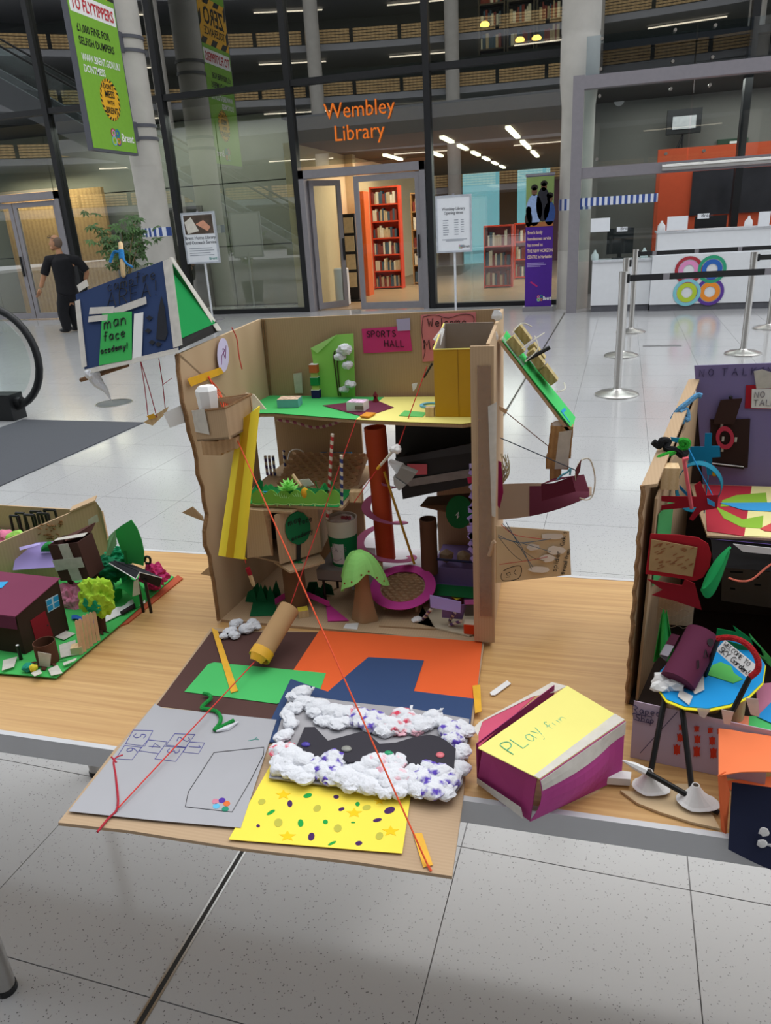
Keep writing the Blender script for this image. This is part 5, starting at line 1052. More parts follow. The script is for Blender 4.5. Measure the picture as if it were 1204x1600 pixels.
for (a, b_) in (((673, 952), (660, 968)), ((710, 958), (702, 970)), ((722, 970), (701, 977))): 
    p0 = py(*a, 1.283); p1 = pz(*b_, FZ + .006); MB().cyl(p0, p1, .0035, n=8).build('leg', st_pur, bn_, True)
cottonpuff('tape_wad', pz(650, 970, FZ + .004), .012, 5, m_wpaper, bn_, 8, .5)
ff = thing('paper_flower_fringe', V(-.192, 1.26, .8), 'fringe of lilac and red paper scraps along the right front flap', 'paper fringe')
rn = random.Random(21)
for k in range(16):
    v = 730 + k * 9.5; cc = ('a692d4', 'b6a8dc', 'a692d4', 'b1274c', 'c4b8e4')[0 if 3 < k else rn.randrange(5)]; b0 = py(743, v, 1.262); L = rn.uniform(.008, .017); a = rn.uniform(2.4, 4.2); d_ = V(math.cos(a), 0, math.sin(a)); s_ = V(-d_.z, 0, d_.x)
    MB().prism([b0 + s_ * .007, b0 - s_ * .007, b0 + d_ * L - s_ * .006, b0 + d_ * L + s_ * .006], (0, .001, 0)).build('paper_scrap', paper(cc), ff)
# ================================================================ STRINGS AND CABLE CARS
def proj(p):
    c = RW.transposed() @ (Vector(p) - CAM); return CX + F * c.x / c.z, CY + F * c.y / c.z
def on_line(a, b, v):
    lo, hi = 0.0, 1.0; s_ = 1 if proj(b)[1] > proj(a)[1] else -1
    for _ in range(40):
        m_ = (lo + hi) / 2
        if (proj(a.lerp(b, m_))[1] - v) * s_ > 0: hi = m_
        else: lo = m_
    return a.lerp(b, lo)
BZf = TZ + .0075
zA = lwp(326, 588, .004); zB = pz(668, 1352, BZf + .003)
zl = thing('zip_line_string', zA, 'orange string zip line from the left wall down to the front of the base board', 'string')
MB().tube([zA, zB], .0013, 6).build('cord', m_ostring, zl); q = MB(); c = on_line(zA, zB, 660)
for k in range(3): q.tube(smoothpath([zA + V(0, -.004, 0), zA + V(.018 + k * .004, -.01, -.03), c + V(.01 - .008 * k, -.004, .02), c + V(-.022, -.004, -.012 - .01 * k), c + V(0, -.003, .004)], 5), .001, 5)
q.build('knotted_loops', m_ostring, zl); MB().tube([zB, pz(673, 1361, BZf)], .0018, 5).build('tail', m_ostring, zl)
sA = sz(557, 654, .002); sB = pz(152, 1300, BZf + .001)
s2 = thing('red_string', sA, 'red string from the upper shelf through the card tube to the front left corner', 'string'); TP = py(452, 950, 1.185); BP = py(407, 1024, 1.09); MB().tube([sA, TP, BP, pz(185, 1262, BZf + .008)], .0011, 6).build('cord', m_string, s2)
q = MB(); q.tube(smoothpath([pz(192, 1180, BZf + .003), pz(178, 1188, BZf + .003), pz(181, 1215, BZf + .003), pz(184, 1260, BZf + .006), pz(168, 1280, BZf + .002), sB], 4), .0018, 5); q.tube([pz(174, 1183, BZf + .003), pz(182, 1192, BZf + .003)], .0016, 5); q.build('frayed_tail', mat('crimson_string', 'a82234', .8, .2, 300), s2)
s3a, s3b = py(667, 572, 1.43), py(553, 785, 1.31)
s3 = thing('red_string', s3a, 'red string carrying the folded paper car below the yellow tower', 'string'); MB().tube([s3a, py(622, 697, 1.335)], .0011, 6).build('cord', m_string, s3); MB().tube([py(590, 732, 1.335), s3b], .0010, 6).build('cord', m_string, s3); MB().tube([py(675, 568, 1.42), py(662, 590, 1.42)], .0022, 6).build('dark_knot', mat('knot_dark', '2a2a22', .7), s3); MB().prism([py(643, 600, 1.40), py(652, 598, 1.40), py(650, 606, 1.40), py(645, 612, 1.40)], (0, .001, 0)).build('tape_tag', m_wpaper, s3)
# cable car tube
ct = thing('card_tube_cable_car', (TP + BP) / 2, 'brown card tube with a yellow taped end hanging on the red string', 'cable car')
MB().pipe(TP, BP, .0205, .0190, 28).build('tube', mat('kraft_tube', 'b08c61', .8, .06, 20), ct, True); ax = (BP - TP).normalized(); MB().pipe(BP - ax * .012, BP + ax * .006, .0218, .0190, 28).build('yellow_tape', m_ytape, ct, True)
MB().surf(lambda u, v: BP + ax * (.006 + .012 * v) + (ax.orthogonal().normalized() * math.cos(u * 1.8 + 2.6) + ax.cross(ax.orthogonal().normalized()) * math.sin(u * 1.8 + 2.6)) * (.0212 - .006 * v), 8, 2, .001).build('tape_flap', m_ytape, ct)

# ================================================================ BASE BOARD WITH PAPERS
bb = thing('cardboard_base_board', V(-.42, .97, TZ), 'flat cardboard base board jutting over the table edge in front of the play centre', 'board')
pts = [(330, 985), (757, 1001), (745, 1090), (727, 1215), (722, 1262), (706, 1374), (560, 1352), (377, 1330), (200, 1302), (92, 1290), (180, 1175), (262, 1080)]
MB().prism([pz(u, v, TZ + .001) for u, v in pts], (0, 0, .0055)).build('board', wave_mat('cardboard_flat', 'b09679', 'b59b7e', 60, 'Y', .85, .6, .01), bb)
PZ = TZ + .0068
def flat(name, pts, c, lev, label, th=.0006, cat='paper'): return sheet(name, pts, ('z', PZ + lev * .0007), paper(c), None, th, label=label, category=cat)
flat('brown_paper', [(330, 987), (508, 988), (432, 1126), (244, 1103)], C_BR, 0, 'dark brown paper sheet at the back left of the base board')
flat('orange_paper', [(499, 985), (753, 1003), (744, 1093), (438, 1078)], C_OR, 1, 'bright orange paper sheet at the back right of the base board')
flat('green_paper', [(325, 1038), (335, 1035), (350, 1037), (509, 1052), (500, 1078), (432, 1100), (288, 1081)], C_GN, 2, 'bright green paper strip across the brown sheet')
flat('navy_paper', [(454, 1061), (512, 1081), (575, 1027), (662, 1032), (646, 1080), (740, 1092), (731, 1160), (400, 1160), (424, 1123)], C_NV, 3, 'navy blue paper sheet cut in a peak over the orange sheet')
yp = flat('yellow_paper', [(357, 1312), (628, 1334), (648, 1200), (448, 1150)], C_YL, 4, 'yellow paper sheet painted with stars and dots')
gp_ = flat('grey_paper', [(242, 1100), (253, 1106), (432, 1125), (376, 1294), (240, 1282), (107, 1268)], C_GY, 5, 'grey paper sheet with a drawn hopscotch and pool')
ZY = PZ + 4 * .0007 + .0006; ZG = PZ + 5 * .0007 + .0006
def z7(x, y): return (400 + x / 3.168, 980 + y / 3.168)
def z6(x, y): return (80 + x / 3.01, 980 + y / 3.01)
def ell(mb, cx, cy, rx, ry, ang, z, n=12):
    a0 = math.radians(ang); mb.prism([pz(cx + rx * math.cos(a) * math.cos(a0) - ry * math.sin(a) * math.sin(a0), cy + rx * math.cos(a) * math.sin(a0) + ry * math.sin(a) * math.cos(a0), z) for a in [6.2832 * k / n for k in range(n)]], (0, 0, .0004))
for cc, lst in (('45255a', [(167, 874, 4, 5.5, 0), (396, 840, 4.5, 3, 0), (422, 901, 5, 2.6, -20), (660, 907, 9, 5, -20), (600, 955, 7, 2.8, -12), (273, 1037, 5, 6.5, 20), (508, 1070, 5.5, 3.5, -8), (10, 984, 3, 2.5, 0)]),
                ('1f9a44', [(255, 834, 7, 3.5, -15), (73, 917, 7.5, 2.6, -30), (220, 970, 4.5, 6, 0), (343, 964, 4, 3.5, 0), (502, 876, 3.5, 3.5, 0), (376, 1070, 7, 2, -25), (480, 967, 3.5, 1.2, 0)]),
                ('b9b44a', [(28, 864, 6, 4.5, -20), (302, 897, 6.5, 5, -30), (110, 968, 7, 6.5, -40), (404, 996, 6.5, 6, -30), (547, 893, 7, 4, -10), (610, 1034, 6.5, 5.5, -40)])):
    for (x, y, rx, ry, a) in lst: q = MB(); ell(q, *z7(x, y), rx, ry, a, ZY); q.build('painted_dot', paper(cc), yp)
for (x, y, r) in ((135, 830, 13), (485, 920, 13), (665, 1010, 14), (155, 1035, 14), (610, 862, 9)):
    cx, cy = z7(x, y); q = MB(); q.prism([pz(cx + r * (1 if k % 2 == 0 else .45) * math.cos(-1.57 + k * .6283), cy + r * .62 * (1 if k % 2 == 0 else .45) * math.sin(-1.57 + k * .6283), ZY) for k in range(10)], (0, 0, .0004)); q.build('painted_star', paper('f0c41c'), yp)
m_bpen = mat('blue_pen', '4a4a9a', .6); q = MB(); PG = ('z', ZG)
for bx in ([(385, 485), (478, 487), (440, 560), (350, 548)], [(345, 557), (425, 565), (380, 624), (302, 620)], [(455, 530), (545, 540), (505, 595), (412, 582)], [(580, 502), (676, 505), (632, 565), (540, 555)], [(530, 560), (632, 568), (585, 632), (487, 620)], [(650, 540), (721, 545), (692, 596), (620, 588)]): stroke(q, [z6(*p) for p in bx], PG, .0006, .0003, False, True)
q.build('hopscotch_lines', m_bpen, gp_)
for s_, x, y in (('5', 400, 515), ('6', 368, 580), ('4', 475, 560), ('2', 610, 530), ('3', 560, 585), ('1', 658, 568)):
    o = pz(*z6(x - 5, y - 14), ZG); hand('number', s_, o, V(.1, -1, 0), V(1, .1, 0), .020, m_bpen, gp_, .0006, lift=.0004)
q = MB(); stroke(q, [z6(*p) for p in ((765, 590), (1000, 565), (998, 600), (935, 725), (850, 870), (630, 845), (645, 775))], PG, .0006, .0003, False, True); q.build('pool_outline', m_marker, gp_)
for cc, x, y in (('c87f92', 772, 820), ('53359a', 803, 815), ('d8703c', 825, 830), ('62b4d8', 776, 842), ('2b8a70', 818, 856)): q = MB(); ell(q, *z6(x, y), 5.5, 4.2, -10, ZG); q.build('painted_ball', paper(cc), gp_)
q = MB(); stroke(q, [z6(*p) for p in ((925, 535), (950, 530), (965, 520), (975, 530), (955, 528))], PG, .0006, .0003); q.build('green_mark', paper('3d9a8a'), gp_)
MB().tube(smoothpath([pz(*z6(x, y), ZG + .004) for x, y in ((715, 312), (740, 318), (750, 335), (722, 360), (708, 380), (740, 386), (780, 398), (797, 428), (790, 455), (768, 482), (800, 468), (858, 438))], 5), .0035, 7).build('pipe_cleaner', mat('green_chenille', '23a84a', .95, .2, 300, bump=.8, bscale=800), None, True, label='bright green pipe cleaner lying on the grey paper', category='pipe cleaner')
q = MB(); q.tube([pz(*z6(775, 490), ZG + .003), pz(*z6(830, 475), ZG + .002), pz(*z6(880, 445), ZG + .003)], [.0015, .005, .001], 7); q.build('cotton_wisp', m_cotton, None, True, label='thin white cotton wisp beside the green pipe cleaner', category='cotton')
def tapestrip(pts, lab, z): return sheet('yellow_tape_strip', pts, ('z', z), m_ytape, None, .0008, label=lab, category='tape')
tapestrip([z6(*p) for p in ((753, 3), (783, 18), (878, 300), (845, 310))], 'long yellow tape strip across the brown and green paper', PZ + .003); tapestrip([(738, 1072), (750, 1070), (752, 1112), (742, 1115)], 'short yellow tape strip on the right edge of the base board', PZ + .003); tapestrip([(645, 1303), (659, 1302), (676, 1352), (661, 1356)], 'yellow tape holding the orange string at the front edge', PZ + .0009)
# cotton wool picture
cw = thing('cotton_wool_picture', pz(580, 1165, PZ + .004), 'grey card covered in cotton wool with a black mountain cut-out and gems', 'collage'); CZ = PZ + .008
MB().prism([pz(u, v, CZ) for u, v in ((420, 1217), (560, 1234), (690, 1248), (708, 1244), (722, 1226), (731, 1150), (733, 1125), (640, 1108), (560, 1100), (452, 1085), (432, 1150))], (0, 0, .002)).build('card', paper('a2a0a4'), cw); MB().box(-.44, -.19, .82, .93, PZ + .0045, CZ).build('spacer', m_card, cw)
mtn = [z7(*p) for p in ((240, 498), (290, 497), (355, 565), (520, 520), (560, 535), (610, 580), (690, 575), (780, 548), (860, 535), (905, 545), (940, 565), (988, 605), (977, 713), (880, 700), (790, 705), (740, 655), (600, 660), (460, 672), (400, 640), (320, 645), (183, 632))]
MB().prism([pz(u, v, CZ + .014) for u, v in mtn], (0, 0, .0015)).build('black_mountain', paper('37353c'), cw)
for cc, x, y, rx, ry in (('4a3da0', 245, 580, 9, 5), ('8f908a', 447, 602, 10, 6.5), ('1f9a68', 655, 622, 8, 4.5), ('d8707a', 910, 632, 8, 6)):
    p_ = pz(*z7(x, y), CZ + .0165); MB().ball(p_, rx * .00085, 2, .06, 2, (1, ry / rx * 1.25, .35)).build('gem', mat('gem_' + cc, cc, .3, .15, 40), cw, True)
def stain(name, c1):
    m = mat(name, 'd9dbe1', .95, 0, 70, bump=.5, bscale=90, col2=c1); m.node_tree.nodes['Color Ramp'].color_ramp.elements[0].position = .47; m.node_tree.nodes['Color Ramp'].color_ramp.elements[1].position = .60; return m
m_cp, m_cr, m_cpk = stain('cotton_purple', '5c45b0'), stain('cotton_red', 'd8445c'), stain('cotton_pink', 'eab4c0')
band = [(195, 340, 22), (240, 330, 24), (190, 400, 22), (245, 385, 24), (150, 440, 16), (170, 480, 20), (140, 540, 20), (300, 420, 28), (350, 440, 30), (340, 470, 20), (395, 480, 24), (410, 430, 28), (465, 440, 26), (450, 475, 20), (525, 465, 28), (580, 470, 30), (640, 500, 28), (585, 505, 20), (690, 490, 28), (745, 460, 28), (700, 515, 20), (785, 500, 22), (820, 480, 30), (870, 450, 30), (910, 480, 30), (960, 510, 30), (990, 560, 28), (1015, 520, 26), (1010, 620, 24), (1000, 690, 24), (130, 620, 26), (130, 690, 28), (180, 670, 28), (190, 730, 24), (250, 680, 28), (260, 740, 26), (320, 680, 28), (340, 740, 28), (390, 690, 28), (420, 750, 28), (470, 710, 26), (490, 770, 28), (540, 710, 30), (560, 770, 28), (610, 690, 28), (640, 760, 28), (680, 680, 28), (700, 740, 28), (730, 800, 26), (770, 740, 28), (800, 800, 26), (840, 740, 28), (870, 800, 28), (920, 760, 28), (940, 810, 24), (970, 740, 24), (660, 820, 20), (600, 810, 18)]
for k, (x, y, r) in enumerate(band):
    mm = m_cotton
    if (x, y) in ((525, 465), (580, 470), (585, 505), (320, 680), (390, 690), (340, 740), (840, 740), (870, 800), (920, 760), (960, 510), (990, 560)): mm = m_cp
    elif (x, y) in ((130, 620), (465, 440), (745, 460), (690, 490)): mm = m_cr
    elif (x, y) in ((610, 690), (680, 680), (700, 740), (700, 515), (785, 500)): mm = m_cpk
    cottonpuff('cotton_tuft', pz(*z7(x, y + 6), CZ + .002), r * .00082, 4, mm, cw, 100 + k, .5)
q = MB(); rn = random.Random(2)
for (x, y, dx, dy) in ((180, 350, -12, -14), (275, 315, 8, -20), (770, 420, 0, -35), (905, 420, 15, -20), (125, 425, 20, 45), (840, 690, -10, -35), (500, 400, 12, -10)):
    q = MB()
    for k in range(5): q.tube(smoothpath([pz(*z7(x, y), CZ + .012), pz(*z7(x + dx * .5 + rn.uniform(-6, 6), y + dy * .5), CZ + .016), pz(*z7(x + dx + rn.uniform(-8, 8), y + dy), CZ + .014)], 3), [.0014] * 5 + [.0008, .0003], 5)
    q.build('cotton_wisp', m_cotton, cw, True)
# cotton bunny
by = thing('cotton_wool_bunny', pz(376, 990, PZ), 'white cotton wool bunny with a dot eye on the brown paper', 'bunny'); rn = random.Random(8)
for k, (u, v, r) in enumerate(((358, 990, .016), (372, 978, .015), (385, 985, .018), (396, 979, .014), (366, 997, .012), (402, 982, .008), (352, 996, .010))): cottonpuff('cotton_tuft', pz(u, v, PZ + .002), r, 5, m_cotton, by, 300 + k, .7)
MB().ball(pz(358, 987, PZ + .016) + V(0, -.008, 0), .0022, 1).build('eye', m_marker, by)
# paper scrap and play fun box
MB().prism([pz(u, v, TZ + .002) for u, v in ((765, 1083), (792, 1064), (798, 1069), (773, 1087), (767, 1087))], (0, 0, .0015)).build('paper_scrap', m_wpaper, None, label='small white paper scrap on the table beside the base board', category='paper scrap')
pf = thing('pink_paper_box', pz(855, 1200, TZ), 'pink and yellow paper box lettered PLay fun on the table', 'box'); m_mag = mat('magenta_card', '9c2f6e', .7, .05)
B0, B1, B2, B3 = pz(740, 1218, TZ + .002), pz(828, 1284, TZ + .002), pz(958, 1170, TZ + .002), pz(868, 1118, TZ + .002)   # footprint: near left, near right, far right, far left
B1.y = max(B1.y, .80); hgt = .095
def zf8(x, y): return (700 + x / 4.013, 1040 + y / 4.013)
T0, T1, T2, T3 = [pz(*zf8(*p), TZ + h_) for p, h_ in (((185, 520), .092), ((572, 715), .088), ((1105, 345), .098), ((745, 130), .10))]
G0, G1 = pz(*zf8(180, 735), TZ + .004), pz(*zf8(510, 975), TZ + .002)
G2, G3 = T2 + V(.0, -.01, -.094), T3 + V(0, 0, -.094)
MB().prism([T0, T1, T2, T3], (0, 0, .0012)).build('yellow_lid', paper('e8df80'), pf); MB().prism([T0 + V(.006, .004, -.002), T1 + V(-.004, .004, -.002), G1, G0], (.001, .002, 0)).build('front_panel', m_mag, pf)
def sidep(u, v):
    a = T1.lerp(T2, u); b = G1.lerp(G2, u); p = a.lerp(b, v); return p + V(.018 * math.sin(math.pi * v) * math.sin(math.pi * min(1, u + .15)), 0, 0)
MB().surf(sidep, 10, 6, .0012).build('side_panel', mat('magenta_side', 'ae3d85', .7, .05), pf); MB().prism([T0 + V(-.004, .01, 0), T3 + V(-.02, .0, 0), G3 + V(-.02, 0, 0), G0], (.001, 0, 0)).build('side_panel', m_mag, pf)
MB().prism([pz(*zf8(x, y), TZ + .088) for x, y in ((190, 515), (190, 370), (440, 235), (545, 195))], (0, 0, .001)).build('left_flap', mat('rose_card', 'c04a68', .7), pf)
q = MB()
MB().prism([pz(*zf8(x, y), TZ + .0895) for x, y in ((160, 390), (200, 350), (480, 200), (650, 105), (745, 130), (660, 170), (530, 195), (215, 350), (185, 440))], (0, 0, .0006)).build('masking_tape', m_tape, pf)
MB().prism([T1.lerp(T0, .09) + V(0, 0, .0016), T1 + V(0, 0, .0016), T2 + V(0, 0, .0016), T2.lerp(T3, .16) + V(0, 0, .0016)], (0, 0, .0005)).build('masking_tape', m_tape, pf)
MB().surf(lambda u, v: sidep(u, v * .22) + V(.0015, -.0015, .0), 10, 2, .0005).build('masking_tape', m_tape, pf); MB().prism([G0.lerp(T0, .02) + V(0, -.002, 0), G1 + V(-.008, -.002, .004), G1 + V(-.012, -.002, .024), G0.lerp(T0, .18) + V(0, -.002, 0)], (0, -.0005, 0)).build('masking_tape', m_tape, pf)
MB().prism([G2 + V(-.03, -.02, .001), G2 + V(.012, -.016, .001), G2 + V(.014, 0, .001), G2 + V(-.01, 0, .001)], (0, 0, .012)).build('tape_wad', m_wpaper, pf)
nl = (T1 - T0).cross(T3 - T0).normalized(); nl = nl if nl.z > 0 else -nl; LP = (T0 + nl * .0016, nl); o = pl(*zf8(455, 560), *LP); e1 = (pl(*zf8(705, 335), *LP) - pl(*zf8(400, 560), *LP)).normalized(); e2 = nl.cross(e1)
m_gpen = mat('green_pen', '4fae8c', .6); hand('lettering', 'PLay', pl(*zf8(410, 560), *LP), e1, e2, .024, m_gpen, pf, .0007, adv=1.15); hand('lettering', 'fun', pl(*zf8(655, 415), *LP), e1, e2, .020, m_gpen, pf, .0007, adv=1.15)

# ================================================================ LEFT ADD-ONS OF THE PLAY CENTRE
bk_ = thing('cardboard_basket', py(345, 680, 1.2), 'open brown carton taped to the left wall with a white paper cup', 'carton'); A_, B_, C_ = py(303, 648, 1.2), py(357, 645, 1.165), py(395, 625, 1.235)
hB = .056
A_, B_, C_ = py(308, 690, 1.215), py(358, 686, 1.175), py(398, 664, 1.235); D_ = A_ + (C_ - B_); uz = V(0, 0, .058)
MB().prism([A_, B_, B_ + uz, A_ + uz], (.002, .004, 0)).build('side', m_cardd, bk_); MB().prism([B_, C_, C_ + uz, B_ + uz], (-.003, .003, 0)).build('side', m_cardd, bk_); MB().prism([C_, D_, D_ + uz, C_ + uz], (0, -.004, 0)).build('side', m_cardd, bk_); MB().prism([D_, A_, A_ + uz, D_ + uz], (.003, 0, 0)).build('side', m_cardd, bk_); MB().prism([A_, B_, C_, D_], (0, 0, .004)).build('bottom', m_cardd, bk_)
q = MB(); q.tube([A_ + uz, B_ + uz, C_ + uz, D_ + uz, A_ + uz], .0025, 5); q.build('torn_rim', m_edge, bk_)
MB().lathe(A_.lerp(C_, .28) + V(0, 0, .03), [(0, 0), (.017, 0), (.021, .06), (.014, .068), (0, .068)], 7).build('paper_cup', m_wpaper, bk_)
MB().prism([A_ + V(.001, -.002, .02), A_.lerp(B_, .45) + V(.0, -.002, .012), A_.lerp(B_, .4) + uz + V(0, -.002, .003), A_ + uz + V(0, -.002, .003)], (0, -.001, 0)).build('masking_tape', m_tape, bk_)
wr = thing('wooden_block_row', py(340, 700, 1.2), 'row of wooden blocks glued under the brown carton on the left wall', 'blocks')
for k, (u0, u1, v0, v1) in enumerate(((316, 343, 690, 711), (343, 352, 688, 708), (352, 360, 686, 704), (360, 368, 684, 701))):
    a = py(u0 + 1, v1, 1.205 - k * .004); b_ = py(u1, v0, 1.205 - k * .004); MB().box(a.x, b_.x, a.y, a.y + .022, a.z, b_.z).build('block', wave_mat('block_wood', 'b18e68', 'bd9a73', 30, 'X', .8, 2), wr)
# yellow chute
ch = thing('yellow_paper_slide', py(360, 872, 1.2), 'tall yellow paper slide running down the left wall', 'slide')
def chute(u, v):
    l, r = (373 - 31 * v, 660 + 208 * v), (405 - 24 * v, 634 + 240 * v); a = u * math.pi; x_ = l[0] + (r[0] - l[0]) * (1 - math.cos(a)) / 2; y_ = l[1] + (r[1] - l[1]) * (1 - math.cos(a)) / 2
    return py(x_, y_, 1.232 - .022 * math.sin(a) - .03 * v)
MB().surf(chute, 16, 8, .0015).build('chute', paper('f2d93c'), ch, True)
def chs(u, v):
    p_ = chute(.36 + .2 * u, v); return p_ + V(0, -.0015, 0)
MB().surf(chs, 4, 8, .0005).build('orange_stripe', paper('c99a1e'), ch, True); MB().surf(lambda u, v: chute(u, .985 + .02 * v) + V(0, .012 * v, -.004 * v), 12, 1, .001).build('curled_end', paper('d9b820'), ch, True)
# tent
tn = thing('campfire_tent', py(210, 560, 1.3), 'navy and green card tent lettered campfire area hung on the left wall', 'tent')
tBL, tBR, tTL = py(132, 578, 1.245), py(281, 546, 1.245), py(118, 460, 1.325); tTR = pl(263, 404, tBL, (tBR - tBL).cross(tTL - tBL)); tb2 = px(340, 518, -.745); tb2 = V(tBR.x + .005, 1.405, tBR.z + .012); tb3 = V(tBL.x, 1.405, tBL.z + .012)
nrm = (tBR - tBL).cross(tTL - tBL).normalized(); nrm = nrm if nrm.y < 0 else -nrm
MB().prism([tBL, tBR, tTR, tTL], -nrm * .002).build('front_panel', paper('2f4168'), tn); MB().prism([tb3, tb2, tTR, tTL], (0, .0015, 0)).build('back_panel', paper('1f8a4c'), tn)
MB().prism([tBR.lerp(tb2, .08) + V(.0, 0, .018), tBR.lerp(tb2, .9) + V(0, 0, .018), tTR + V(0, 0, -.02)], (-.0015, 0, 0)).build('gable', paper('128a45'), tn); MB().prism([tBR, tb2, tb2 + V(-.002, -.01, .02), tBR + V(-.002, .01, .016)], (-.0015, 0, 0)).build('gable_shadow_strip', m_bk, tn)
def strip(a, b, w, name='masking_tape', m=m_tape, off=.002): 
    d_ = (b - a).normalized(); s_ = d_.cross(nrm).normalized(); MB().prism([a - s_ * w / 2 + nrm * off, a + s_ * w / 2 + nrm * off, b + s_ * w / 2 + nrm * off, b - s_ * w / 2 + nrm * off], nrm * .0006).build(name, m, tn)
TPp = (tBL + nrm * .0006, nrm)
def tp(u, v, l=0.0): return pl(u, v, TPp[0] + nrm * l, TPp[1])
strip(tp(262, 406), tp(279, 542), .02); strip(tp(122, 470), tp(133, 574), .012); strip(tp(123, 452), tp(138, 442), .016); strip(tp(142, 487), tp(180, 485), .014, off=.0035); strip(tp(180, 488), tp(230, 470), .015, off=.003); strip(tp(140, 500), tp(170, 497), .012, off=.0032); strip(tp(218, 490), tp(215, 562), .021, 'white_card', m_wpaper, .0022); strip(tp(134, 582), tp(280, 548), .010, 'edge_tape', m_tape, .0026)
MB().prism([tTR + V(.004, -.003, .002), tTR + V(.006, .006, .002), tb2 + V(.003, .0, 0), tb2 + V(.003, -.022, .002)], (.0008, 0, 0)).build('gable_tape', m_tape, tn)
sg = MB().prism([tp(u, v, .0028) for u, v in ((160, 490), (206, 487), (206, 562), (155, 571))], nrm * .001).build('green_sign', paper('3fae57'), tn); e1 = (tBR - tBL).normalized(); e2 = nrm.cross(e1); e2 = e2 if e2.z > 0 else -e2
for s_, u, v, h_ in (('man', 163, 514, .024), ('face', 162, 534, .019), ('academy!', 157.5, 553, .0115)): hand('lettering', s_, tp(u, v, .0042), e1, e2, h_, m_marker, sg, .0011)
hand('lettering', 'campfire', tp(168, 455, .0012), e1, e2, .022, m_marker, tn, .0009); hand('lettering', 'AREA!', tp(168, 480, .0012), e1, e2, .030, m_marker, tn, .001)
MB().prism([tp(u, v, .0012) for u, v in ((244, 530), (247, 490), (252, 462), (257, 480), (260, 505), (262, 520), (258, 532))], nrm * .0005).build('drawn_fire', mat('charcoal_ink', '1c1f28', .8), tn)
q = MB()
for u, v in ((233, 497), (231, 517), (237, 535), (247, 538)): q.prism([tp(u + a_, v + b_, .0012) for a_, b_ in ((-5, 0), (0, -4), (6, -1), (1, 4))], nrm * .0005)
q.build('drawn_logs', MATS['charcoal_ink'], tn)
a, b_ = tp(188, 378, .004), tp(193, 433, .004); stt = MB(); d_ = (b_ - a).normalized(); stt.tube([a, a + d_ * .003, b_ - d_ * .003, b_], [.002, .0045, .0045, .002], 8); stt.build('lolly_stick', m_wood, tn, True); q = MB(); q.cyl(a.lerp(b_, .25), a.lerp(b_, .5), .0055, n=10); q.tube(smoothpath([tp(188, 395, .006), tp(178, 394, .006), tp(172, 410, .006)], 4), .0028, 6); q.tube(smoothpath([tp(190, 400, .006), tp(198, 412, .006), tp(207, 417, .006)], 4), .0022, 6); q.build('blue_twist', mat('blue_chenille', '2678b8', .9, .2, 200), tn, True)
MB().tube([py(126, 594, 1.26), py(150, 586, 1.26), py(200, 570, 1.26)], [.004, .005, .004], 7).build('twig', mat('twig_brown', '7a5a40', .9, .2, 60, bump=.6), tn, True); cottonpuff('cotton_tuft', py(146, 590, 1.25), .014, 6, m_cotton, tn, 55, 1.0); q = MB(); q.tube(smoothpath([py(146, 588, 1.25), py(155, 600, 1.25), py(165, 610, 1.25), py(174, 627, 1.25)], 5), [.012, .012, .012, .011, .011, .010, .009, .008, .007, .006, .005, .004, .003, .002, .001, .0008][:16], 8); q.build('cotton_tail', m_cotton, tn, True)
# swing
sw = thing('string_swing', py(238, 655, 1.26), 'little card swing on red strings hanging below the tent', 'swing'); q = MB()
for a, b_ in (((219, 562), (231, 648)), ((219, 562), (245, 652)), ((248, 560), (258, 638))): q.tube([py(*a, 1.26), py((a[0] + b_[0]) / 2 + 1, (a[1] + b_[1]) / 2, 1.26), py(*b_, 1.255)], .0009, 5)
q.tube([py(253, 602, 1.258), py(268, 591, 1.258)], .0008, 4); q.build('strings', mat('crimson_string', 'a82234'), sw)
MB().prism([py(u, v, 1.255) for u, v in ((224, 660), (252, 642), (262, 636), (258, 646), (238, 665))], (0, .003, 0)).build('seat', m_wood, sw); MB().prism([py(u, v, 1.252) for u, v in ((229, 650), (240, 646), (243, 653), (233, 656))], (0, .001, 0)).build('yellow_patch', m_ytape, sw)

# ================================================================ RIGHT ADD-ONS
rp_ = thing('green_slope_ramp', py(840, 580, 1.42), 'sloping card ramp with green paper and wooden blocks off the right wall', 'ramp'); R0, R1 = py(781, 530, 1.40), py(893, 676, 1.40); dR = (R1 - R0); dep = V(0, .10, 0); nR = dR.cross(dep).normalized(); nR = nR if nR.z > 0 else -nR
MB().prism([R0, R1, R1 + dep, R0 + dep], -nR * .006).build('board', m_card, rp_); MB().prism([R0 + dR * .02 + nR * .001, R0 + dR * .88 + nR * .001, R0 + dR * .92 + dep + nR * .001, R0 + dep + nR * .001], nR * .001).build('green_sheet', paper('3bbf5c'), rp_)
MB().prism([R0 + dR * .3 + nR * .002 + V(0, -.003, 0), R0 + dR * .98 + nR * .004 + V(0, .0, 0), R0 + dR * .96 + dep * .6 + nR * .012, R0 + dR * .3 + dep * .5 + nR * .01], nR * .001).build('green_sheet', paper('48c768'), rp_); MB().prism([R0 + dR * .8 + nR * .006 + dep * .1, R0 + dR * .93 + nR * .006 + dep * .1, R0 + dR * .93 + nR * .006 + dep * .4, R0 + dR * .82 + nR * .01 + dep * .4], nR * .001).build('blue_slip', paper('2f96d8'), rp_)
MB().prism([R0 + nR * .003 + V(0, -.002, 0), R0 + dR * .45 + nR * .003 + V(0, -.002, 0), R0 + dR * .45 + nR * .003 + dep * .3, R0 + nR * .003 + dep * .3], nR * .0006).build('clear_tape', film_mat('clear_tape', 'b8d8c8', .35, .2), rp_)
eR = dR.normalized()
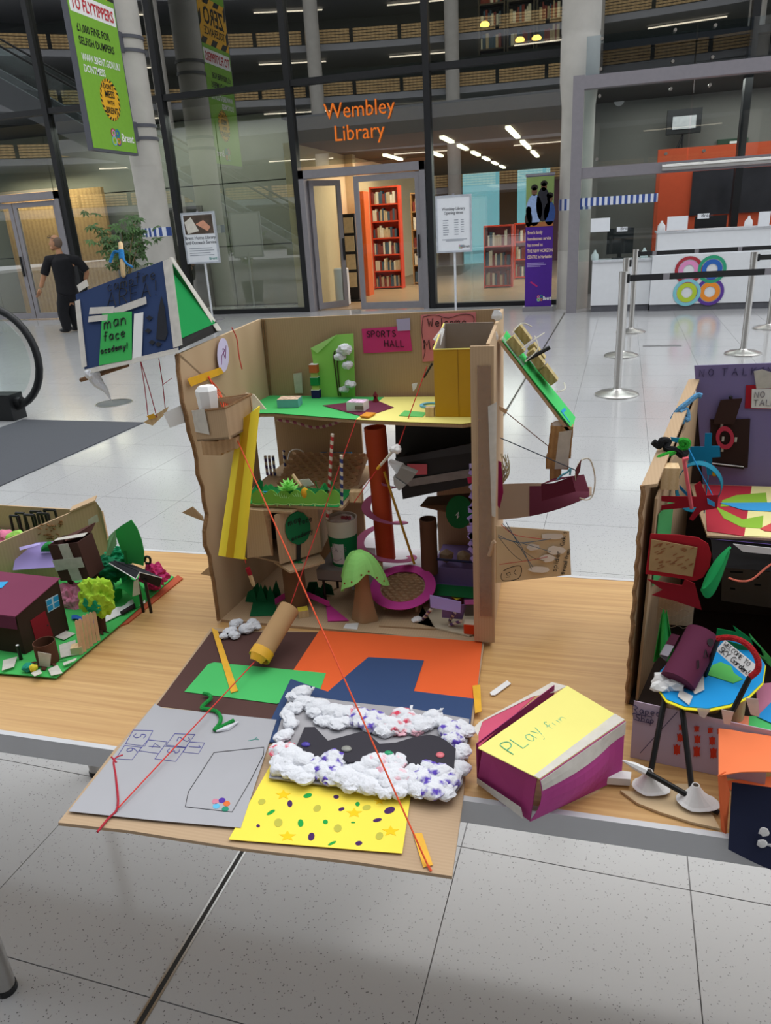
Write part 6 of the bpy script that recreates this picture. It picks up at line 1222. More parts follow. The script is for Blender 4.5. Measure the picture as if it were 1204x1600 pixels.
for k, (t_, y_, lift) in enumerate(((.02, .5, .016), (.22, .5, .016), (.24, .15, .014), (.42, .2, .014), (.05, .12, .0), (.4, .55, .0))):
    MB().obox(R0 + dR * t_ + dep * y_ + nR * (.004 + lift), eR * .036, V(0, .03, 0), nR * .016).build('wooden_block', wave_mat('block_olive', 'a18f5c', 'b3a06c', 30, 'X', .7, 2), rp_)
MB().cyl(py(823, 562, 1.39), py(858, 543, 1.41), .004, n=8).build('black_stick', m_bstr, rp_, True)
q = MB()
for (a, b_, c_) in (((800, 520), (815, 505), (830, 510)), ((815, 545), (835, 530), (850, 520)), ((820, 565), (840, 545), (835, 525)), ((870, 612), (882, 608), (881, 598))): q.tube(smoothpath([py(*a, 1.385), py(*b_, 1.40), py(*c_, 1.42)], 4), .0012, 5); q.build('white_strap', mat('cream_elastic', 'd8d4c4', .7), rp_); q = MB()
pass
MB().ball(py(776, 493, 1.42), .010, 2, .4, 3, (1, .6, 1)).build('tissue_wad', m_wpaper, rp_); MB().ball(py(771, 525, 1.38), .008, 2, .4, 3, (1, .6, 1.2)).build('tissue_wad', m_wpaper, rp_)
hw = thing('hanging_block_column', py(873, 710, 1.41), 'column of taped wooden blocks hanging from the ramp end', 'blocks')
for k, (u0, u1, v0, v1) in enumerate(((859, 895, 667, 684), (857, 893, 684, 700), (855, 892, 700, 716), (852, 888, 716, 733), (858, 876, 733, 750))):
    a, b_ = py(u0, v1, 1.40), py(u1, v0, 1.40); MB().box(a.x, b_.x, 1.40, 1.43, a.z + .0003, b_.z).build('block', wave_mat('block_brown', 'a07a50', 'b08a5c', 30, 'X', .7, 2), hw)
MB().prism([py(u, v, 1.3985) for u, v in ((873, 675), (893, 672), (886, 732), (866, 733))], (0, -.0008, 0)).build('tape', m_tape, hw); MB().ball(py(876, 664, 1.415), .014, 2, .3, 3, (1.4, .8, .6)).build('tissue_wad', m_wpaper, hw)
sl_ = thing('curved_paper_slide', py(850, 780, 1.4), 'curved brown paper slide with a maroon carriage off the right wall', 'slide')
def csl(u, v):
    x_ = 778 + 146 * u; top = 757 - 4 * math.sin(u * 2) + 8 * u * u; bot = 812 - 8 * u - 30 * u ** 2.2; p_ = py(x_, top + (bot - top) * v, 1.40 + .05 * (1 - v) + .0 * u); return p_
MB().surf(csl, 14, 5, .0012).build('slide', paper('9f8a78'), sl_, True); MB().surf(lambda u, v: csl(.335 + u * .64, .08 + v * .92) + V(0, -.002, .0005), 12, 4, .0008).build('maroon_sheet', paper('5e2438'), sl_, True)
a0, a1, a2, a3 = py(845, 757, 1.36), py(893, 745, 1.36), py(899, 768, 1.36), py(846, 783, 1.36); MB().prism([a0, a0.lerp(a1, .4) + V(0, 0, -.004), a1, a2, a3], (0, .002, 0)).build('carriage_side', paper('5e2238'), sl_); MB().prism([a1, py(912, 742, 1.40), py(920, 768, 1.40), a2], (0, .003, 0)).build('carriage_end', paper('6a2a40'), sl_); MB().prism([a0, a1, py(912, 742, 1.40), py(865, 748, 1.40)], (0, 0, .001)).build('carriage_top', paper('6a2a40'), sl_)
q = MB(); q.tube(smoothpath([py(898, 757, 1.37), py(900, 735, 1.37), py(907, 720, 1.38), py(921, 718, 1.39), py(929, 745, 1.40), py(926, 772, 1.40), py(917, 781, 1.39), py(905, 778, 1.38)], 4), .0014, 5); q.build('wire_loop', mat('cream_elastic', 'd8d4c4'), sl_); MB().prism([py(898, 735, 1.368), py(908, 717, 1.368), py(906, 735, 1.368), py(900, 750, 1.368)], (0, .001, 0)).build('maroon_tag', paper('74404a'), sl_); q = MB(); q.tube(smoothpath([py(870, 750, 1.37), py(878, 742, 1.37), py(886, 738, 1.37), py(891, 732, 1.37), py(890, 742, 1.37)], 4), .002, 6); q.build('blue_chenille', mat('pale_blue_chenille', '6fb8d0', .9), sl_, True)
s4 = thing('dark_string', py(784, 685, 1.30), 'dark string from the right wall to the maroon carriage', 'string'); MB().tube([py(781, 684, 1.30), py(900, 735, 1.365)], .001, 5).build('cord', mat('dark_thread', '3c4452', .8), s4)
s5 = thing('brown_string', py(784, 640, 1.30), 'thin brown string from the right wall to the hanging blocks', 'string'); MB().tube([py(790, 644, 1.30), py(856, 697, 1.395)], .0009, 5).build('cord', mat('brown_thread', '7a5a52', .8), s5); MB().prism([py(779, 634, 1.30), py(793, 641, 1.30), py(790, 647, 1.30), py(779, 640, 1.30)], (0, .001, 0)).build('card_tab', m_card, s5)
rf = thing('raffia_bunch', py(788, 735, 1.30), 'bunch of pale raffia strands on the outside of the right wall', 'raffia'); rn = random.Random(4); q = MB()
for k in range(22): a = py(783 + rn.uniform(-2, 3), 755, 1.31); q.tube(smoothpath([a, py(788 + rn.uniform(-4, 8), 735 + rn.uniform(-8, 8), 1.31 + rn.uniform(-.01, .02)), py(786 + rn.uniform(-4, 10), 715 + rn.uniform(-8, 22), 1.31 + rn.uniform(-.01, .02))], 3), .0007, 4)
q.build('strands', mat('raffia', 'b3a888', .9, .2, 50), rf); MB().prism([py(u, v, 1.295) for u, v in ((778, 720), (783, 722), (786, 770), (780, 795), (777, 790))], (0, .001, 0)).build('pink_backing', paper('8c1f58'), rf)
wb = thing('spider_web_card', py(830, 900, 1.38), 'cream card with string web and handwriting hung outside the right wall', 'card'); c0, c1, c2, c3 = py(775, 822, 1.30), py(889, 830, 1.42), py(892, 898, 1.42), py(775, 911, 1.30); nW = (c1 - c0).cross(c2 - c0).normalized(); nW = nW if nW.y < 0 else -nW; WP = (c0 + nW * .0012, nW)
MB().prism([c0, c1, c2, c3], -nW * .002).build('card', paper('d6c4a4'), wb); rn = random.Random(9)
for k, (u, v, a_, b_) in enumerate(((862, 838, 22, 6), (868, 860, 18, 8), (832, 855, 14, 6), (842, 890, 18, 6), (855, 872, 14, 7))): MB().prism([pl(u + a_ * math.cos(t_) * rn.uniform(.7, 1), v + b_ * math.sin(t_) * rn.uniform(.7, 1), *WP) for t_ in [k_ * .6283 for k_ in range(10)]], nW * .0005).build('white_paint', m_wpaper, wb)
for cc, ls in (('b3413f', (((783, 820), (805, 836), (845, 842)), ((780, 882), (830, 875), (855, 870)))), ('4a6a86', (((778, 836), (810, 848), (860, 842)), ((785, 818), (812, 850), (830, 890)), ((790, 815), (815, 860), (832, 886)), ((778, 840), (820, 850), (860, 862)))), ('6b6a62', (((778, 838), (800, 865), (815, 876)), ((800, 845), (830, 870), (850, 876))))):
    q = MB()
    for l in ls: q.tube(smoothpath([pl(*p, WP[0] + nW * .004, nW) for p in l], 4), .0007, 4)
    q.build('web_strings', mat('string_' + cc, cc, .8), wb)
eW = (c1 - c0).normalized(); fW = nW.cross(eW); fW = fW if fW.z > 0 else -fW
hand('lettering', 'spider', pl(868, 893, *WP), fW, -eW, .013, m_marker, wb, .0007); hand('lettering', 'thread from:', pl(881, 898, *WP), fW, -eW, .010, m_marker, wb, .0007, adv=.9); hand('lettering', 'Cook :)', pl(880, 853, *WP), fW, -eW, .010, m_marker, wb, .0007, adv=.9)
q = MB(); stroke(q, [(786, 892), (812, 884), (810, 903), (785, 907)], WP, .0008, .0005, True, True); stroke(q, [(791, 896), (796, 894), (797, 898), (792, 899)], WP, .0007, .0005, False, True); stroke(q, [(805, 890), (802, 895), (806, 898)], WP, .0007, .0005); stroke(q, [(790, 902), (796, 901)], WP, .0007, .0005); q.build('drawn_face', m_marker, wb)
MB().prism([py(313, 897, 1.29), py(345, 869, 1.29), py(347, 904, 1.29)], (0, .003, 0)).build('torn_corner_flap', paper('c4aa8a'), hb)
MB().ball(pz(337, 868, TZ + .006) , .007, 2, .4, 3, (1, .8, .8), 4).build('tissue_wad', m_wpaper, None, label='tiny white tissue wad on the table behind the left wall', category='tissue')
# ================================================================ LEFT VILLAGE MODEL
lb = thing('cardboard_tray_box', V(-1.3, 1.45, TZ), 'open cardboard tray box at the far left behind the paper village', 'box')
q0, q1 = py(-60, 786, 1.53), py(118, 797, 1.53)
MB().prism([V(q0.x, 1.53, TZ), V(q1.x + .08, 1.53, TZ), V(q1.x + .08, 1.53, q1.z), V(q0.x, 1.53, q0.z)], (0, .005, 0)).build('back_wall', m_card, lb)
S0, S1 = py(0, 848, 1.31), py(150, 784, 1.47); S0b, S1b = V(S0.x, S0.y, TZ), V(S1.x, S1.y, TZ); e_ = S1 - S0; S0 = S0 - e_ * .5; S0b = S0b - V(e_.x, e_.y, 0) * .5
nS = V(e_.y, -e_.x, 0).normalized()
sw_ = MB().prism([S0b, S1b + V(.01, 0, 0), S1 + V(.01, 0, -.02), S1 + V(0, 0, 0), S0], -nS * .005).build('side_wall', m_card, lb)
MB().prism([V(q0.x, 1.53, TZ + .001), V(S1b.x, 1.5, TZ + .001), S0b + V(0, 0, .001), V(q0.x, 1.2, TZ + .001)], (0, 0, .062)).build('tray_floor', paper('7d9a5a'), lb)
SWP = (S1b + nS * .001, nS); rn = random.Random(17); q = MB()
for k in range(26): p_ = pl(rn.uniform(58, 96), rn.uniform(814, 842), *SWP); q.tube([p_, p_ + V(rn.uniform(.004, .012), 0, rn.uniform(-.004, .004)) + nS * .001], .0016, 4)
q.build('torn_ridges', mat('torn_ridges', '8a6038', .9), sw_); MB().prism([pl(u, v, *SWP) for u, v in ((137, 812), (152, 803), (158, 828), (139, 832))], nS * .001).build('tape', m_tape, sw_); MB().prism([S1.lerp(S0, .0) + V(0, -.004, .001), S1.lerp(S0, .18) + V(0, -.004, .001), S1.lerp(S0, .18) + V(-.01, .02, .004), S1 + V(-.01, .02, .006)], (0, 0, .004)).build('folded_flap', m_card, lb)
def stool(u, v, w, h, lab):
    b0 = py(u, v - 22, 1.47); b0.z = TZ + .0635; s_ = thing('straw_stool', b0, lab, 'stool', 'black straw stools'); d = w * .5
    for dx in (-1, 1):
        for dy in (-1, 1): MB().cyl(b0 + V(dx * w / 2 * 1.05, dy * d, 0), b0 + V(dx * w / 2, dy * d * .8, h), .0035, n=8).build('leg', m_bstr, s_, True)
    for dy in (-1, 1): MB().cyl(b0 + V(-w / 2, dy * d * .8, h), b0 + V(w / 2, dy * d * .8, h), .0035, n=8).build('top_rail', m_bstr, s_, True)
stool(29, 835, .026, .068, 'black straw stool standing leftmost in the cardboard tray'); stool(52, 830, .03, .074, 'black straw stool in the middle of the cardboard tray'); stool(73, 826, .032, .08, 'black straw stool nearest the folded flap of the tray')
for u, v, c, lab in ((8, 842, 'd87a9a', 'crumpled pink crepe paper in the tray at the left edge'), (28, 848, '9ad060', 'crumpled lime crepe paper in the tray at the left edge')):
    p_ = py(u, v, 1.40); MB().ball(V(p_.x, 1.40, TZ + .088), .03, 3, .4, 2.5, (1.2, .8, .9), u).build('crepe_ball', paper(c, .15), None, label=lab, category='crepe paper')
# base cards
flat('red_base_card', [(170, 985), (190, 966), (278, 900), (286, 905), (200, 975)], 'b5583c', -9.2, 'brick red card base edge under the right side of the village', .003, 'card')
gb = MB().prism([pz(u, v, TZ + .0045) for u, v in ((-120, 1050), (0, 1053), (88, 1060), (190, 975), (272, 902), (240, 890), (120, 890), (-120, 930))], (0, 0, .002)).build('green_base_card', paper('46b25a'), None, label='bright green card base of the paper village', category='card')
GZ = TZ + .007
# maroon house
hs = thing('paper_house', pz(40, 1000, GZ), 'maroon roofed brown card house with red door and blue window', 'house'); F0, F1 = pz(40, 1022, GZ + .0005), pz(108, 984, GZ + .0005)
eF = F1 - F0; nF = eF.cross(py(25, 963, F0.y) - F0).normalized(); nF = nF if nF.x > 0 else -nF; back = V(-.20, .01, 0); F0t, F1t = py(25, 963, F0.y), py(91, 906, F1.y)
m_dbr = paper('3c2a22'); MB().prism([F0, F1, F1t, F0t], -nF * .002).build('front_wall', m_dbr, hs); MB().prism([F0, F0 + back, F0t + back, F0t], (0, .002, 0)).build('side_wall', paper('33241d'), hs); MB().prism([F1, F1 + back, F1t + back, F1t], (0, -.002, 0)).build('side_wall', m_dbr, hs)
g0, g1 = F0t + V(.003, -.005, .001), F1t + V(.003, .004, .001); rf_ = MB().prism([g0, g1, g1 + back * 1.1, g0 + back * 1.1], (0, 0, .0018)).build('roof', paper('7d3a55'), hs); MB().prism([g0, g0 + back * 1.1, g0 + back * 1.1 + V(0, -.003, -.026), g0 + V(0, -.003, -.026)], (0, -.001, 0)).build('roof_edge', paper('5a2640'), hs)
FP = (F0 + nF * .0008, nF); MB().prism([pl(u, v, *FP) for u, v in ((47, 970), (70, 954), (83, 993), (56, 1002))], nF * .001).build('door', paper('8a1c28'), hs); MB().ball(pl(74, 977, *FP) + nF * .001, .002, 1).build('door_knob', m_marker, hs)
wn_ = MB().prism([pl(u, v, *FP) for u, v in ((71, 938), (90, 928), (93, 947), (75, 957))], nF * .001).build('window', paper('b4cad8'), hs)
for u, v in ((72.5, 939.5), (83, 933.5), (74.5, 948), (84.5, 942.5)): MB().prism([pl(u + a_, v + b_, FP[0] + nF * .001, nF) for a_, b_ in ((0, 0), (7.6, -4), (8.6, 3.4), (1, 7.4))], nF * .0006).build('pane', paper('2a8fc4'), wn_)
nrf = (g1 - g0).cross(back).normalized(); nrf = nrf if nrf.z > 0 else -nrf; MB().prism([pl(u, v, g0 + nrf * .002, nrf) for u, v in ((-6, 910), (13, 909), (3, 919), (-10, 920))], nrf * .001).build('roof_window', paper('3fa4dc'), hs)
# stump, fence, tape bits
sp_ = thing('paper_tree_stump', pz(75, 1035, GZ), 'hollow brown card stump standing in front of the red door', 'stump'); c = pz(76, 1033, GZ + .0005); MB().pipe(c, c + V(.0, 0, .045), .021, .0195, 20).build('tube', paper('573527'), sp_, True)
for k in range(5): a = -2.6 + k * .7; b0 = c + V(.021 * math.cos(a), .021 * math.sin(a), .0); MB().prism([b0 + V(-.006, 0, .003), b0 + V(.006, 0, .003), c + V(.034 * math.cos(a) + .005, .034 * math.sin(a), .001), c + V(.034 * math.cos(a) - .005, .034 * math.sin(a), .001)], (0, 0, .001)).build('root', paper('573527'), sp_)
MB().prism([py(u, v, c.y - .023) for u, v in ((59, 1018), (80, 1022), (78, 1042), (62, 1040))], (0, -.0008, 0)).build('masking_tape', m_tape, sp_)
fn = thing('lolly_stick_fence', pz(140, 1020, GZ), 'fence of upright lolly sticks at the edge of the village', 'fence')
for k in range(6):
    t_ = k / 5; b0 = pz(127 + 27 * t_, 1022 - 22 * t_, GZ + .0005); tpv = py(119 + 27.5 * t_, 966 - 12 * t_ + (3 if k < 2 else 0), b0.y + .012); d_ = (tpv - b0); s_ = V(.75, .66, 0).normalized() * .0034; nn_ = V(.66, -.75, 0) * .0018; b0 = b0 + nn_ * (.4 * (k % 2))
    MB().prism([b0 - s_, b0 + s_, b0 + s_ + d_ * .96, b0 + s_ * .4 + d_, b0 - s_ * .4 + d_, b0 - s_ + d_ * .96], nn_).build('lolly_stick', mat('stick_wood', 'cba47c', .7, .08, 60), fn)
b0 = pz(118, 1023, GZ + .0005); block(b0 + V(0, .008, 0), (.022, .02, .016), .5, mat('green_wood', 'a9b58a', .8), 'wooden_block', 'small green tinged wooden block at the foot of the stick fence', top=m_wood, group='wooden blocks')
for k, (pts, lab) in enumerate((([(85, 995), (100, 985), (118, 990), (100, 1000)], 'tape scrap on the green card beside the house corner'), ([(92, 1008), (118, 1000), (120, 1022), (95, 1028)], 'large tape scrap between the stump and the stick fence'), ([(75, 1046), (90, 1039), (98, 1052), (80, 1056)], 'tape scrap at the front edge right of the stump'), ([(5, 1032), (27, 1026), (22, 1042), (3, 1048)], 'tape scrap at the front edge near the photo border'), ([(98, 1036), (120, 1028), (118, 1032), (100, 1040)], 'thin curled tape scrap beside the stump'), ([(48, 1052), (62, 1046), (66, 1052), (54, 1057)], 'tape scrap under the yellow crepe flower'))): MB().prism([pz(u, v, GZ + .002 + .001 * k) for u, v in pts], (0, 0, .0006)).build('tape_scrap', m_tape, None, label=lab, category='tape')
c = pz(33, 1030, GZ + .0005); pg_ = thing('black_straw_post', c, 'short black straw post with a white top in front of the house', 'post'); MB().cyl(c, c + V(0, 0, .032), .0035, n=10).build('straw', m_bstr, pg_, True); MB().cyl(c + V(0, 0, .032), c + V(0, 0, .033), .003, n=10).build('white_top', m_white, pg_)
c = pz(50, 1050, GZ); fw = thing('crepe_flower', c, 'yellow and teal crepe paper flower at the village front edge', 'flower'); MB().ball(c + V(.006, 0, .009), .008, 2, .4, 3, (1, 1, 1), 3).build('yellow_head', paper('d8c83a'), fw); MB().ball(c + V(-.009, .002, .008), .010, 2, .4, 3, (1.2, 1, .8), 5).build('teal_leaves', paper('1f8f78'), fw)
# crepe trees
lt2 = thing('crepe_tree', pz(152, 985, GZ), 'lime green crepe paper tree with a brown trunk', 'tree'); c = pz(160, 985, GZ + .0005); MB().cyl(c, c + V(0, .004, .05), .009, n=12).build('trunk', paper('4a2d22'), lt2, True); tc_ = py(152, 932, c.y)
MB().ball(tc_, .040, 4, .42, 2.6, (.88, .7, 1.02), 2.2).build('crepe_crown', paper('a4cc3a', .15), lt2); MB().ball(tc_ + V(0, -.021, -.008), .020, 3, .4, 2.5, (1, .5, .9), 4).build('teal_centre', paper('1f9a6a', .1), lt2)
for k in range(5): a = -2.8 + k * .6; b0 = c + V(.02 * math.cos(a), .02 * math.sin(a), .0005); MB().prism([c + V(-.004, -.004, .006), c + V(.004, -.004, .006), b0 + V(.004, 0, 0), b0 - V(.004, 0, 0)], (0, 0, .001)).build('root', paper('4a2d22'), lt2)
for k, (u, v, Y_, r, cc, sq_, lab) in enumerate(((165, 890, 1.33, .034, '12704a', (1.3, .8, .8), 'dark green crepe paper bush behind the lime tree'), (190, 868, 1.38, .026, '158a5c', (1.3, .8, .8), 'teal green crepe paper bush beside the green fan card'), (117, 940, 1.26, .036, 'e08aa8', (.9, .7, 1.3), 'pale pink crumpled tissue beside the house'), (240, 900, 1.36, .030, 'c83a78', (1, .9, .9), 'hot pink crepe paper ball behind the black ramp'))):
    p_ = py(u, v, Y_); zc = p_.z
    o_ = thing('crepe_bush', V(p_.x, Y_, GZ), lab, 'crepe paper'); MB().ball(V(p_.x, Y_, zc), r, 4, .42, 2.6, sq_, 7 + k).build('crumpled_crepe', paper(cc, .15), o_); MB().cyl(V(p_.x, Y_, GZ + .0005), V(p_.x, Y_, zc - r * .4), .012, n=10).build('stem', paper(cc, .15), o_)
# basket, sheets, ramp
ls = thing('lilac_paper_sheet', py(58, 870, 1.33), 'lilac paper sheet with green leaf leaning on the cardboard tray', 'paper'); a = [py(20, 891, 1.30), py(90, 886, 1.30), py(98, 846, 1.36), py(28, 850, 1.36)]; MB().prism(a, (0, .001, .001)).build('sheet', paper('a394d0'), ls); q = MB(); MB().surf(lambda u, v: py(64 + 26 * u, 862 - 16 * v * math.sin(.4 + u * 2.4), 1.335 - .012 * math.sin(v * 3)), 8, 4, .001).build('green_leaf', paper('2a8a45'), ls); MB().prism([py(30, 855, 1.33), py(62, 848, 1.33), py(62, 851, 1.32), py(31, 860, 1.32)], (0, .001, 0)).build('folded_flap', paper('b0a4dc'), ls)
bs2 = thing('brown_card_basket', py(125, 900, 1.25), 'dark brown card basket crossed with pale tape behind the house', 'basket'); b0, b1, b2 = py(95, 908, 1.25), py(140, 905, 1.24), py(162, 888, 1.30); uz = V(-.012, 0, .088); b3 = b0 + (b2 - b1)
m_db = paper('4a2f2a')
for a_, b_ in ((b0, b1), (b1, b2), (b2, b3), (b3, b0)): MB().prism([a_, b_, b_ + uz, a_ + uz], (.0, .0015, 0) if abs((b_ - a_).x) > abs((b_ - a_).y) else (.0015, 0, 0)).build('side', m_db, bs2)
MB().prism([b0, b1, b2, b3], (0, 0, .001)).build('bottom', m_db, bs2); tw = V(.0, -.0015, 0); MB().prism([b0.lerp(b1, .42) + tw, b0.lerp(b1, .78) + tw, b0.lerp(b1, .72) + uz + tw, b0.lerp(b1, .38) + uz + tw], (0, -.0006, 0)).build('masking_tape', m_tape, bs2); MB().prism([b0 + uz * .3 + tw * 1.6, b1 + uz * .35 + tw * 1.6, b1 + uz * .62 + tw * 1.6, b0 + uz * .6 + tw * 1.6], (0, -.0006, 0)).build('masking_tape', m_tape, bs2)
MB().prism([b3 + uz * .95, b2 + uz * 1.02, b2 + uz * 1.12 + V(.01, .01, .01), b3 + uz + V(.02, -.02, -.006)], (0, 0, .0015)).build('lid_flap', paper('5c3a34'), bs2); MB().prism([b0.lerp(b3, .4) + uz * 1.01, b1.lerp(b2, .5) + uz * 1.03, b1.lerp(b2, .8) + uz * 1.06, b0.lerp(b3, .65) + uz * 1.02], (0, 0, .0006)).build('masking_tape', m_tape, bs2)
for x_, y_ in ((.2, .2), (.8, .8)): MB().cyl(V(b0.x + (b2.x - b0.x) * x_, b0.y + (b2.y - b0.y) * y_, GZ + .0005), V(b0.x + (b2.x - b0.x) * x_, b0.y + (b2.y - b0.y) * y_, b0.z + .003), .006, n=8).build('support', m_db, bs2)
gf = thing('green_fan_card', py(200, 860, 1.30), 'curved green card fan standing behind the black ramp', 'card'); MB().prism([py(u, v, 1.335) for u, v in ((178, 830), (190, 821), (205, 812), (214, 825), (221, 843), (225, 862), (224, 884), (200, 878), (190, 862))], (0, .0012, 0)).build('fan', paper('3fb45a'), gf); MB().prism([py(170, 838, 1.325), py(180, 828, 1.325), py(182, 850, 1.32), py(172, 868, 1.315), py(165, 868, 1.31)], (0, .001, 0)).build('side_flap', paper('86b884'), gf); MB().cyl(V(py(195, 880, 1.335).x, 1.335, GZ + .0005), py(195, 860, 1.335), .004, n=8).build('prop', paper('2f8a45'), gf)
br_ = thing('black_card_ramp', py(205, 910, 1.25), 'black folded card ramp with white cut edges on the village', 'ramp'); r0, r1, r2, r3 = py(170, 880, 1.30), py(212, 905, 1.23), py(219, 898, 1.26), py(176, 876, 1.33); MB().prism([r0, r1, py(213, 902, 1.235), py(218, 894, 1.25), r3], (0, .001, 0)).build('ramp_side', paper('26262c'), br_); MB().prism([r3, py(218, 894, 1.25), py(253, 903, 1.27), py(208, 883, 1.35)], (0, 0, .0015)).build('ramp_top', paper('2b2b32'), br_)
MB().prism([py(218, 894, 1.25), py(253, 903, 1.27), py(249, 918, 1.27), py(219, 905, 1.25)], (0, .001, 0)).build('ramp_end', m_bk, br_); q = MB(); q.tube([r0, r1, py(218, 894, 1.25), py(253, 903, 1.27)], .0012, 4); q.build('white_edge', m_wpaper, br_)
for u in (214, 226): p_ = py(u, 905, 1.25); MB().cyl(V(p_.x, 1.25, GZ + .0005), p_, .0035, n=8).build('leg', m_bstr, br_, True)
MB().prism([py(u, v, 1.235) for u, v in ((209, 908), (216, 905), (219, 928), (207, 932))], (0, -.0008, 0)).build('masking_tape', m_tape, br_)
ga = thing('green_paper_arch', pz(192, 945, GZ), 'green paper archway under the black ramp', 'arch'); MB().surf(lambda u, v: pz(193, 950, GZ) + V(.032 * math.cos(math.pi * u), .045 * v, .048 * math.sin(math.pi * u) + .001), 14, 3, .0015).build('arch', paper('24a04a'), ga, True)
MB().surf(lambda u, v: pz(165 + 62 * u, 962 - 30 * u + 10 * v, GZ + .002) + V(0, 0, .008 * abs(math.sin(u * 7)) * (1 - v)), 10, 3, .001).build('white_tissue', m_wpaper, None, label='crumpled white tissue along the red base edge', category='tissue'); MB().surf(lambda u, v: pz(112 + 46 * u, 962 + 10 * u + 6 * v, GZ + .002) + V(0, 0, .004 * abs(math.sin(u * 9))), 10, 2, .001).build('blue_tissue', paper('2a5fa8'), None, label='blue tissue strip at the foot of the lime tree', category='tissue')
MB().cyl(pz(190, 958, GZ + .006), pz(212, 945, GZ + .006), .005, n=8).build('dark_log', paper('2f2a2c'), None, True, label='short dark rolled paper log in the green archway', category='log')
ye = thing('yarn_face', py(222, 876, 1.36), 'brown paper eye with black ring on the pink ball', 'decoration'); MB().ball(py(218, 872, 1.36), .014, 2, .2, 3, (1.3, .6, .6), 2).build('eye', paper('6a5a42'), ye); MB().tube(smoothpath([py(226, 878, 1.35), py(228, 870, 1.35), py(234, 872, 1.35), py(234, 880, 1.35)], 4, True), .003, 6).build('black_ring', m_bstr, ye, True)

# ================================================================ RIGHT MODEL
rb_ = thing('cardboard_shop_box', V(.3, 1.2, TZ), 'cardboard box model with purple backboard at the right edge of the table', 'model')
W0, W1 = V(.090, 1.105, 0), V(.186, 1.45, 0); nL = V(-(W1 - W0).y, (W1 - W0).x, 0).normalized()
MB().prism([W0 + V(0, 0, TZ), W1 + V(0, 0, TZ), W1 + V(0, 0, 1.198), W0 + V(.0, 0, 1.108)], nL * .005).build('left_wall', m_cardd, rb_); MB().prism([W0 + V(.016, .006, TZ), W1 + V(.016, 0, TZ), W1 + V(.016, 0, 1.18), W0 + V(.022, .02, 1.085)], nL * .004).build('inner_wall', m_card, rb_)
MB().prism([W0 + V(-.005, 0, 1.108), W1 + V(-.005, 0, 1.198), W1 + V(.014, 0, 1.2), W0 + V(.018, 0, 1.112)], (0, 0, .005)).build('top_flap', m_card, rb_); q = MB(); q.tube([W0 + V(-.002, -.002, TZ + .004 + .015 * k) + V(.002 * math.sin(k * 2.1), 0, 0) for k in range(27)], .0035, 5); q.build('torn_edge', m_edge, rb_)
MB().box(.175, .56, 1.4505, 1.4555, TZ, 1.16).build('back_wall', mat('shaded_card', '3b2f29', .85, .08), rb_); MB().prism([W0 + V(0, 0, TZ), V(.56, 1.0, TZ), V(.56, 1.45, TZ), W1 + V(0, 0, TZ)], (0, 0, .004)).build('box_floor', MATS['shaded_card'], rb_)  # shade of the box interior is put into this dark wall and floor colour
MB().prism([V(.56, 1.06, TZ), V(.56, 1.4505, TZ), V(.56, 1.4505, 1.16), V(.56, 1.06, 1.10)], (.005, 0, 0)).build('right_wall', m_cardd, rb_)
PLt = 1.0; pfm = MB().prism([pz(1104, 840, PLt - .004), V(.555, 1.19, PLt - .004), V(.555, 1.45, PLt - .004), V(.2, 1.45, PLt - .004)], (0, 0, .004)).build('platform', m_card, rb_)
def plat(name, pts, c, lev): return MB().prism([pz(u, v, PLt + .0006 * lev) for u, v in pts], (0, 0, .0006)).build(name, paper(c), pfm)
plat('red_card', [(1100, 758), (1174, 760), (1162, 838), (1104, 830)], 'b4303f', 1); plat('cream_card', [(1174, 760), (1345, 766), (1388, 846), (1162, 838)], 'ece3a0', 1); plat('lime_leaf', [(1128, 782), (1150, 774), (1196, 770), (1198, 785), (1160, 790), (1125, 792)], '8cba3c', 2); plat('lime_leaf', [(1118, 792), (1160, 812), (1192, 806), (1190, 826), (1158, 824), (1130, 810)], '8cba3c', 2); plat('blue_strip', [(1124, 786), (1150, 786), (1330, 784), (1330, 806), (1160, 797)], '3f9fdc', 3); plat('blue_petal', [(1187, 826), (1204, 818), (1240, 822), (1230, 832), (1195, 830)], 'd05050', 3)
MB().prism([pz(1108, 842, PLt - .02), pz(1330, 862, PLt - .02), pz(1330, 862, PLt - .005), pz(1108, 842, PLt - .005)], (0, .001, 0)).build('purple_edge', paper('6c52a0'), pfm); MB().prism([py(1145, 850, 1.17), py(1330, 870, 1.17), py(1330, 880, 1.17), py(1160, 862, 1.17)], (0, .001, 0)).build('white_edge_strip', m_wpaper, pfm)
MB().prism([V(.21, 1.17, .955), V(.555, 1.17, .945), V(.555, 1.19, .995), V(.205, 1.19, .995)], (0, .002, 0)).build('dark_fascia', m_bk, rb_)
pbd = sheet('purple_backboard', [(1084, 571), (1405, 560), (1385, 768), (1098, 762)], ('y', 1.448), paper('7f74a2'), rb_, .002); BP_ = ('y', 1.4455)
hand('lettering', 'NO TALKING', py(1092, 588, 1.4455), V(1, 0, .02), Zv, .013, mat('pencil_dark', '3c3558', .8), pbd, .0006, adv=1.75)
rs = sheet('red_notice', [(1165, 602), (1260, 600), (1260, 640), (1163, 638)], BP_, paper('a81e2e'), pbd); ws = sheet('white_notice', [(1174, 608), (1260, 606), (1260, 640), (1173, 637)], ('y', 1.444), m_wpaper, rs); hand('lettering', 'NO', py(1178, 621, 1.4425), X, Zv, .011, mat('pencil_grey', '6a6270'), rs, .0006); hand('lettering', 'TALKING', py(1176, 634, 1.4425), X, Zv, .011, mat('pencil_grey', '6a6270'), rs, .0006); sheet('tape', [(1177, 580), (1190, 577), (1215, 585), (1215, 606), (1181, 607)], ('y', 1.4435), m_tape, pbd)
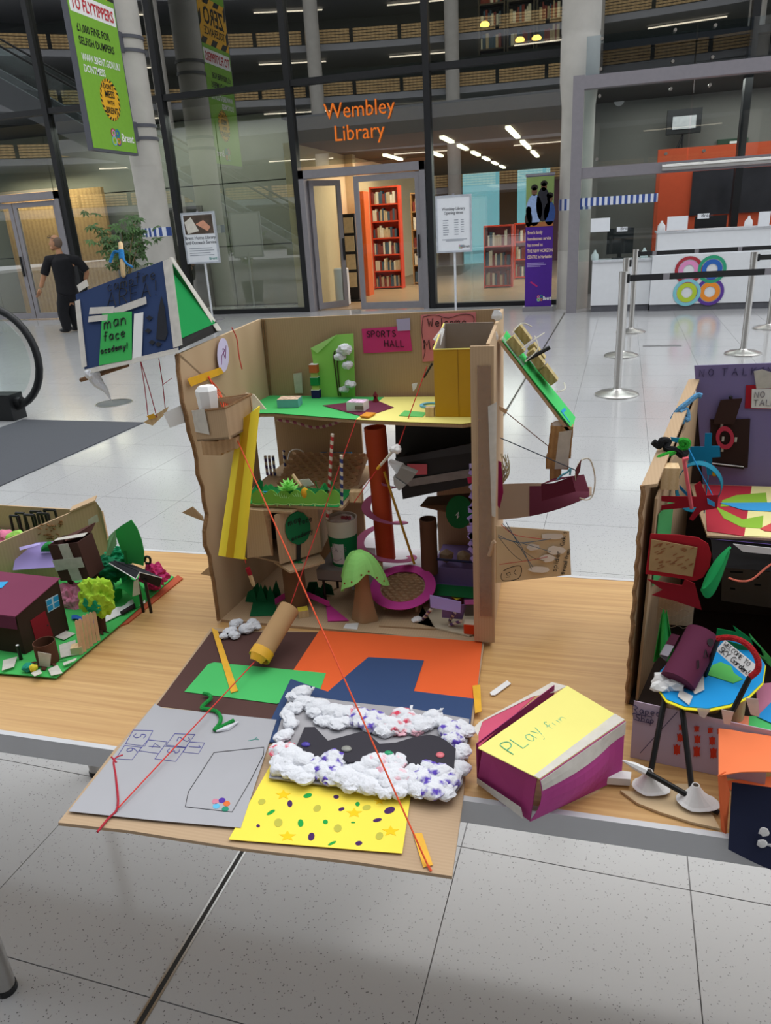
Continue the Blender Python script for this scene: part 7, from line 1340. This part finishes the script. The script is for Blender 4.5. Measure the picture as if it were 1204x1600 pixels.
bg = sheet('brown_bag_body', [(1109, 655), (1150, 655), (1171, 654), (1170, 676), (1167, 730), (1112, 725)], BP_, paper('352320'), pbd, .004); sheet('brown_bag_flap', [(1125, 625), (1159, 622), (1146, 662), (1113, 662)], ('y', 1.441), paper('3c2824'), pbd, .003); MB().ball(py(1141, 621, 1.44), .004, 1).build('black_stud', m_bstr, pbd); MB().cyl(py(1117, 726, 1.438), py(1161, 731, 1.438), .0028, n=8).build('black_straw', m_bstr, pbd, True); MB().cyl(py(1097, 722, 1.436), py(1161, 729.5, 1.437), .0012, n=6).build('white_rod', m_white, pbd)
c = py(1132, 684, 1.438); MB().ring(c, V(.96, 0, .25), V(-.25, 0, .96), .0155, .0095, .0015, 22, 1.45).build('red_ring', paper('bf3a50'), pbd); q = MB(); q.ball(py(1116, 740, 1.44), .005, 2, 0, 2, (1, .5, 1.2)); q.build('yellow_bead', paper('d9c02c'), pbd, True)
for u, v in ((1129, 686), (1149, 687), (1127, 665), (1128, 702)): MB().cbox(py(u, v, 1.4405), (.004, .0015, .009)).build('tape_dot', m_tape, pbd)
# label sheet on the dark back wall (its code patch left blank)
lbp = sheet('shipping_label', [(1128, 872), (1330, 890), (1330, 968), (1126, 938)], ('y', 1.447), mat('label_grey', '8a857f', .8), rb_); q = MB()
for (u, v, w_) in ((1140, 885, 30), (1140, 892, 20), (1172, 888, 12), (1175, 900, 10), (1140, 905, 14), (1178, 912, 10), (1140, 918, 8), (1190, 880, 14), (1190, 890, 12)): q.prism([py(u, v, 1.4455), py(u + w_, v + 1, 1.4455), py(u + w_, v + 3.5, 1.4455), py(u, v + 2.5, 1.4455)], (0, -.0005, 0))
q.build('small_print', m_marker, lbp)
MB().prism([W0 + V(.026, .03, .93), W0.lerp(W1, .3) + V(.026, 0, .93), W0.lerp(W1, .3) + V(.026, 0, 1.06), W0 + V(.026, .03, 1.055)], (.001, 0, 0)).build('green_lining', paper('53b06a'), rb_)
b_ = py(1046, 764, 1.16); wbk = thing('wooden_block', V(.137, 1.17, 1.058), 'pale wooden block wedged on the left wall of the purple backed box', 'block', 'wooden blocks'); a = py(1031, 765, 1.15); b_ = py(1062, 732, 1.15); MB().box(a.x, b_.x, 1.15, 1.178, a.z, b_.z).build('body', m_wood, wbk); 
def chen(name, pts, Y_, r, m, lab):
    return MB().tube(smoothpath([py(u, v, Y_ + d_) for u, v, d_ in pts], 5), r, 7).build('pipe_cleaner', m, None, True, label=lab, category='pipe cleaner')
def fz(n, c): return mat(n, c, .95, .2, 200, bump=.8, bscale=700)
chen('b', ((1050, 655, 0), (1060, 640, 0), (1075, 628, .01), (1088, 618, .02), (1096, 619, .02)), 1.33, .0048, fz('sky_chenille', '6fb0e0'), 'sky blue pipe cleaner curling over the box wall'); chen('b2', ((1062, 645, 0), (1072, 640, .01), (1074, 656, 0), (1064, 652, -.01), (1066, 662, -.01)), 1.325, .0042, MATS['sky_chenille'], 'knotted sky blue pipe cleaner end on the box wall')
chen('k', ((1020, 690, 0), (1030, 697, 0), (1034, 688, 0), (1044, 690, .01), (1040, 700, 0), (1056, 704, 0), (1066, 712, .01), (1072, 704, .02)), 1.20, .0055, fz('black_chenille', '17171c'), 'black pipe cleaner twisted over the box wall'); chen('g', ((1020, 728, 0), (1030, 715, 0), (1048, 708, .01), (1062, 700, .02), (1072, 698, .02), (1074, 690, .02), (1064, 688, .02), (1066, 696, .02)), 1.185, .0048, fz('lime_chenille', '35c43a'), 'lime green pipe cleaner hooked on the box wall')
# paper shapes along the left side
tr_ = thing('teal_paper_ring', py(1092, 765, 1.2), 'teal paper hoop standing beside the backboard', 'hoop'); MB().surf(lambda u, v: py(1090, 764, 1.22) + V(.034 * math.cos(6.2832 * u) + .006 * v, .022 * v, .040 * math.sin(6.2832 * u) * (1 - .15 * math.cos(6.28 * u))), 36, 3, .001).build('hoop', paper('0f6f88'), tr_, True); MB().surf(lambda u, v: py(1076 + 38 * u, 700 + 76 * u + 3 * v, 1.20 - .02 * math.sin(3 * u)), 8, 1, .001).build('blue_ribbon', paper('2a96d8'), tr_, True)
MB().surf(lambda u, v: py(1061 + 58 * u, 757 + 20 * u + 14 * math.sin(u * 3.1) + 6 * v, 1.185), 8, 1, .001).build('blue_ribbon', paper('1f78b0'), tr_, True)
bc = thing('blue_paper_cross', py(1095, 715, 1.28), 'blue paper cross in front of the brown bag cut-out', 'cross'); MB().prism([py(u, v, 1.28) for u, v in ((1101, 677), (1112, 677), (1111, 697), (1124, 697), (1125, 714), (1112, 715), (1112, 742), (1104, 742), (1102, 720), (1074, 724), (1078, 698), (1100, 698))], (0, .001, 0)).build('cross', paper('1480ac'), bc); MB().prism([py(u, v, 1.22) for u, v in ((1047, 683), (1074, 686), (1075, 694), (1049, 690))], (0, .001, 0)).build('tab', paper('2a96c8'), bc); MB().cyl(py(1106, 742, 1.281), V(py(1106, 742, 1.281).x, 1.281, PLt + .004), .001, n=6).build('prop', paper('1480ac'), bc)
rfg = thing('red_paper_figure', py(1080, 785, 1.16), 'red paper figure with outstretched arms inside the left wall', 'figure'); MB().prism([py(u, v, 1.155) for u, v in ((1032, 775), (1088, 776), (1084, 758), (1094, 752), (1103, 774), (1122, 773), (1120, 794), (1096, 798), (1082, 814), (1076, 811), (1088, 792), (1032, 797), (1033, 790), (1055, 786), (1033, 783))], (0, .001, 0)).build('figure', paper('a01c2c'), rfg); MB().prism([py(u, v, 1.153) for u, v in ((1104, 778), (1116, 785), (1116, 792), (1105, 787))], (0, -.0006, 0)).build('blue_patch', paper('3fa0d8'), rfg)
for a_, b_ in (((1068, 718), (1080, 795)), ((1075, 716), (1066, 718))): MB().tube([py(*a_, 1.15), py(*b_, 1.148)], .003, 5).build('pink_strip', paper('d8606a'), rfg)
rd = thing('red_card_panel', py(1060, 870, 1.13), 'red rounded card with a torn corrugated patch on the box front', 'card'); MB().prism([py(u, v, 1.09) for u, v in ((1016, 834), (1060, 836), (1090, 840), (1106, 850), (1111, 866), (1108, 886), (1098, 902), (1085, 908), (1050, 902), (1008, 897))], (0, .0015, 0)).build('card', paper('a51a28'), rd); pc = MB().prism([py(u, v, 1.0885) for u, v in ((1017, 842), (1045, 847), (1089, 855), (1081, 900), (1013, 890))], (0, -.002, 0)).build('corrugated_patch', mat('kraft_patch', 'a5855c', .85, .1, 40), rd); rn = random.Random(31); q = MB()
for k in range(34): u, v = rn.uniform(1020, 1078), rn.uniform(850, 890); q.tube([py(u, v, 1.0862), py(u + rn.uniform(4, 9), v - rn.uniform(1, 3), 1.0862)], .0008, 4)
q.build('torn_ridges', mat('ridge_brown', '8f5a38', .9), pc); MB().prism([py(u, v, 1.10) for u, v in ((1010, 905), (1065, 915), (1070, 905), (1085, 912), (1096, 953), (1050, 938), (1018, 930), (1035, 922))], (0, .0015, 0)).build('lower_cutout', paper('8c1624'), rd)
gl2 = thing('green_paper_leaf', py(1120, 890, 1.1), 'curled green paper leaf beside the red card panel', 'leaf'); MB().surf(lambda u, v: py(1096 + 44 * u + 2 * math.sin(6 * v), 920 - 64 * u + (46 * math.sin(3.0 * u ** .75) + 1) * (v - .28), 1.085 - .02 * math.sin(3.1 * v)), 14, 6, .001).build('leaf', paper('1d9a55'), gl2, True)
gfig = thing('green_paper_figure', py(1038, 1000, 1.1), 'green folded paper cloak figure inside the left wall', 'figure'); MB().surf(lambda u, v: py(1037 + (u - .5) * (8 + 26 * v), 955 + 75 * v + 4 * math.cos(u * 9), 1.10 + .012 * math.sin(u * 9) * v), 14, 6, .001).build('cloak', paper('2f9a42'), gfig, True)
hr_ = thing('honeycomb_roll', py(1055, 955, 1.14), 'rolled piece of honeycomb board behind the red cut-out', 'roll'); honeycomb(py(1055, 955, 1.14), X, V(0, .5, .85), .05, .05, .01, .009).build('honeycomb_core', MATS['honeycomb_paper'], hr_); MB().cbox(py(1055, 955, 1.155), (.055, .004, .05)).build('backing', m_cardd, hr_)
MB().tube(smoothpath([py(1138, 903, 1.12), py(1155, 908, 1.12), py(1175, 905, 1.12), py(1204, 882, 1.13), py(1240, 870, 1.13)], 4), .0016, 5).build('coral_string', mat('coral_string', 'd8705a', .8), None, label='coral string sagging in front of the shipping label', category='string')
# lilac front panel with drawn chairs
fpn = thing('lilac_shop_front', pz(1050, 1200, TZ), 'lilac paper shop front with red drawn chairs at the base of the box', 'panel'); L0, L1 = pz(984, 1183, TZ + .0005), pz(1150, 1218, TZ + .0005); L1 = L0 + (L1 - L0) * 1.25; Lz = py(985, 1099, L0.y).z - TZ
MB().prism([L0, L1, L1 + V(0, .006, Lz * .92), L0 + V(0, .006, Lz)], (0, .0015, 0)).build('panel', paper('c0acbe'), fpn); LPn = (L0 + V(0, -.001, 0), ((L1 - L0).cross(V(0, .006, Lz))).normalized() * (1 if ((L1 - L0).cross(V(0, .006, Lz))).y < 0 else -1)); eL = (L1 - L0).normalized(); uL = LPn[1].cross(eL); uL = uL if uL.z > 0 else -uL
hand('lettering', 'Rapeon', pl(988, 1112, *LPn), eL, uL, .011, MATS['pencil_dark'], fpn, .0006); hand('lettering', 'Shop', pl(992, 1125, *LPn), eL, uL, .010, MATS['pencil_dark'], fpn, .0006); q = MB(); stroke(q, [(988, 1114), (1018, 1120), (1016, 1130), (990, 1124)], LPn, .0006, .0006, False, True); stroke(q, [(1000, 1176), (1058, 1112)], LPn, .0005, .0006); q.build('pen_lines', MATS['pencil_dark'], fpn)
rn = random.Random(12)
for row, (v0, us, sx, sy) in enumerate(((1136, (1064, 1088, 1109, 1124, 1140), 4.2, 5), (1152, (1062, 1089, 1112, 1132), 5, 7), (1171, (1057, 1088, 1114), 5.5, 9))):
    for u in us:
        v = v0 + (u - 1060) * .10; q = MB()
        q.prism([pl(u + a_ * sx, v + b_ * sy, *LPn) for a_, b_ in ((-1, -.9), (-.6, -.6), (0, -.95), (.5, -.6), (1, -.8), (.8, .1), (.9, .9), (.4, .7), (0, 1), (-.5, .75), (-.9, 1), (-.8, .1))], LPn[1] * .0005); q.build('drawn_chair', paper('cc3a24'), fpn)
# sky garden
sk = thing('sky_garden_disc', pz(1105, 1050, .83), 'blue paper disc garden with yellow rim and welcome sign', 'paper garden'); SKZ = .832
def dsk(u, v, l=0.0): return pz(u, v, SKZ + l)
rimpts = [(1030, 1050), (1026, 1075), (1040, 1096), (1070, 1108), (1105, 1111), (1140, 1104), (1170, 1090), (1192, 1068), (1196, 1040), (1180, 1015), (1150, 1000), (1110, 995), (1065, 1012)]
MB().prism([dsk(u, v + 2) for u, v in rimpts], (0, 0, .0015)).build('yellow_rim', paper('e8dc30'), sk); MB().prism([dsk(u * .985 + 1105 * .015, v * .96 + 1050 * .04 - 1, .0018) for u, v in rimpts], (0, 0, .001)).build('blue_disc', paper('1d92d4'), sk)
for (u, v) in ((1050, 1085), (1150, 1085), (1120, 1020)): p_ = dsk(u, v); MB().cyl(V(p_.x, p_.y, TZ + .0045), V(p_.x, p_.y, SKZ), .014, n=14).build('support', m_cardd, sk, True)
MB().prism([dsk(u, v, .003) for u, v in ((1104, 1055), (1112, 1040), (1125, 1035), (1142, 1042), (1146, 1052), (1160, 1062), (1145, 1068), (1115, 1058))], (0, 0, .001)).build('green_patch', paper('5cb85c'), sk)
for pts, cc in ((((1120, 982), (1150, 988), (1145, 978), (1175, 1000), (1195, 1020), (1192, 1026), (1160, 1003), (1118, 996)), '178a45'), (((1170, 990), (1204, 1028), (1204, 1042), (1180, 1020)), '4fc060'), (((1130, 1000), (1165, 1010), (1200, 1035), (1160, 1022)), '1f7a40')): MB().prism([py(u, v, 1.12) for u, v in pts], (0, .0015, 0)).build('green_leaf', paper(cc), sk)
sgn = [pl(u, v, py(1140, 1030, 1.03), V(0, -.75, .66)) for u, v in ((1117, 1016), (1132, 1000), (1182, 1040), (1166, 1059))]; MB().prism(sgn, V(0, -.75, .66) * .001).build('welcome_sign', m_wpaper, sk); eS = (sgn[3] - sgn[0]).normalized(); nS2 = V(0, -.75, .66).normalized(); uS = nS2.cross(eS); uS = uS if (sgn[1] - sgn[0]).dot(uS) > 0 else -uS
hand('lettering', 'WELCOME TO', sgn[0] + eS * .002 + uS * .014 + nS2 * .0012, eS, uS, .0065, m_marker, sk, .0004, adv=1.0); hand('lettering', 'SKY Garden!', sgn[0] + eS * .003 + uS * .003 + nS2 * .0012, eS, uS, .0085, m_marker, sk, .0005, adv=.95)
ah = thing('straw_arch', dsk(1140, 1110), 'arch of black straws and red pipe cleaner over the welcome sign', 'arch'); MB().cyl(dsk(1101, 1056, .003), py(1121, 1000, 1.01), .0035, n=8).build('straw', m_bstr, ah, True); MB().cyl(dsk(1144, 1111, .003) , py(1171, 1058, .965), .004, n=8).build('straw', m_bstr, ah, True); MB().tube(smoothpath([py(1120, 998, 1.01), py(1135, 996, 1.005), py(1155, 1000, .995), py(1172, 1012, .985), py(1183, 1030, .975), py(1183, 1047, .968), py(1171, 1058, .965)], 4), .0042, 8).build('red_chenille', fz('red_chenille', 'c01a22'), ah, True)
mt2 = thing('maroon_card_tube', dsk(1060, 1075), 'maroon card tube with a drawn face leaning on the garden disc', 'tube'); a, b_ = dsk(1058, 1066, .012), py(1098, 992, 1.06); MB().cyl(a, b_, .0255, n=32).build('tube', paper('5f2842'), mt2, True); ax2 = (b_ - a).normalized(); q = MB(); vv = (CAM - (a + b_) / 2).normalized(); s1 = ax2.cross(vv).normalized(); f_ = s1.cross(ax2).normalized(); f_ = f_ if f_.dot(vv) > 0 else -f_; s1 = s1 if s1.x > 0 else -s1
def tpt(t_, w_): return a.lerp(b_, t_) + (f_ * math.cos(w_) + s1 * math.sin(w_)) * .0262
MB().prism([tpt(.82 + .07 * math.sin(k * .7854), .55 + .22 * math.cos(k * .7854)) for k in range(8)], f_ * .0006).build('drawn_eye', mat('dark_felt', '2a2428', .8), mt2)
q.tube([tpt(.66, .5), tpt(.52, .62), tpt(.58, .85), tpt(.66, .5)], .0008, 4); q.tube([tpt(.40, .35), tpt(.28, .6), tpt(.32, .65), tpt(.42, .42)], .0008, 4); q.build('drawn_face', MATS['dark_felt'], mt2)
for t_, cc in ((.62, '4a1c30'), (.4, '8d8790')): p_ = a.lerp(b_, t_) - s1 * .028; MB().surf(lambda u, v: p_ + ax2 * (.02 * (v - .5)) - s1 * .012 * math.sin(3.14 * u) + f_ * (.02 * (u - .5)), 8, 2, .001).build('paper_ear', paper(cc), mt2, True)
for k, (u, v, r) in enumerate(((1040, 1062, .016), (1052, 1072, .014), (1034, 1074, .012))): MB().ball(dsk(u, v, .006), r, 2, .5, 3, (1.2, .8, .7), k + 20).build('tape_wad', m_wpaper, mt2)
for k, pts in enumerate((((1062, 1078), (1082, 1088), (1076, 1102), (1058, 1088)), ((1070, 1058), (1098, 1040), (1100, 1078), (1085, 1085)))): MB().prism([dsk(u, v, .005 + k * .001) for u, v in pts], (0, 0, .0006)).build('tape', m_tape, mt2)
for k, pts in enumerate((((1126, 1108), (1146, 1112), (1140, 1132), (1130, 1130)), ((1164, 1090), (1184, 1092), (1186, 1120), (1172, 1116)), ((1088, 1106), (1110, 1108), (1100, 1122), (1092, 1118)))): MB().prism([py(u, v, .945) for u, v in pts], (0, -.0006, 0)).build('tape', m_tape, sk)
# lower paper bits behind the disc
lo = thing('paper_scrap_mat', pz(1190, 1110, TZ), 'pink, green and blue paper mat at the right edge of the box', 'paper')
for pts, cc, lv in ((((1180, 1070), (1260, 1060), (1260, 1120), (1184, 1122)), 'c77f9c', 0), (((1155, 1120), (1260, 1118), (1260, 1150), (1152, 1150)), '4fb868', 1), (((1150, 1118), (1170, 1120), (1168, 1145), (1150, 1145)), 'e88a6a', 2), (((1182, 1120), (1204, 1098), (1260, 1100), (1260, 1130), (1204, 1130)), '2a92d8', 3)): MB().prism([pz(u, v, .79 + .001 * lv) for u, v in pts], (0, 0, .0008)).build('sheet', paper(cc), lo)
MB().box(.28, .42, 1.0, 1.08, TZ + .0045, .789).build('support', m_cardd, lo)
# ladder with boat card
ld = thing('straw_ladder', pz(1050, 1260, TZ), 'black straw ladder taped to a boat shaped card on the table edge', 'ladder'); BZt = TZ + .004
MB().prism([pz(u, v, TZ + .0008) for u, v in ((968, 1238), (990, 1240), (1015, 1228), (1075, 1228), (1098, 1250), (1124, 1298), (1080, 1288), (1030, 1272), (995, 1258))], (0, 0, .004)).build('boat_card', paper('c9b08c'), ld)
a1, b1_ = dsk(1038, 1092, -.004), pz(1011, 1233, BZt + .002); a2, b2_ = dsk(1064, 1098, -.004), pz(1083, 1256, BZt + .002)
MB().cyl(a1, b1_, .0042, n=10).build('straw', m_bstr, ld, True); MB().cyl(a2, b2_, .0042, n=10).build('straw', m_bstr, ld, True); MB().cyl(py(1006, 1204, b1_.y - .006), py(1122, 1270, .868), .004, n=10).build('cross_straw', m_bstr, ld, True); MB().tube([py(1008, 1205, b1_.y - .006), py(990, 1196, b1_.y - .005), py(972, 1188, b1_.y - .005)], [.006, .005, .001], 7).build('tape_twist', m_wpaper, ld, True)
for c_, r_ in ((b1_, .019), (b2_, .021)): MB().surf(lambda u, v: c_ + V(r_ * (v ** 1.3) * math.cos(6.283 * u) * (1.4 if math.cos(6.283 * u) > 0 else .9) + .004 * math.cos(6.283 * u), r_ * .75 * v * math.sin(6.283 * u) + .004 * math.sin(6.283 * u), .030 * (1 - v) ** 1.3 + .0032 + .002 * abs(math.sin(13 * u)) * v), 18, 5, .0008).build('tape_wrap', m_wpaper, ld)
# orange and navy folded paper
on_ = thing('orange_navy_folder', pz(1180, 1260, TZ), 'folded orange paper tunnel with navy sheet hanging over the table edge', 'folded paper')
MB().surf(lambda u, v: py(1122 + 45 * math.sin(u * 1.57) + 60 * max(0, u - .6) * 2, 1212 + (-74 + 20 * u) * (v) + (-12) * math.sin(u * 1.57) + 6 * u, .846 + .10 * v) + V(0, 0, 0), 14, 5, .0012).build('orange_top', paper('e87a4c'), on_, True)
MB().prism([py(1121, 1212, .845), py(1133, 1206, .850), py(1140, 1240, .852), py(1134, 1312, .835), py(1126, 1296, .84)], (0, .0015, 0)).build('orange_side', paper('d9683c'), on_); MB().surf(lambda u, v: py(1137 + 6 * (1 - v) + 150 * u, 1222 + 20 * u + (105 - 8 * u + 35 * math.sin(u * 1.9)) * v, .862 - .045 * v), 10, 6, .0015).build('navy_sheet', paper('1c2138'), on_, True)
for k, (u, v) in enumerate(((1193, 1300), (1190, 1318))): MB().ball(py(u, v, .826), .006, 2, .4, 3, (1, .4, 1.2), k).build('paper_scrap', m_wpaper, on_)
MB().prism([pz(1140, 1235, TZ + .001), pz(1300, 1245, TZ + .001), V(.4, 1.0, TZ + .001), V(.22, .94, TZ + .001)], (0, 0, .001)).build('base_sheet', paper('d9683c'), on_)
